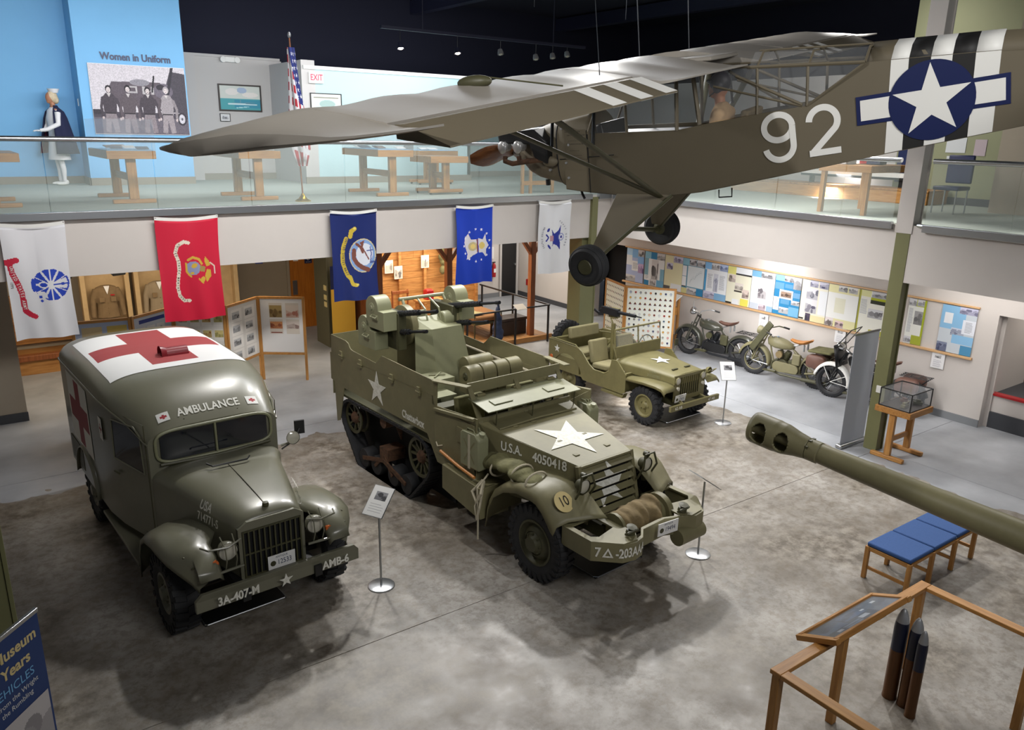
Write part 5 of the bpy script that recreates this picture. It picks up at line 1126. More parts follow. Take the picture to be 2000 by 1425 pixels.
# tail beyond the frame
b = MB(); b.prism([(-5.9, .60), (-6.1, 1.05), (-6.4, 1.28), (-6.75, 1.25), (-6.85, .9), (-6.8, .4), (-6.6, .36)], 'xz', -.015, .015); b.build('fin', 'plane', pl)
b = MB(); b.prism([(-5.9, -.15), (-6.1, -1.3), (-6.5, -1.45), (-6.8, -1.2), (-6.8, 1.2), (-6.5, 1.45), (-6.1, 1.3), (-5.9, .15)], 'xy', .60, .63); b.build('tailplane', 'plane', pl)
b = MB(); b.tube([(-2.1, .6, .97), (-2.1, .6, 3.7)], .006, 5); b.tube([(-2.1, -.6, .97), (-2.1, -.6, 3.7)], .006, 5); b.tube([(-5.5, 0, .85), (-5.5, 0, 3.6)], .006, 5); b.tube([(-2.6, 2.3, .9), (-2.1, 1.4, 3.7)], .004, 5); b.build('suspension_cable', 'gun', pl)
# pilot figure
pf = thing('pilot_figure', 'mannequin pilot in a dark flying helmet seated in the hanging aircraft', 'mannequin', (5.863, 8.333, 4.767), rot=(-.15, .046, 1.896))
HC = Vector((-2.80, 0, .66))
b = MB(); b.ell(HC, (.098, .078, .12), 20, 14); b.ell(HC + Vector((.06, 0, -.055)), (.055, .055, .06)); b.ell(HC + Vector((.105, 0, -.005)), (.022, .015, .03)); b.ell(HC + Vector((.093, 0, -.06)), (.014, .028, .010))
b.cyl(HC + Vector((-.01, 0, -.22)), HC + Vector((0, 0, -.05)), .058, .052)
for s in (-1, 1): b.ell(HC + Vector((-.005, s * .078, -.005)), (.02, .01, .03))
for s in (-1, 1): b.tube([(-2.83, s * .15, .36), (-2.75, s * .19, .12), (-2.52, s * .15, .0), (-2.38, s * .10, .02)], [.05, .045, .036, .028], 8)
b.ell((-2.82, 0, .2), (.11, .15, .27)); b.build('body', 'skin', pf, remesh=.010)
b = MB(); b.ell((-2.83, 0, .27), (.13, .19, .25), 18, 10); b.ell((-2.82, 0, .44), (.08, .09, .05))
for s in (-1, 1): b.tube([(-2.84, s * .15, .38), (-2.78, s * .20, .16), (-2.60, s * .16, .03)], [.07, .06, .05], 10); b.ell((-2.84, s * .13, .39), (.08, .085, .07))
b.build('shirt', mat('tan_shirt', 'b99a74', .9, var=.1), pf, remesh=.014)
b = MB(); b.ell(HC + Vector((-.012, 0, .032)), (.112, .092, .112), 20, 12); 
for s in (-1, 1): b.ell(HC + Vector((-.01, s * .085, -.01)), (.05, .03, .055))
hm = b.build('flying_helmet', mat('helmet_leather', '2c2a31', .5), pf, remesh=.010)
b = MB(); b.tube([HC + Vector((.06, s, .05)) for s in (-.08,)] + [HC + Vector((.105, -.04, .06)), HC + Vector((.105, .04, .06)), HC + Vector((.06, .08, .05))], .018, 8); b.tube([HC + Vector((.02, .09, -.05)), HC + Vector((.09, .05, -.09))], .006, 5); b.build('goggles', 'black', hm)
# ================================================================== MOTORCYCLES
def motorcycle(label, loc, rz, m1, m2, seatm, dark=False, bags=None, shield=False, white=False, bars='steel'):
    t = thing('motorcycle', label, 'motorcycle', loc, rz, 'motorcycles along the poster wall')
    Rw = .335
    for nm, x in (('front_wheel', 0), ('rear_wheel', -1.45)):
        b = MB(); b.lathe([(.235, -.035), (.245, 0), (.235, .035), (.225, .03), (.225, -.03), (.235, -.035)], (x, 0, Rw), (0, 1, 0), 36); b.lathe([(.03, -.07), (.085, -.06), (.085, -.03), (.035, -.02), (.035, .05), (.03, .07)], (x, 0, Rw), (0, 1, 0), 18, caps=True); w_ = b.build(nm, m1 if not dark else 'black', t)
        b = MB()
        for k in range(20): a = 2 * PI * k / 20; sgn = 1 if k % 2 else -1; b.tube([(x + .035 * math.cos(a + .5 * sgn), sgn * .045, Rw + .035 * math.sin(a + .5 * sgn)), (x + .23 * math.cos(a), 0, Rw + .23 * math.sin(a))], .0025, 4)
        b.build('spokes', 'steel', w_)
        b = MB(); b.lathe([(.235, -.035), (.27, -.058), (.315, -.050), (.333, -.02), (.335, 0), (.333, .02), (.315, .050), (.27, .058), (.235, .035)], (x, 0, Rw), (0, 1, 0), 40)
        for k in range(40):
            a = 2 * PI * k / 40; q = Vector((x + .33 * math.cos(a), 0, Rw + .33 * math.sin(a)))
            for s in (-1, 1): b.bx(q + Vector((0, s * .026, 0)), (.014, .03, .03), (0, -a, 0))
        b.build('tire', 'rubber', w_)
    def fender(x, a0, a1, rr, wd, m_, nm):
        rings = []
        for i in range(17):
            a = R(a0 + (a1 - a0) * i / 16); rings.append([(x + (rr + dr) * math.cos(a), y, Rw + (rr + dr) * math.sin(a)) for y, dr in ((-wd, -.05), (-wd * .95, -.02), (-wd * .6, .005), (0, .018), (wd * .6, .005), (wd * .95, -.02), (wd, -.05))])
        b = MB(); b.loft(rings, caps=False, wrap=False); return b.build(nm, m_, t, solid=.008, ang=70)
    fm = 'white' if white else m1
    f1 = fender(0, 12, 190, .385, .085, fm, 'front_fender'); fender(-1.45, -15, 165, .385, .09, m1, 'rear_fender')
    b = MB()
    for s in (-1, 1): b.tube([(0, s * .09, Rw), (.0 + .33 * math.cos(R(150)), s * .085, Rw + .33 * math.sin(R(150)))], .007, 5); b.tube([(0, s * .09, Rw), (.33 * math.cos(R(60)), s * .085, Rw + .33 * math.sin(R(60)))], .007, 5); b.tube([(0, s * .09, Rw), (-.36, s * .085, Rw - .03)], .007, 5)
    b.build('fender_stay', 'white' if white else 'steel', f1)
    b = MB()
    for s in (-1, 1):
        b.tube([(.02, s * .085, Rw), (-.16, s * .075, .80), (-.24, s * .07, 1.0)], .019, 8); b.tube([(.06, s * .06, Rw + .03), (-.10, s * .055, .82)], .013, 6)
    b.tube([(-.16, -.08, .80), (-.16, .08, .80)], .02, 6); b.build('front_fork', m1, t)
    b = MB(); b.tube([(-.30, 0, .92), (-.38, 0, .60), (-.50, 0, .26), (-1.0, 0, .22), (-1.45, .07, Rw)], .02, 8); b.tube([(-.30, 0, .92), (-.85, 0, .78), (-1.0, 0, .55), (-1.0, 0, .25)], .02, 8)
    for s in (-1, 1): b.tube([(-.85, 0, .76), (-1.1, s * .06, .55), (-1.45, s * .08, Rw)], .014, 6); b.tube([(-1.0, 0, .24), (-1.45, s * .08, Rw)], .014, 6)
    b.build('frame', m1, t)
    b = MB(); rg = []
    for x, hw, z0, z1 in ((-.28, .04, .84, .90), (-.34, .12, .74, .93), (-.50, .165, .70, .935), (-.68, .15, .70, .90), (-.84, .09, .72, .84), (-.90, .03, .75, .80)):
        rg.append([(x, hw * math.copysign(abs(math.cos(a)) ** .7, math.cos(a)), (z0 + z1) / 2 + (z1 - z0) / 2 * math.copysign(abs(math.sin(a)) ** .7, math.sin(a))) for a in [2 * PI * k / 18 for k in range(18)]])
    b.loft(rg); tk = b.build('fuel_tank', m1, t, ang=60); MB().lathe([(.03, 0), (.03, .02), (.001, .025)], (-.42, .07, .93), (0, 0, 1), 12).lathe([(.045, 0), (.045, .02), (.001, .03)], (-.5, 0, .93), (0, 0, 1), 14).build('filler_cap', 'chrome', tk)
    b = MB(); rg = []
    for x, hw, z, th in ((-.80, .04, .93, .02), (-.90, .07, .905, .025), (-1.02, .12, .90, .03), (-1.14, .155, .925, .03), (-1.22, .13, .965, .025), (-1.28, .05, .99, .012)):
        rg.append([(x, hw * math.cos(a), z + th * math.sin(a) + .03 * (math.cos(a) ** 2)) for a in [2 * PI * k / 16 for k in range(16)]])
    b.loft(rg); se = b.build('saddle', seatm, t, ang=70); b = MB()
    for s in (-1, 1): b.tube([(-1.15, s * .09, .90), (-1.15, s * .09, .76)], .02, 8)
    b.tube([(-.85, 0, .80), (-1.05, 0, .88)], .015, 6); b.build('saddle_spring', 'steel', se)
    b = MB()
    for an, x in ((22, -.60), (-22, -.78)):
        d = Vector((math.sin(R(an)), 0, math.cos(R(an)))); p = Vector((-.69, 0, .40))
        for k in range(8): b.cyl(p + d * (.07 + .024 * k), p + d * (.08 + .024 * k), .075, n=16)
        b.cyl(p, p + d * .27, .055, n=14); b.cyl(p + d * .25, p + d * .29, .06, n=10)
    en = b.build('engine_cylinders', 'gun' if dark else 'odd', t)
    b = MB(); b.cyl((-.69, -.10, .36), (-.69, .10, .36), .14, n=24); b.bx((-.93, 0, .38), (.20, .16, .24)); b.cyl((-.55, .10, .34), (-.55, .14, .34), .08, n=18); b.build('crankcase', 'gun' if dark else 'odd', t, bevel=.01)
    b = MB(); P = arcp(-.62, .32, .11, .11, 60, 300, 14) + arcp(-.98, .32, .10, .10, -60 + 0, 60, 10)[::1]; P = arcp(-.62, .33, .11, .11, 90, 270, 12) + arcp(-1.0, .33, .095, .095, -90, 90, 12); P = [(-1.24 - x if False else x, z) for x, z in P]
    P = arcp(-1.0, .33, .10, .10, 90, 270, 12) + arcp(-.62, .33, .115, .115, -90, 90, 12); b.prism(P, 'xz', .10, .155); b.build('chain_case', 'black' if dark else 'od', t, bevel=.02)
    b = MB(); b.bx((-1.02, .10, .55), (.18, .08, .24)); b.build('oil_tank', 'odd' if dark else 'od', t, bevel=.02)
    b = MB(); b.cyl((-.64, .12, .60), (-.64, .17, .60), .075, n=20); b.build('air_cleaner', 'odd' if dark else 'canvas', t)
    b = MB(); b.tube([(-.62, .12, .5), (-.50, .14, .42), (-.48, .14, .22), (-.7, .15, .17), (-1.2, .15, .17)], .025, 8); b.tube([(-1.2, .15, .17), (-1.75, .15, .19)], .04, 10); b.build('exhaust_pipe', 'gun' if dark else 'odd', t)
    b = MB(); b.tube([(-.62, s_ * .20, .24) for s_ in (1,)] + [(-.45, .22, .24)], .02, 6); b.bx((-.5, .24, .23), (.28, .11, .02)); b.bx((-.5, -.24, .23), (.28, .11, .02)); b.build('footboard', 'odd', t)
    b = MB()
    for s in (-1, 1): b.tube([(-.24, 0, 1.02), (-.24, s * .10, 1.08), (-.34, s * .30, 1.10), (-.52, s * .40, 1.06)], .013, 8)
    hb = b.build('handlebar', bars, t); b = MB()
    for s in (-1, 1): b.cyl((-.42, s * .355, 1.083), (-.54, s * .405, 1.055), .02)
    b.build('grip', 'black', hb)
    b = MB(); b.lathe([(.001, -.12), (.06, -.10), (.09, -.03), (.095, .02), (.09, .03)], (-.06, 0, 1.02 if not dark else 1.08), (1, 0, .1), 20); hl = b.build('headlight', 'chrome' if dark else m1, t)
    MB().lathe([(.001, .04), (.06, .034), (.088, .018)], (-.06, 0, 1.02 if not dark else 1.08), (1, 0, .1), 20).build('headlight_lens', 'lamp', hl)
    b = MB()
    for y in (-.13, -.045, .045, .13): b.tube([(-1.32, y, .80), (-1.85, y, .80)], .008, 5)
    for x in (-1.35, -1.5, -1.65, -1.83): b.tube([(x, -.14, .80), (x, .14, .80)], .008, 5)
    for s in (-1, 1): b.tube([(-1.82, s * .13, .80), (-1.6, s * .10, .55), (-1.45, s * .09, Rw)], .008, 5)
    b.build('luggage_rack', 'black' if dark or white else 'odd', t)
    if bags:
        for s in (-1, 1):
            g = MB(); rg = [];
            for y in (.12, .14, .27, .29): k = 1 if y in (.14, .27) else .9; rg.append([(-1.50 + .20 * k * math.copysign(abs(math.cos(a)) ** .5, math.cos(a)), s * y, .64 + .14 * k * math.copysign(abs(math.sin(a)) ** .5, math.sin(a))) for a in [2 * PI * q / 20 for q in range(20)]])
            g.loft(rg); g.build('saddlebag', bags, t, ang=60)
        if not white: MB().bx((-1.55, 0, .85), (.50, .50, .05), (0, R(3), 0)).build('bag_flap', 'ocanvas', t, bevel=.02)
    if shield:
        b = MB(); b.loft([[(-.10 - .25 * h, y, 1.12 + .38 * h) for y in (-.26, -.15, 0, .15, .26)] for h in (0, .5, 1)], caps=False, wrap=False); b.build('windshield', 'pglass', t, solid=.004)
        b = MB(); b.tube([(-.10, -.26, 1.12), (-.35, -.24, 1.50), (-.35, .24, 1.50), (-.10, .26, 1.12), (-.10, -.26, 1.12)], .008, 5); b.loft([[(-.06 - .1 * h, y, 1.14 - .45 * h) for y in (-.28, -.1, .1, .28)] for h in (0, 1)], caps=False, wrap=False); b.build('leg_shield', 'black', t, solid=.006)
    return t
M['bikedark'] = mat('near_black_olive_paint', '3d3e34', .3, coat=.4)
mb = motorcycle('dark military motorcycle with chrome headlamp farthest along the poster wall', (14.25, 12.42, 0), R(98), 'bikedark', 'bikedark', 'leather', dark=True, shield=False)
b = MB(); b.tube([(-.20, .22, 1.10), (-.22, .24, 1.38), (-.38, .26, 1.45), (-.50, .27, 1.49)], .008, 6); b.build('windshield_bow', 'steel', mb)
mb = motorcycle('olive military motorcycle with tan saddle and rifle scabbard by the poster wall', (14.25, 10.47, 0), R(98), 'od', 'od', 'tan', bars='odd', bags='leather')
b = MB(); b.bar((.02, .16, .60), (-.42, .22, 1.26), .05, .15, (0, 0, 1)); b.build('rifle_scabbard', 'odd', mb, bevel=.015)
motorcycle('white-fendered police style motorcycle half hidden by the grey banner and column', (14.25, 8.55, 0), R(98), 'black', 'white', 'leather', dark=True, bags='leather', shield=True, white=True)
# ================================================================== CANNON BARREL
A0 = Vector((6.68, 4.82, 2.10)); A1 = Vector((7.03, 2.20, 1.84)); dv = (A1 - A0).normalized()
cn = thing('cannon', 'long olive howitzer barrel with muzzle brake reaching in from the right', 'cannon', (7.3, .6, 0)); O = Vector((7.3, .6, 0))
b = MB(); P0 = A0 - O
b.lathe([(.098, .62), (.112, .63), (.112, .74), (.102, .75), (.105, .9), (.118, 1.6), (.135, 2.6), (.155, 3.6), (.16, 4.6), (.001, 4.6)], P0, dv, 40); b.lathe([(.062, .0), (.062, .62)], P0, dv, 24); ba = b.build('barrel', 'od', cn)
b = MB(); u, v = basis(dv)
def brake(u0, u1, ra, rb, m_='od'):
    pass
# muzzle brake: two chambers with side openings
prof = []
U = (u * 1.0); side_v = dv.cross(Vector((0, 0, 1))).normalized(); upv = side_v.cross(dv).normalized()
def rr(h): return interp([(0, .148), (.03, .158), (.26, .158), (.30, .152), (.36, .150), (.50, .118), (.62, .100)], h)
N = 96; H = [.62 * i / 60 for i in range(61)]
def hole(h, a):
    # a measured from the side direction; openings on both flanks
    da = min(abs(a), abs(PI - abs(a)))
    for c_, hw, aw in ((.135, .085, .80), (.385, .075, .78)):
        if ((h - c_) / hw) ** 2 + (da / aw) ** 2 < 1: return True
    return False
vs, idx = [], {}
for j, h_ in enumerate(H):
    for i in range(N):
        a = 2 * PI * i / N; idx[(j, i)] = len(vs); vs.append(P0 + dv * h_ + side_v * (rr(h_) * math.cos(a)) + upv * (rr(h_) * math.sin(a)))
fs = []
for j in range(len(H) - 1):
    for i in range(N):
        a = 2 * PI * (i + .5) / N; a = a - 2 * PI if a > PI else a
        if not hole((H[j] + H[j + 1]) / 2, a): fs.append((idx[(j, i)], idx[(j, (i + 1) % N)], idx[(j + 1, (i + 1) % N)], idx[(j + 1, i)]))
b = MB(); b.add(vs, fs); mbk = b.build('muzzle_brake', 'od', cn, solid=.022, recalc=False)
b = MB(); b.lathe([(.06, .245), (.15, .245), (.15, .262), (.06, .262)], P0, dv, 32); b.lathe([(.075, .0), (.146, .0), (.146, .02), (.075, .02), (.075, 0)], P0, dv, 32); b.build('brake_baffle', 'od', mbk)
b = MB()
for a in (.5, 1.2, 1.9): b.bx(P0 + dv * .64 + side_v * .105 * math.cos(a) + upv * .105 * math.sin(a), (.03, .03, .03))
b.build('locking_lug', 'odd', ba)
b = MB(); b.box(-.5, .3, -1.2, -.2, .9, 1.5); b.box(-.35, .15, -.3, 1.3, 1.45, 1.62); b.build('cradle', 'od', cn, bevel=.03)
for s in (-1, 1): wheel(cn, (s * .95 - .1, -.8, .55), 1, .55, .3, .28, 'od', name='carriage_wheel').matrix_local = Matrix.Translation((s * .95 - .1, -.8, .55)) @ Matrix.Rotation(R(90 * -s), 4, 'Z') @ Matrix.Translation((-(s * .95 - .1), .8, -.55))
b = MB(); b.cyl((-1.0, -.8, .55), (.85, -.8, .55), .07); b.box(-.3, .1, -1.1, -.5, .45, .95); b.bar((-.3, -1.0, .5), (-1.0, -3.8, .15), .2, .2); b.bar((.1, -1.0, .5), (.8, -3.8, .15), .2, .2); b.build('carriage', 'od', cn, bevel=.01)
# ================================================================== BENCH
bn_ = thing('bench', 'three-seat oak bench with blue cushions below the cannon barrel', 'bench', (8.33, 4.0, 0))
for k in range(3):
    MB().box(.0 + .545 * k + .012, .545 * (k + 1) - .006, -.265, .265, .425, .475).build('cushion', 'bluef', bn_, bevel=.016)
for x, k in ((.03, 0), (.545, 1), (1.09, 2), (1.60, 3)):
    for s in (-1, 1): MB().box(x - .025, x + .025, s * .255 - .025, s * .255 + .025, 0, .42).build('leg', 'oakz', bn_, bevel=.006)
    MB().box(x - .018, x + .018, -.23, .23, .37, .42).build('apron', 'oaky', bn_, bevel=.004); MB().box(x - .012, x + .012, -.23, .23, .13, .17).build('stretcher', 'oaky', bn_, bevel=.004)
for s in (-1, 1): MB().box(.02, 1.62, s * .258 - .012, s * .258 + .012, .385, .42).build('side_rail', 'oak', bn_, bevel=.004)
# ================================================================== BARRIER RAIL with reader board, shells
bar_ = thing('barrier_rail', 'oak barrier rail around the cannon at the lower right', 'barrier', (4.93, 3.05, 0))
b = lambda nm, *a: MB().box(*a).build(nm, 'oak', bar_, bevel=.006)
b('top_rail', -.07, 2.28, -.05, .05, .91, .95); MB().box(2.18, 2.28, -4.5, -.05, .91, .95).build('top_rail', 'oaky', bar_, bevel=.006); MB().box(-.07, .03, -3.5, -.05, .91, .95).build('top_rail', 'oaky', bar_, bevel=.006)
for x, y in ((-.02, 0), (.90, -.0), (2.20, 0), (2.20, -1.0), (2.20, -2.4), (-.02, -1.6)): MB().box(x - .035, x + .035, y - .035, y + .035, 0, .91).build('post', 'oakz', bar_, bevel=.005)
rb = thing('reader_board', 'tilted information board in an oak frame on the barrier rail', 'sign', (6.06, 3.09, .955), 0, rot=(R(-24), 0, 0))
MB().box(-.56, .56, -.19, -.155, -.01, .045).build('frame_rail', 'oak', rb, bevel=.004); MB().box(-.56, .56, .155, .19, -.01, .045).build('frame_rail', 'oak', rb, bevel=.004)
for s in (-1, 1): MB().box(s * .56 - .03, s * .56 + .03, -.20, .20, -.01, .04).build('frame_rail', 'oaky', rb, bevel=.004)
MB().box(-.54, .54, -.16, .16, .0, .02).build('backing', 'black', rb)
c = Canvas(1.14, .46, .01, '1c2330'); c.photo(.02, .35, .04, .42, 3, '141a26', '4a5464'); c.photo(.38, .72, .05, .24, 8, '10141c', '3c4c6c'); c.rect(.45, .58, .28, .36, 'a8acb4'); c.rect(.12, .19, .10, .15, 'b0b4bc'); c.rect(.36, .42, .15, .19, 'b8bcc4'); c.rect(.90, .98, .33, .38, 'a0a4ac'); c.photo(.75, 1.1, .06, .30, 11, '161c28', '46546c'); c.lines(.6, .88, .30, .42, .025, '8890a0')
c.build('printed_sheet', rb, lambda u, v: (.53 - u * .93, .15 - v * .65, .024)); MB().box(-.535, .535, -.155, .155, .026, .030).build('glass_cover', 'pglass', rb, smooth=False)
MB().bx((-.3, -.02, -.05), (.12, .08, .07)).bx((.3, -.02, -.05), (.12, .08, .07)).build('bracket', 'black', rb)
for i, (x, y, h_, r_, lb) in enumerate(((6.60, 2.93, .95, .064, 'tallest artillery shell with grey nose beside the oak corner post'), (6.60, 2.79, .93, .060, 'middle artillery shell with grey nose in the group of three'), (6.50, 2.68, .90, .047, 'slimmest artillery shell at the right of the group of three'))):
    s_ = thing('artillery_shell', lb, 'shell', (x, y, 0), 0, 'three artillery shells')
    MB().lathe([(r_ * 1.05, 0), (r_ * 1.05, .02), (r_, .03), (r_, h_ * .55), (.001, h_ * .55)], (0, 0, 0), (0, 0, 1), 28, caps=True).build('shell_case', 'brass', s_)
    MB().lathe([(r_ * .98, h_ * .55), (r_ * .98, h_ * .80), (r_ * .9, h_ * .86), (.001, h_ * .86)], (0, 0, 0), (0, 0, 1), 28).build('projectile', 'shellb', s_)
    MB().lathe([(r_ * .9, h_ * .86), (r_ * .72, h_ * .92), (r_ * .45, h_ * .97), (r_ * .2, h_ * .995), (.001, h_)], (0, 0, 0), (0, 0, 1), 28).build('nose', 'silver', s_)
# ================================================================== SIGN STANDS
def stand(label, foot, top, w_, h_, rz, tilt=35, pic=True, H=1.0):
    t = thing('sign_stand', label, 'sign stand', (foot[0], foot[1], 0), rz, 'steel sign stands beside the vehicles')
    MB().lathe([(.155, 0), (.155, .008), (.145, .014), (.001, .014)], (0, 0, 0), (0, 0, 1), 40, caps=True).build('base_plate', 'steel', t)
    MB().cyl((0, 0, .01), (0, 0, H - .03), .0125, n=16).build('pole', 'steel', t)
    mt = Matrix.Translation((0, 0, H)) @ Matrix.Rotation(R(tilt), 4, 'X')
    b = MB(); b.hexa([mt @ Vector(q) for q in ((-w_ / 2, -h_ / 2, -.004), (w_ / 2, -h_ / 2, -.004), (w_ / 2, h_ / 2, -.004), (-w_ / 2, h_ / 2, -.004), (-w_ / 2, -h_ / 2, .004), (w_ / 2, -h_ / 2, .004), (w_ / 2, h_ / 2, .004), (-w_ / 2, h_ / 2, .004))]); pn = b.build('sign_panel', 'steel', t, smooth=False)
    c = Canvas(w_ - .01, h_ - .01, .006, 'ececea')
    if pic: c.photo(w_ * .22, w_ * .78, h_ * .52, h_ * .80, 4, '1c1c20', '9a9a9e'); c.lines(w_ * .15, w_ * .85, h_ * .12, h_ * .45, .03, 'b4b4b8', .008)
    c.build('printed_sheet', pn, lambda u, v: mt @ Vector((-w_ / 2 + .005 + u, -h_ / 2 + .005 + v, .006)))
    return t
stand('steel sign stand with a printed sheet between the ambulance and the half-track', (3.47, 7.30, 0), 0, .27, .37, R(-62), 42, H=1.07)
stand('steel sign stand seen edge-on at the front right of the half-track', (7.10, 5.74, 0), 0, .27, .37, R(80), 35, H=1.02)
stand('steel sign stand to the right of the jeep', (11.13, 8.72, 0), 0, .27, .37, R(-35), 50, H=1.0)
# ================================================================== DISPLAY CASE ON TABLE by the right column
dt = thing('display_table', 'small oak trestle table holding a glass case beside the olive column', 'table', (12.40, 6.10, 0))
MB().box(-.36, .36, -.30, .30, .78, .88).build('table_top', 'oak', dt, bevel=.006)
for x in (-.30, .30):
    MB().box(x - .035, x + .035, -.05, .05, .07, .78).build('leg', 'oakz', dt, bevel=.006); MB().box(x - .04, x + .04, -.28, .28, 0, .07).build('foot', 'oaky', dt, bevel=.015)
MB().box(-.30, .30, -.02, .02, .30, .38).build('stretcher', 'oak', dt, bevel=.004)
gc = thing('glass_display_case', 'black-edged glass case with models inside on the small oak table', 'display case', (12.40, 6.10, .88))
b = MB()
for x in (-.32, .32):
    for y in (-.26, .26): b.bar((x, y, 0), (x, y, .30), .014, .014, (1, 0, 0))
for z in (.007, .30):
    for s in (-1, 1): b.bar((-.32, s * .26, z), (.32, s * .26, z), .014, .014); b.bar((s * .32, -.26, z), (s * .32, .26, z), .014, .014)
b.build('case_edge', 'black', gc, smooth=False)
for a in ((-.32, .32, -.262, -.258), (-.32, .32, .258, .262), (-.322, -.318, -.26, .26), (.318, .322, -.26, .26)): MB().box(*a, .01, .295).build('glass_pane', 'pglass', gc, smooth=False)
MB().box(-.32, .32, -.26, .26, .294, .298).build('glass_pane', 'pglass', gc, smooth=False); MB().box(-.31, .31, -.25, .25, .0, .012).build('case_floor', 'trunk', gc)
for i, (x, y, m_) in enumerate(((-.15, -.08, 'od'), (.08, .05, 'leather'), (.18, -.12, 'odd'))):
    o = MB().bx((0, 0, .03), (.14, .07, .05)).bx((-.01, 0, .07), (.07, .055, .04)).cyl((.03, 0, .075), (.13, 0, .085), .008).build('scale_model', m_, None, bevel=.005); o.location = (12.4 + x, 6.1 + y, .893); o.rotation_euler = (0, 0, i * 1.1); tag(o, ['small olive model vehicle in the glass case, left', 'small brown model vehicle in the glass case, middle', 'small dark model vehicle in the glass case, right'][i], 'model')
# ================================================================== BANNERS
bw = thing('rollup_banner', 'tall grey rolled-out banner seen side-on beside the right column', 'banner', (12.22, 6.80, 0), 0)
MB().box(-.42, .38, -.06, .06, 0, .07).build('base_cassette', 'steel', bw, bevel=.02); MB().box(-.38, .34, -.006, -.001, .07, 1.98).build('banner_sheet', 'bannerw', bw, smooth=False); MB().box(-.39, .35, -.014, .014, 1.98, 2.01).build('top_rail', 'steel', bw)
MB().cyl((0, .03, .05), (0, .03, 1.98), .012).build('support_pole', 'steel', bw)
vb = thing('rollup_banner', 'blue banner with yellow lettering at the bottom left corner', 'banner', (-.19, 5.02, 0), 0, rot=(0, 0, R(47)))
MB().box(-.43, .43, -.07, .07, 0, .08).build('base_cassette', 'steel', vb, bevel=.02); MB().box(-.42, .42, -.004, .0, .08, 2.02).build('banner_sheet', 'bannerb', vb, smooth=False); MB().box(-.425, .425, -.014, .014, 2.02, 2.05).build('top_rail', 'steel', vb, bevel=.004)
MB().cyl((0, .03, .05), (0, .03, 2.03), .012).build('support_pole', 'steel', vb)
fr_ = lambda x, z: frame((x, -.004, z), (1, 0, 0), (0, 0, 1))
text('t Museum', .105, 'yell', vb, fr_(.17, 1.90), off=.002, bold=.003); text('he Years', .105, 'yell', vb, fr_(.12, 1.78), off=.002, bold=.003); text('VEHICLES', .085, 'blue', vb, fr_(.14, 1.665), off=.002)
text('from the Wright', .05, 'white', vb, fr_(.17, 1.59), off=.002); text('the Rumbling', .05, 'white', vb, fr_(.15, 1.53), off=.002)
c = Canvas(.40, .40, .01, '8a8f9c'); c.photo(0, .4, 0, .4, 9, '3c3a44', 'c9c4c4'); c.build('photo_print', vb, lambda u, v: (.0 + u, -.007, 1.05 + v))
# ================================================================== FLAGS hanging on the balcony front
def flag(label, x0, x1, z0, z1, cv, seed, sway=0.0, hem='white'):
    w_, h_ = x1 - x0, z1 - z0; r = random.Random(seed); ph = [r.random() * 6 for _ in range(6)]
    t = thing('service_flag', label, 'flag', ((x0 + x1) / 2, 13.20, z1), 0, 'service flags hanging from the balcony')
    def fn(u, v, o=0):
        a = u / cv.w; k = 1 - v / cv.h      # k = 0 at the top edge
        sag = .035 * math.sin(PI * a) * (1 - k) ** 2 * 1.0
        x = -w_ / 2 + a * w_ * (1 - .03 * math.sin(PI * k)) + sway * k
        y = -.05 - .022 * math.sin(a * 9 + ph[0] + k * 2) * k - .016 * math.sin(a * 17 + ph[1] - k * 3) * k - .03 * math.sin(k * 4 + ph[2] + abs(a - .5) * 6) * (1 - k) * (0 if k < .03 else 1) - .03 * math.sin(k * 3 + ph[3]) * k
        z = -h_ * k - sag - .012 * math.sin(a * 6 + ph[4]) * k
        return (x, y - o, z)
    o = cv.build('flag_cloth', t, fn, smooth=True)
    b = MB(); n = 24; P_ = [fn(cv.w * j / n, cv.h, .002) for j in range(n + 1)]
    b.loft([[(p[0], p[1], p[2] - .03), (p[0], p[1] + .004, p[2] - .03), (p[0], p[1] + .004, p[2] + .02), (p[0], p[1], p[2] + .02)] for p in P_]); b.build('heading_band', 'white', t); b = MB()
    for a in (.02, .98): q = fn(cv.w * a, cv.h, .003); b.cyl((q[0], q[1], q[2]), (q[0], q[1] + .06, q[2] + .01), .01, n=8)
    b.build('hook', 'steel', t)
    return t, fn, o
def side_text(s, size, m, t, fn, path, off=.006, width=.8):
    # letters set one by one along a path of flag coordinates, letter tops towards +u (reads downward)
    L = [0]
    for p, q in zip(path, path[1:]): L.append(L[-1] + math.dist(p, q))
    n = len(s)
    for i, ch in enumerate(s):
        if ch == ' ': continue
        d = L[-1] * (i + .5) / n; j = max(k for k in range(len(path) - 1) if L[k] <= d); f = (d - L[j]) / (L[j + 1] - L[j]); p, q = path[j], path[j + 1]
        cx, cy = p[0] + f * (q[0] - p[0]), p[1] + f * (q[1] - p[1]); dx, dy = Vector((q[0] - p[0], q[1] - p[1])).normalized()
        yield ch, cx, cy, dx, dy
def flag_text(s, size, m, t, fn, path, width=.8):
    b = MB()
    for ch, cx, cy, dx, dy in side_text(s, size, m, t, fn, path):
        vs, fs = text_verts(ch, size, width, 1.0, size * .02); ux, uy = -dy, dx
        b.add([fn(cx + x * dx + y * ux, cy + x * dy + y * uy, .006) for x, y in vs], fs)
    return b.build('lettering', m, t, smooth=False, recalc=False)
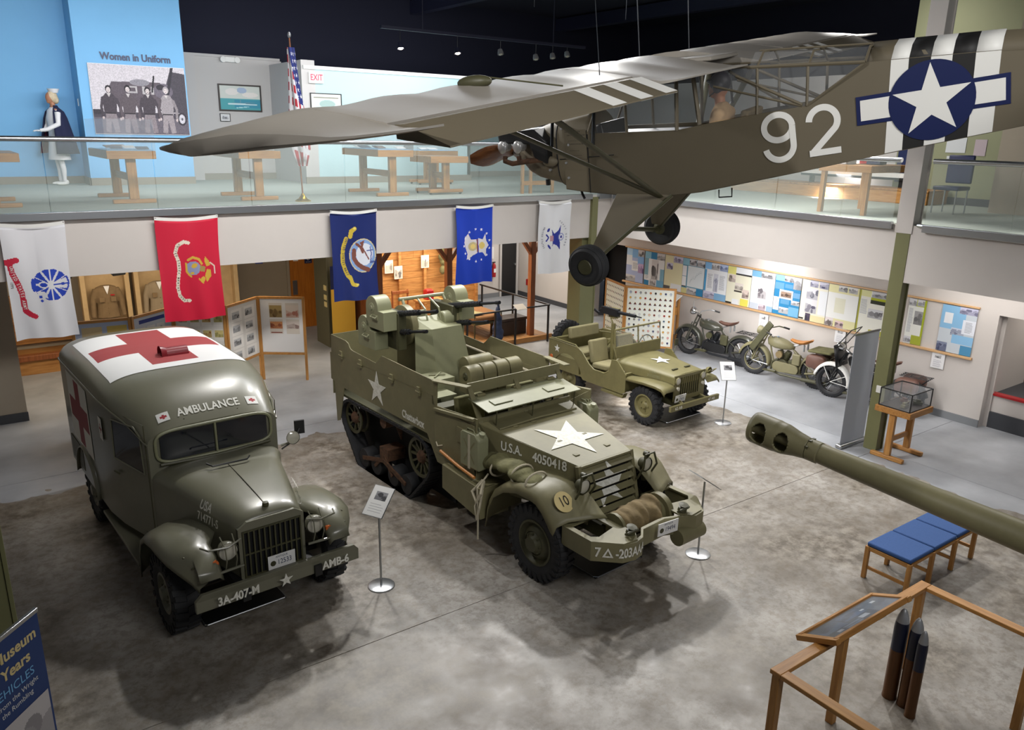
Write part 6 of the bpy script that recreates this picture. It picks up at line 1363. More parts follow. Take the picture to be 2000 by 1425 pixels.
# army: white with blue seal and red scroll
c = Canvas(.83, 1.68, .01, 'dcdce0'); B = '2b46b4'
sc = [(.10, 1.17), (.06, 1.12), (.08, .98), (.13, .84), (.165, .68), (.17, .52), (.18, .42), (.24, .36), (.29, .33)]
c.line(sc, .075, 'c02840'); c.line([(.02, 1.15), (.15, 1.18)], .08, 'c02840'); c.ell(.56, .80, .235, .235, B); c.ell(.56, .80, .05, .06, 'dcdce0')
for a in range(0, 360, 30):
    ca, sa = math.cos(R(a)), math.sin(R(a)); c.line([(.56 + .06 * ca, .80 + .06 * sa), (.56 + .235 * ca, .80 + .235 * sa)], .012 if a % 60 else .03, 'dcdce0')
c.poly([(.60, .84), (.80, .90), (.80, .72), (.60, .76)], 'dcdce0'); c.line([(.60, .80), (.78, .80)], .02, B); c.ell(.72, .80, .03, .025, B); c.line([(.76, .70), (.79, .75), (.80, .82), (.78, .90)], .022, B)
c.ell(.46, .80, .07, .05, 'dcdce0'); c.ell(.46, .80, .05, .032, B); c.poly([(.38, .62), (.50, .60), (.46, .70), (.36, .70)], 'dcdce0'); c.ell(.40, .62, .025, .025, B); c.ell(.41, .56, .02, .02, B); c.ell(.33, .80, .03, .10, B)
t, fn, o = flag('white army flag with a blue seal and red scroll, leftmost on the balcony', .58, 1.40, 2.0, 3.69, c, 1)
flag_text('UNITED STATES ARMY', .06, 'white', t, fn, [(.075, 1.10), (.08, .98), (.13, .84), (.165, .68), (.17, .52), (.18, .44)])
text('1775', .05, 'ink', t, fn=lambda x, y: fn(.05 + y, .82 - x, .006))
# marines: red
c = Canvas(.96, 1.66, .01, 'c8203c'); G = 'c9a640'
c.line([(.47, 1.28), (.40, 1.30), (.30, 1.24), (.26, 1.12), (.30, .98), (.30, .84), (.27, .70), (.25, .56), (.27, .42), (.33, .34), (.42, .33)], .055, 'e0d6c4')
c.ell(.52, .86, .115, .115, '8a8fb0'); c.line([(.45, 1.0), (.52, 1.04), (.62, 1.0), (.66, .92)], .04, G); c.line([(.41, .95), (.42, .80), (.48, .72)], .03, G); c.ell(.54, .90, .05, .035, G, .5); c.ell(.50, .78, .03, .025, G)
c.poly([(.63, .90), (.72, .86), (.70, .78), (.62, .80)], 'a08a50'); c.poly([(.72, 1.04), (.78, .95), (.80, .88), (.74, .86), (.71, .95)], G); c.poly([(.72, .60), (.80, .70), (.80, .80), (.74, .82), (.70, .72)], G); c.line([(.80, .92), (.86, .86), (.86, .74)], .022, 'd8c8b8'); c.ell(.66, .66, .05, .035, G, 1.0); c.line([(.60, .68), (.66, .60)], .03, G)
t, fn, o = flag('red marine corps flag with globe emblem and cream scroll', 2.62, 3.58, 2.03, 3.69, c, 2)
flag_text('UNITED STATES MARINE CORPS', .042, 'ink', t, fn, [(.34, 1.27), (.27, 1.18), (.26, 1.12), (.30, .98), (.30, .84), (.27, .70), (.25, .56), (.27, .42), (.33, .34), (.40, .33)])
# navy
c = Canvas(.90, 1.62, .01, '1c2a66'); Y = 'c8b040'
c.line([(.46, 1.32), (.40, 1.28), (.38, 1.18)], .08, Y); c.line([(.30, 1.14), (.24, .98), (.22, .84), (.22, .70), (.26, .56), (.30, .46), (.34, .42)], .075, Y); c.line([(.34, .44), (.38, .30), (.46, .28)], .07, Y); c.ell(.46, 1.33, .03, .02, 'e0d070'); c.ell(.48, .29, .03, .02, 'e0d070')
c.ell(.62, .82, .27, .31, 'd8c890'); c.ell(.62, .82, .255, .295, '7fa0d0'); c.ell(.66, .84, .17, .20, 'd8dce6')
c.line([(.50, 1.04), (.58, .98), (.62, .88)], .05, '7a4a40'); c.line([(.45, .92), (.44, .78), (.50, .68), (.60, .60), (.72, .55)], .085, '7a4a40'); c.poly([(.56, 1.06), (.66, 1.10), (.62, .96)], '7a4a40'); c.line([(.62, .96), (.74, .74)], .025, '7a4a40'); c.line([(.78, .96), (.80, .84), (.78, .70)], .02, '506098'); c.line([(.70, .90), (.84, .90)], .012, '506098'); c.rect(.76, .86, .66, .70, '506098')
t, fn, o = flag('dark blue navy flag with round eagle seal and yellow scroll', 5.50, 6.40, 2.06, 3.68, c, 3)
flag_text('UNITED STATES NAVY', .055, 'navy', t, fn, [(.31, 1.15), (.25, .98), (.225, .84), (.225, .70), (.26, .56), (.30, .46)])
# air force
c = Canvas(.87, 1.55, .01, '1e3fb4')
c.poly([(.22, .95), (.30, 1.02), (.36, .90), (.48, .90), (.50, .78), (.50, .62), (.40, .58), (.32, .52), (.26, .50), (.28, .62), (.24, .72), (.20, .84)], 'd8d4d8'); c.ell(.40, .76, .10, .09, 'c8b88c'); c.ell(.40, .76, .05, .05, 'e8d080'); c.poly([(.53, .92), (.64, .88), (.70, 1.0), (.72, .86), (.78, .76), (.72, .68), (.72, .52), (.64, .62), (.54, .62)], 'd8d4d8'); c.ell(.62, .76, .07, .07, 'd8c070'); c.rect(.49, .52, .64, .90, '8c4c40')
for k in range(13):
    a = 2 * PI * (k + .5) / 13; c.poly(starpts(.034, .50 + .31 * math.cos(a), .78 + .33 * math.sin(a)), 'e6e6ee')
t, fn, o = flag('bright blue air force flag with a ring of white stars', 8.09, 8.96, 2.13, 3.68, c, 4)
# coast guard
c = Canvas(.87, 1.53, .01, 'dcdde0'); B = '2b3690'
c.poly([(.36, .96), (.44, .86), (.54, .92), (.62, 1.04), (.60, .86), (.56, .76), (.60, .66), (.60, .50), (.52, .60), (.42, .64), (.38, .58), (.40, .74)], B); c.rect(.30, .42, .70, .82, 'b88c98'); c.ell(.63, .78, .085, .085, '8890c0'); c.ell(.63, .78, .06, .06, 'dcdde0'); c.ell(.63, .78, .03, .03, B); c.ell(.26, .94, .05, .03, B, .8); c.ell(.28, .58, .06, .025, B, -.8); c.line([(.20, .84), (.26, .78), (.20, .70)], .03, B); c.line([(.50, .74), (.50, .82)], .10, B)
t, fn, o = flag('white coast guard flag with a blue eagle emblem, rightmost on the balcony', 10.11, 10.98, 2.18, 3.71, c, 5, hem='white')
flag_text('UNITED STATES', .05, 'navy', t, fn, [(.16, 1.0), (.11, .90), (.10, .78), (.11, .66), (.16, .54)]); flag_text('COAST GUARD', .05, 'navy', t, fn, [(.56, 1.14), (.70, 1.02), (.77, .88), (.78, .72), (.72, .56)])
# ================================================================== POSTER WALL on the right
WX = 14.945
pr_ = tag(MB().box(WX - .01, WX + .024, 6.30, 15.52, 2.17, 2.205).build('display_rail', 'lathe', None, bevel=.005), 'long pale wooden rail above the posters on the right wall', 'rail')
pr_ = tag(MB().box(WX - .03, WX + .024, 6.28, 15.55, 1.22, 1.265).build('display_rail', 'lathe', None, bevel=.005), 'long pale wooden ledge below the posters on the right wall', 'rail')
def poster(y1, y0, bg, label, items):
    wdt = y1 - y0; cv = Canvas(wdt, .88, .0125, bg)
    for it in items:
        k, a, b_, c_, d_ = it[:5]; X0, X1, Y0, Y1 = a * wdt, b_ * wdt, c_ * .88, d_ * .88
        if k == 'r': cv.rect(X0, X1, Y0, Y1, it[5])
        elif k == 'p': cv.photo(X0, X1, Y0, Y1, it[5], *(it[6:] if len(it) > 6 else ()))
        elif k == 'l': cv.lines(X0 + .02, X1 - .02, Y0, Y1, .025, it[5] if len(it) > 5 else 'a4a8b0', .008)
        elif k == 'm':
            cv.rect(X0, X1, Y0, Y1, 'd4dde2')
            rr_ = random.Random(int(a * 99 + wdt * 50)); P = [(X0 + (X1 - X0) * (.15 + .7 * i / 7), Y0 + (Y1 - Y0) * (.2 + .6 * (i / 7) + .12 * (rr_.random() - .5))) for i in range(8)]; cv.line(P, .012, 'a8b8c0'); cv.line([(x, y + .04) for x, y in P], .008, 'b8c4ca')
    o = cv.build('poster', None, lambda u, v: (0, -u, v)); o.location = (WX - .004, y1, 1.275); o.modifiers.new('s', 'SOLIDIFY').thickness = .006; tag(o, label, 'poster', 'history posters on the right wall'); return o
LB, MBl, DB, CR, YG, WH = '8fb8de', '6c9cc8', '2f7fb0', 'd8d6b4', 'a8a838', 'dfe3e8'
poster(15.44, 14.79, 'a9b7dc', 'violet-blue history poster with photos, farthest along the right wall', [('r', 0, .33, .8, 1, 'a8cdec'), ('r', .33, .66, .75, 1, '7fb0e0'), ('p', .66, 1, .8, 1, 2), ('r', 0, .33, .5, .8, WH), ('r', .33, .72, .35, .65, WH), ('r', .66, 1, .55, .8, '84b0e4'), ('p', .7, 1, .3, .58, 7, '40306c', 'c8b0d8'), ('p', 0, .55, 0, .2, 9), ('l', .02, .3, .55, .75), ('l', .35, .7, .4, .6)])
poster(14.74, 14.04, WH, 'white and blue history poster, second from the far end', [('r', 0, .3, .8, 1, '88c0dc'), ('r', .3, .6, .8, 1, DB), ('p', .6, 1, .8, 1, 3), ('r', 0, .2, .3, .8, '7aa4b8'), ('p', .35, .7, .18, .78, 12), ('r', .8, 1, .1, .55, '7fb0c8'), ('r', 0, .25, 0, .14, DB), ('p', .3, .6, 0, .2, 6), ('r', .65, 1, 0, .2, '6ca6cc'), ('l', .02, .24, .16, .3)])
poster(14.02, 13.42, CR, 'cream history poster with three small photos', [('p', .1, .45, .6, .78, 4, '2c2454', 'c8c8e0'), ('p', .48, 1, .82, 1, 5, '2c2454', 'c8c8e0'), ('r', 0, .35, 0, .12, '55585c'), ('r', .4, 1, 0, .2, WH)])
poster(13.41, 12.71, '5c90a8', 'teal history poster with a route map', [('r', 0, .3, .82, 1, '88bcd4'), ('p', .3, .62, .82, 1, 8), ('p', .65, 1, .82, 1, 13), ('m', .25, 1, .22, .8), ('r', 0, .2, .5, .78, WH), ('r', 0, .2, .22, .48, WH), ('r', 0, .2, .18, .22, '2c2e30'), ('r', 0, .25, 0, .16, 'c8c48c'), ('p', .25, .7, 0, .18, 14), ('r', .7, 1, 0, .18, DB)])
poster(12.69, 12.00, WH, 'white history poster with a column of photos and blue corners', [('r', 0, .3, .82, 1, '7fb2e0'), ('p', .3, .64, .82, 1, 21), ('p', .66, 1, .82, 1, 22, '38406c', 'b0c0e0'), ('r', 0, .1, .2, .8, '4c98c8'), ('p', .42, .62, .22, .72, 23, '70748c', 'c8ccd8'), ('l', .12, .4, .3, .7), ('l', .65, .95, .3, .7), ('p', 0, .5, 0, .2, 24, '4c4c6c', 'c8c8dc'), ('r', .5, 1, 0, .18, '7ca8cc')])
poster(11.99, 11.30, 'e2e0cc', 'pale history poster with four brown photos and a yellow square', [('r', 0, .35, .8, 1, 'd8d480'), ('r', .35, 1, .84, 1, WH), ('r', .35, 1, .80, .84, '3a3a3a'), ('p', .05, .35, .58, .78, 31, '302420', 'd8ccc4'), ('p', .35, .7, .4, .58, 32, '302420', 'e0d8d0'), ('r', .32, .65, .34, .38, '3a3632'), ('p', .68, .95, .22, .45, 33, '402820', 'd8c8c0'), ('r', 0, .25, 0, .04, '2c2c28'), ('r', .28, .55, 0, .14, WH), ('r', .62, .95, 0, .18, 'e0d860')])
poster(11.29, 10.66, 'dbe2ea', 'white history poster with a vehicle drawing', [('r', 0, .4, .84, 1, '7cb2d8'), ('p', .4, 1, .84, 1, 41), ('p', .32, .68, .3, .62, 42, '3c3440', 'dcd8dc'), ('p', .4, .7, 0, .16, 43, '503850', 'd8c8d0'), ('r', .75, 1, 0, .14, '94b4d4'), ('l', .7, .98, .4, .75), ('r', 0, .38, 0, .16, 'c0c8d4')])
poster(10.65, 9.98, DB, 'deep blue history poster with a central vehicle photo', [('r', 0, .35, .86, 1, '84b8dc'), ('p', .35, .7, .86, 1, 51), ('p', .7, 1, .7, 1, 52, '48484c', 'c4c4c8'), ('r', 0, .35, .64, .82, '6094bc'), ('r', .38, .68, .7, .8, '5a90c0'), ('r', .2, .72, .42, .64, 'e4e2e0'), ('p', .26, .66, .46, .6, 53, '2c1c18', 'a08878'), ('r', .74, 1, .48, .62, '6898c0'), ('r', 0, .22, .1, .44, WH), ('p', .68, 1, .3, .42, 54), ('r', .28, .62, .28, .4, '5c94bc'), ('p', .25, .62, .04, .2, 55), ('r', .62, 1, .02, .24, '70a8cc'), ('l', .02, .2, .15, .4)])
poster(9.96, 9.33, 'e2e0d0', 'cream history poster with a stack of dark photos', [('p', .3, .62, .84, 1, 61, '242454', 'c8c8d8'), ('p', .66, 1, .84, 1, 62, '242454', 'c8c8d8'), ('p', .2, .65, .55, .82, 63, '1c2040', 'dcdce4'), ('p', .2, .65, .2, .55, 64, '28204c', 'dcdce0'), ('p', .25, .45, 0, .18, 65, '1c2030', '50485c'), ('r', 0, .18, .02, .06, '2c2c28'), ('r', .45, 1, 0, .16, 'dcd4a8'), ('r', .7, 1, .2, .78, WH)])
poster(9.32, 8.63, 'dcd8a8', 'pale yellow history poster with a framed letter', [('p', .32, .62, .86, 1, 71, '141414', 'd8d8d8'), ('p', .65, .95, .86, 1, 72, '242424', 'dcdcdc'), ('r', .0, 1, .2, .82, 'e6e8e6'), ('r', .25, .6, .35, .7, 'dcdcc8'), ('l', .1, .9, .3, .75, 'c4c4b4'), ('p', 0, .28, 0, .2, 73, '30201c', 'e0d8d8'), ('p', .34, .62, 0, .16, 74, '2c1c30', 'e0c8c8')])
poster(8.62, 7.98, 'e2e2d8', 'white and lime history poster beside the olive column', [('r', 0, .4, .86, 1, 'd8d8a0'), ('p', .42, .9, .86, 1, 81), ('r', .4, .9, .80, .86, 'a8b020'), ('r', .4, .9, .72, .8, '2c3020'), ('l', .05, .35, .45, .8), ('p', .35, .85, .38, .6, 82), ('r', 0, .05, 0, 1, 'a0a040'), ('r', .45, 1, 0, .12, 'b0b040')])
poster(7.59, 7.25, 'e0e2dc', 'lime and white history poster right of the olive column', [('p', 0, .45, .84, 1, 91), ('r', .45, 1, .84, 1, 'a8b020'), ('p', .5, .95, .86, 1, 92), ('p', .4, .9, .45, .75, 93, '2c2c30', 'a0a0a0'), ('r', .88, 1, 0, 1, 'a0ac28'), ('p', 0, .4, .02, .16, 94), ('r', .42, 1, 0, .2, 'a0a838'), ('l', .02, .4, .25, .8)])
poster(6.95, 6.32, 'c4ccd4', 'last history poster with blue cloud map near the doorway', [('r', 0, .7, .5, 1, '88b8dc'), ('p', .5, 1, .86, 1, 95, '20204c', 'c8c8e0'), ('r', .1, .35, .62, .84, WH), ('p', .35, .72, .38, .54, 96, '303058', 'c8d0e0'), ('r', .65, 1, .44, .74, 'dfe3ec'), ('p', 0, .3, 0, .2, 97, '20244c', '8088a0'), ('r', .68, 1, 0, .2, '5090b8'), ('r', .4, 1, .22, .4, '8cbce0'), ('l', .68, .96, .48, .72)])
for i, (y, z) in enumerate(((10.85, .88), (8.92, .96), (6.87, .92))):
    c = Canvas(.24, .31, .008, 'e8e8ea'); c.photo(.06, .18, .20, .28, 60 + i, '14141a', 'e8e8ea'); c.lines(.04, .2, .03, .17, .02, 'b8b8c0', .006)
    o = c.build('information_sheet', None, lambda u, v: (0, -u, v)); o.location = (WX - .01, y + .12, z); o.modifiers.new('s', 'SOLIDIFY').thickness = .01
    tag(o, ['white information sheet on the wall above the farthest motorcycle', 'white information sheet on the wall above the middle motorcycle', 'white information sheet on the wall right of the olive column'][i], 'sheet')
for i in range(5):
    c = Canvas(.22, .22, .01, 'e0e0e0'); c.photo(.01, .21, .01, .21, 70 + i, '202024', 'b8b8b8'); y, z = ((17.75, 2.14), (17.48, 2.12), (17.22, 2.10), (17.75, 1.86), (17.0, 1.35))[i]
    o = c.build('photo_print', None, lambda u, v: (0, -u, v)); o.location = (WX - .004, y, z - .11); o.modifiers.new('s', 'SOLIDIFY').thickness = .008; tag(o, ['black and white photo on the far wall, upper left of its row', 'black and white photo on the far wall, middle of its row', 'black and white photo on the far wall, right of its row', 'black and white photo on the far wall, below the row', 'low black and white photo on the far wall near the dark doorway'][i], 'photo')
o = MB().box(14.90, 14.97, 19.78, 19.96, .40, .60).build('alarm_box', 'redb', None, bevel=.01); tag(o, 'small red box on the far right wall behind the timber post', 'box')
o = MB().lathe([(.06, 0), (.065, .02), (.065, .36), (.04, .42), (.02, .45), (.001, .45)], (0, 0, 0), (0, 0, 1), 20, caps=True).build('fire_extinguisher', 'redb', None); o.location = (13.95, 20.40, .68); tag(o, 'red fire extinguisher hanging on the wall left of the black door', 'fire extinguisher')
e = MB().tube([(.0, 0, .45), (-.05, -.02, .47), (-.08, -.02, .30)], .012, 6).box(-.06, .05, -.02, .02, .45, .48).build('extinguisher_hose', 'black', o); decal(rect(-.045, .045, 0, .12), 'paper', o, frame((0, -.066, .15), (1, 0, 0), (0, 0, 1)), 'extinguisher_label')
o = MB().box(13.90, 13.99, 20.47, 20.5, 1.25, 1.62).build('wall_notice', 'paper', None); tag(o, 'narrow white notice on the wall above the fire extinguisher', 'notice')
# ================================================================== PATCH BOARDS
def board_between(par, p, q, z0, z1, cv, nm='panel', legs=True, m1='oak', m2='oakz'):
    p = Vector((*p, 0)); q = Vector((*q, 0)); d = (q - p); L = d.length; d.normalize(); n = Vector((d.y, -d.x, 0)); T = lambda u, z, o=0: tuple(p + d * u + Vector((0, 0, z)) + n * o)
    hx = lambda a, z, a1, zz: MB().hexa([T(a, z, -.02), T(a1, z, -.02), T(a1, z, .02), T(a, z, .02), T(a, zz, -.02), T(a1, zz, -.02), T(a1, zz, .02), T(a, zz, .02)])
    fr = hx(0, z0, L, z0 + .05).build(nm, m1, par, smooth=False, bevel=.004); hx(0, z1 - .05, L, z1).build('top_rail', m1, fr, smooth=False, bevel=.004)
    for u in (0, L - .05):
        MB().hexa([T(u, 0, -.022), T(u + .05, 0, -.022), T(u + .05, 0, .022), T(u, 0, .022), T(u, z1, -.022), T(u + .05, z1, -.022), T(u + .05, z1, .022), T(u, z1, .022)]).build('upright', m2, fr, smooth=False, bevel=.004)
    MB().hexa([T(.05, z0 + .05, -.008), T(L - .05, z0 + .05, -.008), T(L - .05, z0 + .05, .004), T(.05, z0 + .05, .004), T(.05, z1 - .05, -.008), T(L - .05, z1 - .05, -.008), T(L - .05, z1 - .05, .004), T(.05, z1 - .05, .004)]).build('board', 'paper', fr, smooth=False)
    if cv: cv.build('printed_sheet', fr, lambda u, v: T(.055 + u / cv.w * (L - .11), z0 + .055 + v, .008))
    return fr
pt = thing('patch_display', 'folding oak frame filled with rows of small shoulder patches', 'display', (13.45, 14.59, 0))
def patches(w_, h_, dense, seed):
    c = Canvas(w_, h_, .007, 'dcdfd6'); r = random.Random(seed); rows = 10 if dense else 10; n = 11 if dense else 9
    for j in range(rows):
        for i in range(n):
            x, y = w_ * (i + .6) / (n + .2), h_ - h_ * (j + .6) / (rows + .2)
            if dense: c.ell(x, y, .018, .026, r.choice(['2a2a34', '5a3020', '6a5a28', '2c4a38', '34323c']))
            elif 1 <= j <= 4 and not (j == 1 and i < 4) and not (j == 4 and i > 0): c.poly([(x - .036, y - .03), (x + .036, y - .03), (x, y + .035)], '2c1c1c'); c.poly([(x - .014, y + .01), (x + .014, y + .01), (x, y + .035)], 'c8a030'); c.poly([(x, y - .005), (x + .030, y - .026), (x, y - .026)], '9c2c28')
            else: c.ell(x, y, .026, .028, r.choice(['b04030', '2c3c6c', 'b07820', '2a2a2a', '6c8090', '88402c', 'a8a8a8'])); c.ell(x, y, .011, .013, r.choice(['d8c060', 'e0e0e0', '202020']))
            if not dense: c.rect(x - .02, x + .02, y - .045, y - .040, '9ca0a0')
    return c
A_, B_, C_ = (0, 0), (-.33, -1.06), (.42, -2.01)
board_between(pt, A_, B_, .12, 1.60, patches(1.0, 1.36, True, 3)); board_between(pt, B_, C_, .12, 1.60, patches(1.1, 1.36, False, 4))
# lectern with a white slanting top behind the patches
lt = thing('oak_lectern', 'oak stand with slanted white top behind the patch display', 'lectern', (14.55, 13.45, 0))
for y in (-.22, .22):
    for x in (-.14, .14): MB().box(x - .03, x + .03, y - .03, y + .03, 0, 1.0 + (.20 if x > 0 else 0)).build('leg', 'oakz', lt, bevel=.005)
MB().box(-.16, .16, -.22, .22, .75, .95).build('apron', 'oaky', lt, bevel=.005); MB().bx((0, 0, 1.14), (.44, .55, .02), (0, R(-30), 0)).build('slanted_top', 'paper', lt)
# ================================================================== FOLDING DISPLAY behind the ambulance
fd = thing('folding_display', 'zigzag of oak-framed display boards behind the ambulance', 'display', (3.6, 15.4, 0))
nodes = [(1.48, 15.12), (2.42, 15.02), (3.25, 15.62), (4.10, 15.12), (4.93, 15.76), (5.72, 15.22)]
def sheet(i):
    L = math.dist(nodes[i], nodes[i + 1]) - .11; h = 1.12
    c = Canvas(L, h, .01, ['a8b4cc', 'b4bccc', 'd4d0c8', 'd0ccc6', 'dcdad8'][i])
    if i == 0: c.rect(.10, .42, .62, 1.05, 'd0bc90'); c.rect(.50, .82, .62, 1.05, 'c8b060'); c.rect(.50, .82, .62, .72, 'a89a40'); c.poly([(.14, .66), (.38, .66), (.30, .80)], '8c6c40')
    if i == 1: c.rect(.12, .75, 1.0, 1.07, '2c3c84'); [c.photo(.06 + .24 * k, .26 + .24 * k, .70, .93, 100 + k) for k in range(3)]; [c.photo(.06 + .24 * k, .26 + .24 * k, .40, .62, 110 + k) for k in range(3)]
    if i == 2:
        for j in range(3):
            for k in range(4): c.rect(.04 + .22 * k, .22 + .22 * k, .78 - .30 * j, 1.02 - .30 * j, 'dcd8d0'); c.photo(.05 + .22 * k, .21 + .22 * k, .86 - .30 * j, 1.0 - .30 * j, 120 + j * 4 + k, ['2c4c70', '303030', '80401c', '4c5420'][k], 'd0c080')
    if i == 3:
        for j in range(4):
            for k in range(2): c.rect(.10 + .42 * k, .44 + .42 * k, .80 - .27 * j, 1.05 - .27 * j, 'dedad4'); c.photo(.13 + .42 * k, .36 + .42 * k, .86 - .27 * j, 1.0 - .27 * j, 140 + j * 2 + k, '202022', 'b8b8b8')
    if i == 4:
        for (x, y), (d_, l_) in zip(((.18, .74), (.52, .74), (.18, .40), (.52, .40)), (('4c3014', 'a8905c'), ('a84c30', 'd8ccc0'), ('70201c', 'd09060'), ('603428', 'd8ccc4'))): c.rect(x - .01, x + .26, y - .01, y + .30, 'cfc6ba'); c.photo(x, x + .25, y + (.0 if y > .5 else .10), y + .25, int(x * 100 + y * 10), d_, l_)
        c.rect(.19, .42, .41, .43, '7c3420')
    return c
for i in range(5): board_between(fd, tuple(a - b_ for a, b_ in zip(nodes[i], (3.6, 15.4))), tuple(a - b_ for a, b_ in zip(nodes[i + 1], (3.6, 15.4))), .55, 1.78, sheet(i))
# ================================================================== UNIFORM CASES, wall picture
def jacket(par, x, y, z, m='khaki'):
    b = MB(); rg = []
    for zz, a, d_ in ((0, .23, .12), (.12, .21, .115), (.30, .195, .11), (.45, .225, .12), (.58, .235, .115), (.66, .20, .09), (.70, .10, .06)): rg.append([(x + a * math.cos(t), y + d_ * math.sin(t), z + zz) for t in [2 * PI * k / 20 for k in range(20)]])
    b.loft(rg)
    for s in (-1, 1): b.tube([(x + s * .19, y, z + .62), (x + s * .27, y, z + .40), (x + s * .30, y - .03, z + .02)], [.075, .06, .05], 12)
    o = b.build('jacket_body', m, par, remesh=.012)
    b = MB()
    for zz in (.10, .22, .34): b.ell((x, y - .122, z + zz), (.012, .006, .012), 8, 5)
    for s in (-1, 1): b.box(x + s * .11 - .05, x + s * .11 + .05, y - .135, y - .112, z + .36, z + .46)
    b.build('pocket_and_button', 'khaki', par); MB().prism([(x - .055, z + .70), (x + .055, z + .70), (x, z + .52)], 'xz', y - .135, y - .10).build('shirt_front', 'pale', par)
    c = MB(); c.box(x + .06, x + .14, y - .140, y - .128, z + .49, z + .515); c.build('ribbon_bar', 'redb', par)
for i, x in enumerate((2.57, 3.62, 4.9)):
    cs_ = thing('display_cabinet', ['shallow cream cabinet framing the brown uniform jacket, left of the red flag', 'shallow cream cabinet framing a uniform jacket, beside the red flag', 'empty cream cabinet right of the red flag'][i], 'cabinet', (x, 18.5, 0))
    b = MB(); b.prism(rect(-.48, .48, .9, 2.2), 'xz', -.02, .22, [rect(-.38, .38, .98, 2.10)]); b.build('cabinet_frame', 'cream', cs_, smooth=False, bevel=.01); MB().box(-.4, .4, .20, .22, .95, 2.15).build('cabinet_back', 'cream', cs_); MB().box(-.48, .48, -.02, .22, 0, .9).build('cabinet_base', 'taupe', cs_, smooth=False)
    if i < 2:
        j = thing('uniform_jacket', ['brown wool uniform jacket with ribbons in the left cream cabinet', 'faded khaki uniform jacket in the middle cream cabinet'][i], 'jacket', (x, 18.42, 1.08)); jacket(j, 0, .08, 0, 'khaki' if i == 0 else mat('faded_khaki', '8c7c66', .9))
for x, lb in ((2.52, 'black speaker hanging under the balcony above the brown jacket'), (1.6, 'black speaker hanging under the balcony by the white flag')):
    o = MB().bx((0, 0, 0), (.26, .34, .20), (R(25), 0, R(20))).build('loudspeaker', 'black', None, bevel=.02); o.location = (x, 16.6, 2.45); tag(o, lb, 'speaker'); MB().cyl((0, 0, .05), (0, 0, .41), .015).build('hanging_rod', 'black', o)
o = MB().bx((0, 0, 0), (.16, .30, .20), (R(20), 0, R(-15))).build('loudspeaker', 'navy', None, bevel=.01); o.location = (5.35, 16.8, 2.42); tag(o, 'dark projector unit hanging under the balcony left of the orange door', 'projector'); MB().cyl((0, 0, .05), (0, 0, .44), .015).build('hanging_rod', 'black', o)
# ledge in wood low at the left
o = MB().box(-.2, 1.95, 18.55, 18.75, .30, .42).build('wooden_ledge', 'timber', None, bevel=.01); tag(o, 'low orange-brown wooden ledge at the far left under the balcony', 'ledge'); MB().box(-.2, 1.9, 18.6, 19.7, 0, .30).build('ledge_base', 'pine', o, smooth=False)
o = MB().box(-.2, 2.0, 19.66, 19.74, .42, 1.5).build('panelling', 'pine', None, smooth=False); tag(o, 'brown wooden wall panelling at the far left behind the ledge', 'panelling')
# yellow banner
yb = thing('rollup_banner', 'yellow and navy banner partly hidden behind the navy flag', 'banner', (7.33, 17.24, 0))
MB().box(-.20, .42, -.05, .05, 0, .06).build('base_cassette', 'steel', yb, bevel=.01); MB().box(-.19, .41, -.004, 0, .06, 1.45).build('banner_sheet', 'yellow', yb); MB().box(-.19, .41, -.004, 0, 1.45, 2.0).build('banner_header', 'navy', yb); text('ME', .28, 'pale', yb, frame((0, -.005, 1.80), (1, 0, 0), (0, 0, 1)), width=.5)
for i, z in enumerate((1.45, 1.22, 1.05)):
    o = MB().box(7.105, 7.12, 17.45, 17.60, z - .06, z + .06).build('column_label', 'yell', None); tag(o, ['upper small yellow label on the dark column left of the navy flag', 'middle small yellow label on the dark column left of the navy flag', 'lower small yellow label on the dark column left of the navy flag'][i], 'label')
# ================================================================== BARRACKS HUT under the balcony
hut = thing('barracks_hut', 'open timber barracks hut with plank wall under the balcony', 'hut', (9.7, 15.5, 0))
def hb(nm, m, x0, x1, y0, y1, z0, z1, par=hut, bevel=.004): return MB().box(x0 - 9.7, x1 - 9.7, y0 - 15.5, y1 - 15.5, z0, z1).build(nm, m, par, smooth=False, bevel=bevel)
dk = hb('deck', 'ply', 7.96, 12.3, 15.36, 18.4, 0, .07)
for i in range(31): hb('floor_board', 'ply', 7.96 + .14 * i + .003, 7.96 + .14 * (i + 1) - .003, 15.37, 18.38, .07, .095, dk, bevel=0)
hb('front_curb', 'pine', 7.9, 12.32, 15.30, 15.37, 0, .13)
bw_ = hb('back_wall', 'timber', 7.9, 12.0, 18.36, 18.42, .095, 2.7)
rq = random.Random(5)
for i in range(15):
    z = .10 + .175 * i; x = 7.9
    while x < 11.99:
        L = min(1.0 + rq.random() * 1.4, 12.0 - x); hb('plank', 'pine', x + .002, x + L - .002, 18.33 + rq.random() * .006, 18.36, z + .003, z + .172, bw_, bevel=0); x += L
for x in (8.0, 8.75, 9.5, 10.25, 11.0, 11.9): hb('stud', 'pine', x - .04, x + .04, 18.24, 18.33, .095, 2.7, bw_)
for x in (7.58, 9.38, 11.83):
    p_ = hb('post', 'timber', x - .07, x + .07, 15.53, 15.67, .0, 2.78)
    for s in (-1, 1): MB().bar((x - 9.7, .1, 2.15), (x - 9.7 + s * .48, .1, 2.78), .09, .10, (0, 1, 0)).build('brace', 'timber', p_, smooth=False, bevel=.004)
hb('header_beam', 'timber', 7.5, 11.95, 15.53, 15.67, 2.76, 2.855)
hb('end_wall', 'timber', 7.90, 7.97, 16.6, 18.3, .095, 2.7)
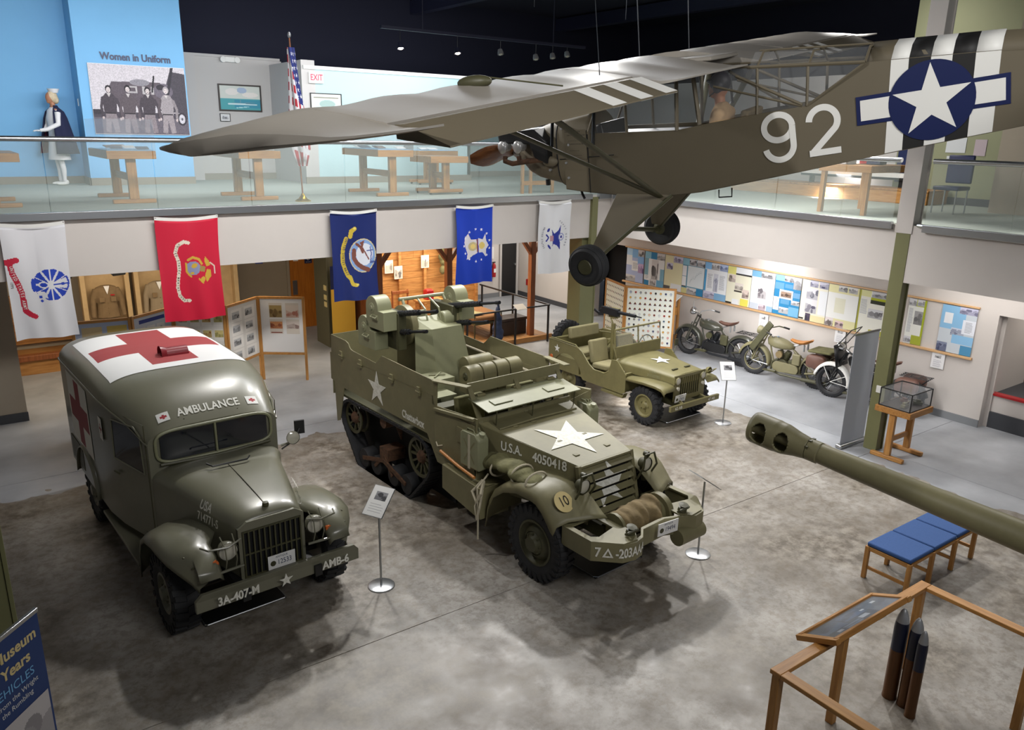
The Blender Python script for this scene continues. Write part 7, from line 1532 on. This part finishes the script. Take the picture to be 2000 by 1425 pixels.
for i, (x, z) in enumerate(((9.05, 1.62), (9.32, 1.45), (10.12, 1.68))):
    c = Canvas(.24, .34, .01, 'd8d4cc'); c.photo(.02, .22, .02, .32, 200 + i, '242c3c', 'dcd8d0'); o = c.build('pin_up_print', None, lambda u, v: (u, 0, v)); o.location = (x, 18.23, z - .1); o.modifiers.new('s', 'SOLIDIFY').thickness = .006
    tag(o, ['left paper print pinned to the plank wall', 'lower middle paper print pinned to the plank wall', 'right paper print pinned to the plank wall'][i], 'print')
o = MB(); 
for k in range(6): o.ell((.08 * math.sin(k * 2), .0, -.12 * k), (.13 - .008 * k, .09, .12), 12, 8)
o = o.build('hanging_coat', 'ocanvas', None, remesh=.018); o.location = (10.75, 18.1, 2.1); tag(o, 'olive coat hanging on the plank wall by the timber post', 'coat')
o = MB().ell((0, 0, 0), (.17, .17, .06)).lathe([(.10, .02), (.12, .09), (.001, .11)], (0, 0, 0), (0, 0, 1), 16).build('service_hat', 'black', None); o.location = (9.55, 17.9, 2.40); tag(o, 'dark hat hanging high in the barracks hut', 'hat'); MB().cyl((0, 0, .10), (0, 0, .46), .008).build('hanging_cord', 'black', o)
ch = thing('wooden_chair', 'old wooden chair frame standing in front of the plank wall', 'chair', (9.25, 17.6, .095))
for x in (-.22, .22):
    MB().box(x - .02, x + .02, -.22, -.18, 0, .45).build('leg', 'timber', ch, bevel=.004); MB().box(x - .02, x + .02, .18, .22, 0, 1.05).build('leg', 'timber', ch, bevel=.004)
MB().box(-.24, .24, -.22, .22, .43, .47).build('seat', 'timber', ch, bevel=.006); MB().box(-.24, .24, .17, .21, .95, 1.03).build('backrest', 'timber', ch, bevel=.006)
ct = thing('army_cot', 'army cot with brown blanket and white pillow on the hut floor', 'bed', (10.75, 16.9, .095))
b = MB(); b.box(-.42, .42, -1.0, 1.0, .42, .56); b.build('mattress', 'blanket', ct, bevel=.05); b = MB(); b.box(-.44, .44, -.75, .55, .50, .585); b.build('blanket', 'blanket', ct, bevel=.04); MB().box(-.43, .43, .50, 1.0, .50, .62).build('sheet_and_pillow', 'pale', ct, bevel=.05)
for x in (-.40, .40):
    for y in (-.95, .95): MB().cyl((x, y, 0), (x, y, .62), .02, n=10).build('leg', 'odd', ct)
MB().box(-.42, .42, -1.0, 1.0, .36, .42).build('cot_frame', 'odd', ct)
MB().grid(lambda u, v: (-.40 + .34 * u, -.85 + .8 * v, .60 + .015 * math.sin(u * 7 + v * 9)), 8, 12).build('folded_towel', 'seat', ct, solid=.01)
fl2 = thing('foot_locker', 'dark brown wooden foot locker at the front edge of the hut', 'trunk', (11.45, 16.05, .095)); MB().box(-.42, .42, -.22, .22, 0, .36).build('locker_body', 'trunk', fl2, bevel=.01); MB().box(-.43, .43, -.23, .23, .365, .44).build('locker_lid', 'trunk', fl2, bevel=.01)
b = MB()
for k in range(7): b.ell((.02 * math.sin(k * 2.1), 0, .08 + .11 * k), (.17 - .018 * k - (.0 if k else .02), .14 - .013 * k, .12), 14, 8)
o = b.build('duffel_bag', 'denim', None, remesh=.016); o.location = (10.75, 15.52, .13); tag(o, 'blue-grey duffel bag hanging at the front rail of the hut', 'bag'); MB().tube([(0, 0, .76), (.01, -.01, .84), (.0, .0, .90)], .03, 8).build('bag_neck', 'denim', o)
rl = thing('black_railing', 'low black metal railing around the barracks hut', 'railing', (12.02, 15.1, 0)); T2 = lambda x, y, z: (x - 12.02, y - 15.1, z)
for p, q in (((9.3, 15.12), (12.05, 15.12)), ((12.05, 15.12), (12.05, 18.3))): MB().bar(T2(*p, .95), T2(*q, .95), .05, .035).build('top_rail', 'black', rl, smooth=False, bevel=.004)
for x, y in ((9.6, 15.12), (10.4, 15.12), (11.0, 15.12), (12.02, 15.12), (12.05, 16.7), (12.05, 18.2)): MB().box(x - 12.02 - .02, x - 12.02 + .02, y - 15.1 - .02, y - 15.1 + .02, 0, .94).build('post', 'black', rl, smooth=False)
o = MB().bx((0, 0, 0), (.30, .22, .01), (R(25), 0, 0)).build('label_card', 'paper', None); o.location = (11.12, 15.10, 1.0); tag(o, 'white label card tilted on the black railing', 'card')
o = MB().box(-.1, .1, -.1, .1, 0, .24).cyl((0, 0, .24), (0, 0, .26), .1, n=16).build('red_canister', 'redb', None, bevel=.01); o.location = (9.75, 17.2, .96); tag(o, 'small red can on the shelf behind the timber post', 'can'); MB().box(-.35, .35, -.18, .18, -.04, 0).build('shelf', 'pine', o); MB().box(-.33, -.27, -.1, .1, -.865, -.04).box(.27, .33, -.1, .1, -.865, -.04).build('shelf_leg', 'pine', o)
# ================================================================== UPPER GALLERY
ZF = Z2 + .012
def trestle(label, x0, x1, y0, y1, zt=4.66, glass=None, casters=False, th=.13):
    cx, cy = (x0 + x1) / 2, (y0 + y1) / 2; W, D, H = (x1 - x0) / 2, (y1 - y0) / 2, zt - ZF
    t = thing('gallery_table', label, 'table', (cx, cy, ZF), 0, 'oak display tables on the balcony')
    MB().box(-W, W, -D, D, H - th, H).build('table_top', 'oak', t, bevel=.006)
    for y in (-D + .18, D - .18):
        MB().box(-.075, .075, y - .045, y + .045, .07 + (.04 if casters else 0), H - th).build('leg', 'oakz', t, bevel=.006); MB().box(-W * .9, W * .9, y - .05, y + .05, (.04 if casters else 0), .07 + (.04 if casters else 0)).build('foot', 'oak', t, bevel=.015)
        if casters:
            for s in (-1, 1): MB().cyl((s * W * .8, y - .015, .025), (s * W * .8, y + .015, .025), .025, n=12).build('caster', 'black', t)
    MB().box(-.02, .02, -D + .2, D - .2, H * .42, H * .42 + .12).build('stretcher', 'oaky', t, bevel=.004)
    if glass:
        g = thing('glass_display_case', glass, 'display case', (cx, cy, zt)); h_ = .50
        for a in ((-W, W, -D, -D + .006), (-W, W, D - .006, D), (-W, -W + .006, -D, D), (W - .006, W, -D, D)): MB().box(*a, 0, h_).build('glass_pane', 'pglass', g, smooth=False)
        MB().box(-W, W, -D, D, h_, h_ + .006).build('glass_pane', 'pglass', g, smooth=False)
        MB().box(-W + .02, W - .02, -D + .02, D - .02, .0, .01).build('case_floor', 'blue', g)
        r = random.Random(int(x0 * 10))
        for k in range(5):
            x, y = cx + (r.random() - .5) * W * 1.2, cy - D + .2 + k * (2 * D - .4) / 4; o = MB().bx((0, 0, 0), (.18 + .1 * r.random(), .14, .012), (R(14), 0, .3 * r.random())).build('document_card', r.choice(['paper', 'navy', 'leather']), None); o.location = (x, y, zt + .045); tag(o, '%s card in the glass case %s' % (['front', 'second', 'middle', 'fourth', 'rear'][k], {2: 'near the caped mannequin', 7: 'right of the national flag', 9: 'at the back of the balcony'}[int(x0)]), 'card')
    return t
trestle('leftmost oak gallery table on the balcony, cut off by the photo edge', .25, 1.05, 14.35, 16.0, 4.62)
trestle('oak gallery table in front of the caped mannequin on the balcony', 2.27, 3.02, 14.45, 16.3, 4.66, 'clear glass case on the oak table in front of the caped mannequin')
trestle('oak gallery table left of the national flag on the balcony', 4.34, 5.09, 14.3, 15.9, 4.67)
trestle('oak gallery table right of the national flag on the balcony', 7.02, 7.80, 14.3, 16.0, 4.70, 'clear glass case on the oak table right of the national flag')
trestle('oak gallery table with casters left of the aircraft propeller on the balcony', 8.2, 9.1, 14.3, 15.2, 4.58, None, True)
trestle('small oak gallery table with casters farther back on the balcony', 9.6, 10.7, 17.3, 18.1, 4.62, 'clear glass case on the small oak table at the back of the balcony', True)
ez = thing('oak_easel', 'oak easel frame behind the glass below the aircraft nose', 'easel', (10.45, 14.05, ZF))
for x in (-.12, .10): MB().box(x - .03, x + .03, -.03, .03, 0, .95).build('leg', 'oakz', ez, bevel=.004)
MB().box(-.15, .75, -.02, .02, .18, .27).build('stretcher', 'oak', ez, bevel=.004); MB().box(.68, .74, -.03, .03, 0, .95).build('leg', 'oakz', ez, bevel=.004); MB().box(-.2, .8, -.2, .2, .95, 1.02).build('shelf_top', 'oak', ez, bevel=.004)
lf = thing('framed_notice', 'framed notice standing on the leftmost gallery table', 'frame', (.62, 14.9, 4.62)); MB().bx((0, 0, .33), (.34, .03, .64), (R(-8), 0, 0)).build('frame_border', 'oakz', lf, bevel=.004); MB().bx((0, -.018, .33), (.26, .01, .54), (R(-8), 0, 0)).build('notice_sheet', 'cream', lf)
# mural panel
YP = 19.485
mu = tag(MB().box(2.90, 4.84, YP - .012, YP, 4.88, 6.32).build('photo_mural', 'paper', None, smooth=False), 'large black and white photo mural of four women aviators before a bomber', 'mural')
c = Canvas(1.93, 1.42, .0085, 'cdc6cc')
c.poly([(0, 0), (1.93, 0), (1.93, .35), (0, .42)], '67606a'); c.rect(0, 1.93, .34, .46, '4c4650'); c.rect(.0, .2, .40, .50, '3c3840')
c.ell(.95, .84, .62, .25, '5a5058'); c.poly([(.35, .62), (.30, .86), (.42, 1.08), (1.4, 1.10), (1.50, .6)], '5e545c'); c.ell(.98, 1.08, .20, .07, '8c8890'); c.poly([(1.35, .5), (1.93, .45), (1.93, 1.3), (1.62, 1.34), (1.5, 1.0)], '4a454e'); c.ell(1.45, .92, .20, .16, '6c6470'); c.poly([(1.56, .8), (1.70, 1.42), (1.64, 1.42), (1.50, .82)], '35323a'); c.ell(1.40, 1.0, .09, .06, '36323a')
c.ell(1.80, .34, .10, .14, '3a363e'); c.ell(1.80, .34, .065, .10, 'c4c0c8'); c.ell(1.80, .34, .02, .03, '50505a'); c.rect(.72, .92, .86, 1.0, 'b4aeb0'); c.rect(.76, .88, .89, .97, '5c525a'); c.rect(1.02, 1.08, .84, 1.0, 'b4aeb0'); c.rect(1.2, 1.26, .84, 1.0, 'b4aeb0'); c.rect(1.04, 1.24, .9, .93, 'b4aeb0'); c.line([(1.28, 1.22), (1.22, .9)], .035, '28262c')
for i, x in enumerate((.34, .72, 1.12, 1.50)):
    j = '5c5258' if i % 2 else '484048'; h0 = .92 + .02 * (i % 2)
    c.poly([(x - .10, .42), (x - .13, .04), (x - .03, .02), (x + .0, .30), (x + .05, .02), (x + .15, .04), (x + .11, .42)], '8a7f84' if i != 3 else '9a9094'); c.poly([(x - .12, .42), (x - .14, .74), (x - .06, .84), (x + .07, .84), (x + .15, .72), (x + .12, .42)], j if i < 3 else '9c9498')
    c.line([(x - .13, .74), (x - .17, .55), (x - .15, .36)], .055, j); c.line([(x + .14, .72), (x + .20, .54), (x + .19, .34)], .055, j if i < 3 else '8c8488'); c.ell(x - .15, .33, .022, .03, 'c8b8b8'); c.ell(x + .19, .31, .022, .03, 'c8b8b8')
    c.ell(x, h0 + .005, .062, .075, '28242a' if i < 3 else 'a8a0a4'); c.ell(x, h0 - .015, .042, .055, 'd4c8c8'); c.ell(x - .015, h0 - .005, .006, .005, '3c3438'); c.ell(x + .015, h0 - .005, .006, .005, '3c3438'); c.line([(x - .014, h0 - .04), (x + .014, h0 - .04)], .007, '5c4448'); c.line([(x - .10, .43), (x + .10, .43)], .02, '302c32'); c.poly([(x - .04, .84), (x + .04, .84), (x, .76)], 'c8c0c0')
c.noise(.16, 3, 2); c.build('mural_print', mu, lambda u, v: (2.905 + u, YP - .016, 4.89 + v))
tt = text('Women in Uniform', .205, 'navy', None, frame((3.87, YP, 6.47), (1, 0, .0), (0, 0, 1)), width=.86, off=.005, bold=.006); tag(tt, 'dark blue words Women in Uniform above the photo mural', 'lettering')
tt = MB().box(2.69, 2.70, 19.85, 19.93, 5.45, 5.60).build('wall_card', 'paper', None); tag(tt, 'tiny white card on the side of the blue mural wall', 'card')
# mannequin nurse
nz = thing('caped_mannequin', 'mannequin nurse in a navy cape, white uniform and white shoes', 'mannequin', (2.20, 19.85, ZF), R(200))
# faces local +x -> turned towards the left of the hall
b = MB()
def ringz(cx, cy, z, a, d, n=18): return [(cx + a * math.cos(2 * PI * k / n), cy + d * math.sin(2 * PI * k / n), z) for k in range(n)]
b.loft([ringz(0, 0, z, a, d) for z, a, d in ((.86, .11, .15), (.98, .12, .165), (1.10, .105, .14), (1.25, .115, .155), (1.38, .11, .175), (1.46, .08, .15), (1.50, .05, .06), (1.58, .045, .048))])
b.ell((.03, 0, 1.68), (.085, .07, .11), 20, 14); b.ell((.10, 0, 1.66), (.02, .014, .025)); b.ell((.07, 0, 1.60), (.035, .03, .03)); b.ell((.096, 0, 1.625), (.012, .022, .008))
for s in (-1, 1): b.ell((.02, s * .07, 1.67), (.018, .01, .028))
b.build('body', 'skin', nz, remesh=.011)
b = MB()
for s in (-1, 1): b.tube([(0, s * .07, .75), (.01, s * .07, .48), (-.01, s * .075, .30), (0, s * .08, .08)], [.075, .052, .050, .034], 12)
b.build('stocking', 'pale', nz, ang=80)
b = MB()
for s in (-1, 1): b.ell((.05, s * .085, .035), (.13, .042, .035), 14, 8); b.ell((-.03, s * .08, .06), (.05, .038, .05))
b.build('shoe', 'white', nz, remesh=.01)
b = MB(); b.loft([ringz(0, 0, z, a, d, 24) for z, a, d in ((.50, .19, .25), (.70, .165, .22), (.95, .13, .18), (1.10, .12, .155), (1.30, .135, .18), (1.44, .10, .16), (1.50, .055, .07))]); dr_ = b.build('white_uniform', 'pale', nz, ang=80)
b = MB(); b.tube([(.02, .19, 1.40), (.06, .24, 1.18), (.26, .20, 1.08), (.38, .16, 1.06)], [.055, .048, .04, .03], 12); b.build('sleeve', 'pale', dr_, ang=80); b = MB(); b.tube([(.02, -.19, 1.40), (.04, -.24, 1.18), (.14, -.20, 1.05)], [.055, .048, .036], 12); b.build('sleeve', 'pale', dr_, ang=80)
b = MB(); b.ell((.42, .155, 1.055), (.05, .035, .018), 12, 8)
for k in range(4): b.tube([(.45, .135 + .014 * k, 1.055), (.485, .133 + .016 * k, 1.05), (.51 - .006 * abs(k - 1.5), .132 + .017 * k, 1.04)], [.0085, .008, .006], 7)
b.tube([(.41, .12, 1.055), (.44, .105, 1.06), (.465, .10, 1.055)], [.010, .009, .007], 7); b.build('gloved_hand', 'pale', nz, ang=80)
nz.scale = (1.07, 1.07, 1.07)
# cape: open at the front left side
b = MB(); rings = []
for z, r_ in ((.62, .40), (.85, .35), (1.10, .29), (1.30, .24), (1.42, .19), (1.50, .09), (1.54, .07)):
    rings.append([((r_ * (1 + .05 * math.sin(9 * a)) * .85) * math.cos(a) - .02, (r_ * (1 + .05 * math.sin(9 * a))) * math.sin(a), z) for a in [R(50 + 270 * k / 30) for k in range(31)]])
b.loft(rings, caps=False, wrap=False); cp = b.build('cape', 'cape', nz, ang=80); cp.modifiers.new('s', 'SOLIDIFY').thickness = .012
b = MB(); b.loft([[(x * .96, y * .96, z) for x, y, z in r] for r in rings[:5]], caps=False, wrap=False); b.build('cape_lining', 'capel', cp, ang=80)
MB().ell((-.01, 0, 1.70), (.105, .092, .115), 18, 12).ell((-.07, 0, 1.64), (.06, .08, .08)).build('hair', 'hair', nz, remesh=.014); b = MB(); b.loft([[((.07 + .02 * j) * math.cos(a) - .05, (.09 + .015 * j) * math.sin(a), 1.77 + .04 * j) for a in [2 * PI * k / 20 for k in range(20)]] for j in range(3)]); b.build('nurse_cap', 'pale', nz)
# national flag on a stand
nf = thing('national_flag', 'draped national flag on a brass-based pole at the balcony glass', 'flag', (5.34, 13.98, ZF))
MB().lathe([(.14, 0), (.14, .02), (.08, .05), (.04, .10), (.025, .14), (.001, .14)], (0, 0, 0), (0, 0, 1), 28, caps=True).build('stand_base', mat('brass_base', 'c8a23a', .25, metal=.9), nf); MB().cyl((0, 0, .1), (-.08, .02, 2.75), .014, n=12).build('flag_pole', 'timber', nf)
MB().ell((-.08, .02, 2.80), (.03, .03, .05)).build('finial', 'silver', nf)
cf = Canvas(1.0, 1.95, .0125, 'b02838')
for k in range(7): cf.rect(.04 + k * .143, .04 + k * .143 + .0715, 0, 1.95, 'dcdce2')
for k in range(9): cf.poly([(0, .3 + .22 * k), (1, .1 + .22 * k), (1, .19 + .22 * k), (0, .39 + .22 * k)], 'dcdce2') if k % 1 == 0 else None
cf.poly([(.15, 1.95), (1.0, 1.95), (1.0, .85), (.45, 1.05)], '26337c')
for i in range(7):
    for j in range(8):
        x, y = .30 + .11 * i + .05 * (j % 2), 1.85 - .115 * j
        if y > 1.0 + .1 * (1 - x): cf.poly(starpts(.042, x, y), 'e4e4ec')
def ff(u, v):
    k = v / 1.95; r_ = .06 + .09 * (1 - k) * (.9 + .35 * math.sin(k * 5)); r_ *= 1.0 if k > .15 else (.55 + 3.0 * k); a = -PI * 1.05 + u * PI * 1.6
    rr = r_ * (1 + .22 * math.sin(u * 22 + k * 3)); return (-.07 + .10 * (1 - k) + rr * math.cos(a), .02 + rr * math.sin(a) * .9, .62 + 1.98 * k)
cf.build('flag_cloth', nf, ff, smooth=True)
# pictures, signs
def picture(label, x0, x1, z0, z1, y, cv, m='trunk', fw=.035):
    t = thing('framed_picture', label, 'picture', ((x0 + x1) / 2, y, z0)); W, H = (x1 - x0) / 2, z1 - z0
    MB().prism(rect(-W, W, 0, H), 'xz', -.03, 0, [rect(-W + fw, W - fw, fw, H - fw)]).build('picture_frame', m, t, smooth=False); MB().box(-W + fw, W - fw, -.012, -.002, fw, H - fw).build('mount', 'paper', t)
    sx, sz = (2 * W - 2 * fw) / cv.w, (H - 2 * fw) / cv.h; cv.build('picture_print', t, lambda u, v: (-W + fw + u * sx, -.015, fw + v * sz)); return t
c = Canvas(1.0, .56, .012, 'cdd2cc'); c.rect(0, 1, 0, .26, '4fa0a8'); c.rect(.35, 1, .05, .24, '3f90a8'); c.ell(.3, .42, .16, .08, 'e0dcd8'); c.ell(.55, .46, .12, .07, 'a4b4cc'); c.ell(.75, .36, .2, .06, 'e2ddd8'); c.line([(.2, .14), (.9, .13)], .03, 'c8e0e4'); c.line([(.3, .16), (.85, .17)], .014, '6a8c98'); c.line([(.5, .17), (.5, .24)], .012, '7c98a0'); c.line([(.4, .05), (.7, .08)], .02, 'b4dce0')
picture('dark-framed painting of a ship at sea on the beige gallery wall', 5.95, 7.02, 5.47, 6.11, 20.895, c)
c = Canvas(.2, .14, .01, 'd8d8d8'); c.photo(.03, .17, .03, .11, 5); picture('small framed photo below the ship painting', 5.95, 6.2, 5.22, 5.41, 20.895, c, 'black', .012)
c = Canvas(.75, .5, .012, 'e2e2dc'); c.rect(.06, .69, .05, .44, 'c8ccc0'); c.rect(.09, .66, .08, .41, 'c4d4d4'); c.rect(.06, .69, .42, .44, '8c8c80'); c.ell(.4, .3, .2, .08, '9cb4b0'); picture('black-framed map print on the pale gallery wall under the exit sign', 7.45, 8.24, 5.30, 5.90, 18.695, c, 'black', .02)
ex = tag(MB().box(7.42, 7.78, 18.62, 18.70, 6.11, 6.35).build('exit_sign', 'white', None, bevel=.006), 'white exit sign with pale red lettering on the gallery wall', 'sign'); MB().box(7.44, 7.76, 18.612, 18.62, 6.13, 6.33).build('sign_face', 'exit', ex); text('EXIT', .19, 'exitr', ex, frame((7.60, 18.61, 6.235), (1, 0, 0), (0, 0, 1)), width=.78, off=.003, bold=.004)
el = thing('emergency_light', 'white twin-head emergency light high on the beige gallery wall', 'lamp', (6.28, 20.84, 6.62)); MB().box(-.12, .12, -.05, .03, 0, .12).build('lamp_body', 'white', el, bevel=.01)
for s in (-1, 1): MB().lathe([(.001, -.05), (.06, -.02), (.07, .04), (.001, .045)], (s * .17, -.03, .05), (0, -1, .1), 16).build('lamp_head', 'white', el)
# ceiling track and lamps
tk = tag(MB().box(8.0, 13.6, 15.96, 16.04, 7.12, 7.18).cyl((9, 16, 7.18), (9, 16, 8.6), .012, n=6).cyl((12.6, 16, 7.18), (12.6, 16, 8.6), .012, n=6).build('lighting_track', 'duct', None), 'dark lighting track below the black ceiling', 'track')
for i, (x, z, on) in enumerate(((8.45, 6.80, 1), (9.88, 6.80, 1), (11.05, 6.86, 0), (12.08, 6.82, 0), (12.59, 6.88, 0), (13.04, 6.95, 0))):
    l = thing('track_lamp', ['glowing amber track lamp, leftmost under the black ceiling', 'glowing white track lamp, second from the left under the black ceiling', 'round silver track lamp above the aircraft wing', 'blue-grey track lamp, third from the right under the ceiling', 'small track lamp, second from the right under the ceiling', 'small track lamp, rightmost under the ceiling'][i], 'lamp', (x, 16, z), 0, 'track lamps under the ceiling')
    MB().cyl((0, 0, .08), (0, 0, 7.12 - z), .008, n=6).build('rod', 'gun', l); MB().lathe([(.001, .09), (.05, .07), (.07, 0), (.072, -.05)], (0, 0, 0), (0, .3, 1), 18).build('lamp_housing', 'silver' if i > 1 else 'duct', l); MB().ell((0, -.01, -.03), (.055, .055, .04), 14, 8).build('bulb', 'lampon' if on else 'lamp', l)
for i in range(3):
    x = 6.8 + 2.2 * i; o = MB().cyl((x, 12.0, 7.2), (x, 12.0, 8.6), .006, n=5).build('hanging_wire', 'gun', None); tag(o, ['leftmost thin wire hanging from the black ceiling', 'middle thin wire hanging from the black ceiling', 'rightmost thin wire hanging from the black ceiling'][i], 'wire', 'ceiling wires')
# right gallery furniture
gp = thing('display_plinth', 'long low oak plinth against the right gallery wall', 'plinth', (16.7, 10.9, ZF)); MB().box(-.35, .5, -2.6, 2.4, 0, .26).build('plinth_body', 'oaky', gp, bevel=.01); MB().box(-.37, .5, -2.62, 2.42, .26, .29).build('plinth_top', 'pine', gp, bevel=.004)
gp = thing('long_display_case', 'long white-topped black display case over the oak plinth', 'display case', (16.9, 10.3, 4.25)); MB().box(-.1, .25, -1.25, 1.3, .05, .14).build('case_light', 'white', gp); MB().box(-.11, .25, -1.26, 1.31, 0, .05).build('case_base', 'black', gp)
for y in (-1.1, 1.1): MB().box(.0, .1, y - .04, y + .04, -.17, 0).build('bracket', 'black', gp)
gt = thing('oak_case_table', 'oak table with open case items on the right balcony beside the beige column', 'table', (13.6, 8.05, ZF))
for x in (-.65, .65):
    for y in (-.42, .42): MB().box(x - .04, x + .04, y - .04, y + .04, 0, .72).build('leg', 'oakz', gt, bevel=.004)
MB().box(-.72, .72, -.5, .5, .72, .84).build('table_top', 'oaky', gt, bevel=.006)
for i, (x, y, m_) in enumerate(((-.4, .2, 'pale'), (.1, -.1, 'navy'), (.4, .25, 'redb'))):
    o = MB().bx((0, 0, 0), (.34, .24, .08), (0, 0, .2 * i)).build('booklet', m_, None, bevel=.01); o.location = (13.6 + x, 8.05 + y, ZF + .885); tag(o, ['pale booklet on the right balcony table', 'navy booklet on the right balcony table', 'red booklet on the right balcony table'][i], 'booklet')
for i, (y0, y1, z0, z1, k) in enumerate(((8.15, 8.55, 4.85, 5.15, 0), (7.75, 7.98, 4.80, 5.12, 1), (7.15, 7.5, 4.66, 5.0, 1), (7.15, 7.5, 5.05, 5.22, 0), (8.3, 8.5, 4.72, 4.78, 0))):
    c = Canvas(y1 - y0, z1 - z0, .012, 'c8ccd0')
    if k: c.photo(0, 1, 0, 1, 300 + i, '3a2c34', 'd8c8d0')
    o = c.build('wall_print', None, lambda u, v: (0, -u, v)); o.location = (17.285, y1, z0); o.modifiers.new('s', 'SOLIDIFY').thickness = .012
    tag(o, ['white text panel on the sage gallery wall, leftmost', 'dark portrait print on the sage gallery wall', 'pink map print on the sage gallery wall', 'white text panel above the pink map print', 'tiny white label under the leftmost text panel'][i], 'print')
ob = thing('gallery_bench', 'dark blue chair behind the glass on the right balcony', 'chair', (15.0, 7.2, ZF)); MB().bx((0, 0, .45), (.46, .46, .07)).build('seat', 'navy', ob, bevel=.02); MB().bx((.22, 0, .78), (.06, .46, .5)).build('backrest', 'navy', ob, bevel=.02)
for x in (-.2, .2):
    for y in (-.2, .2): MB().cyl((x, y, 0), (x, y, .43), .014, n=8).build('leg', 'steel', ob)
o = MB().box(17.27, 17.3, 9.3, 9.55, 4.2, 6.4).build('door_panel', 'navy', None); tag(o, 'narrow dark blue panel on the right gallery wall', 'panel')
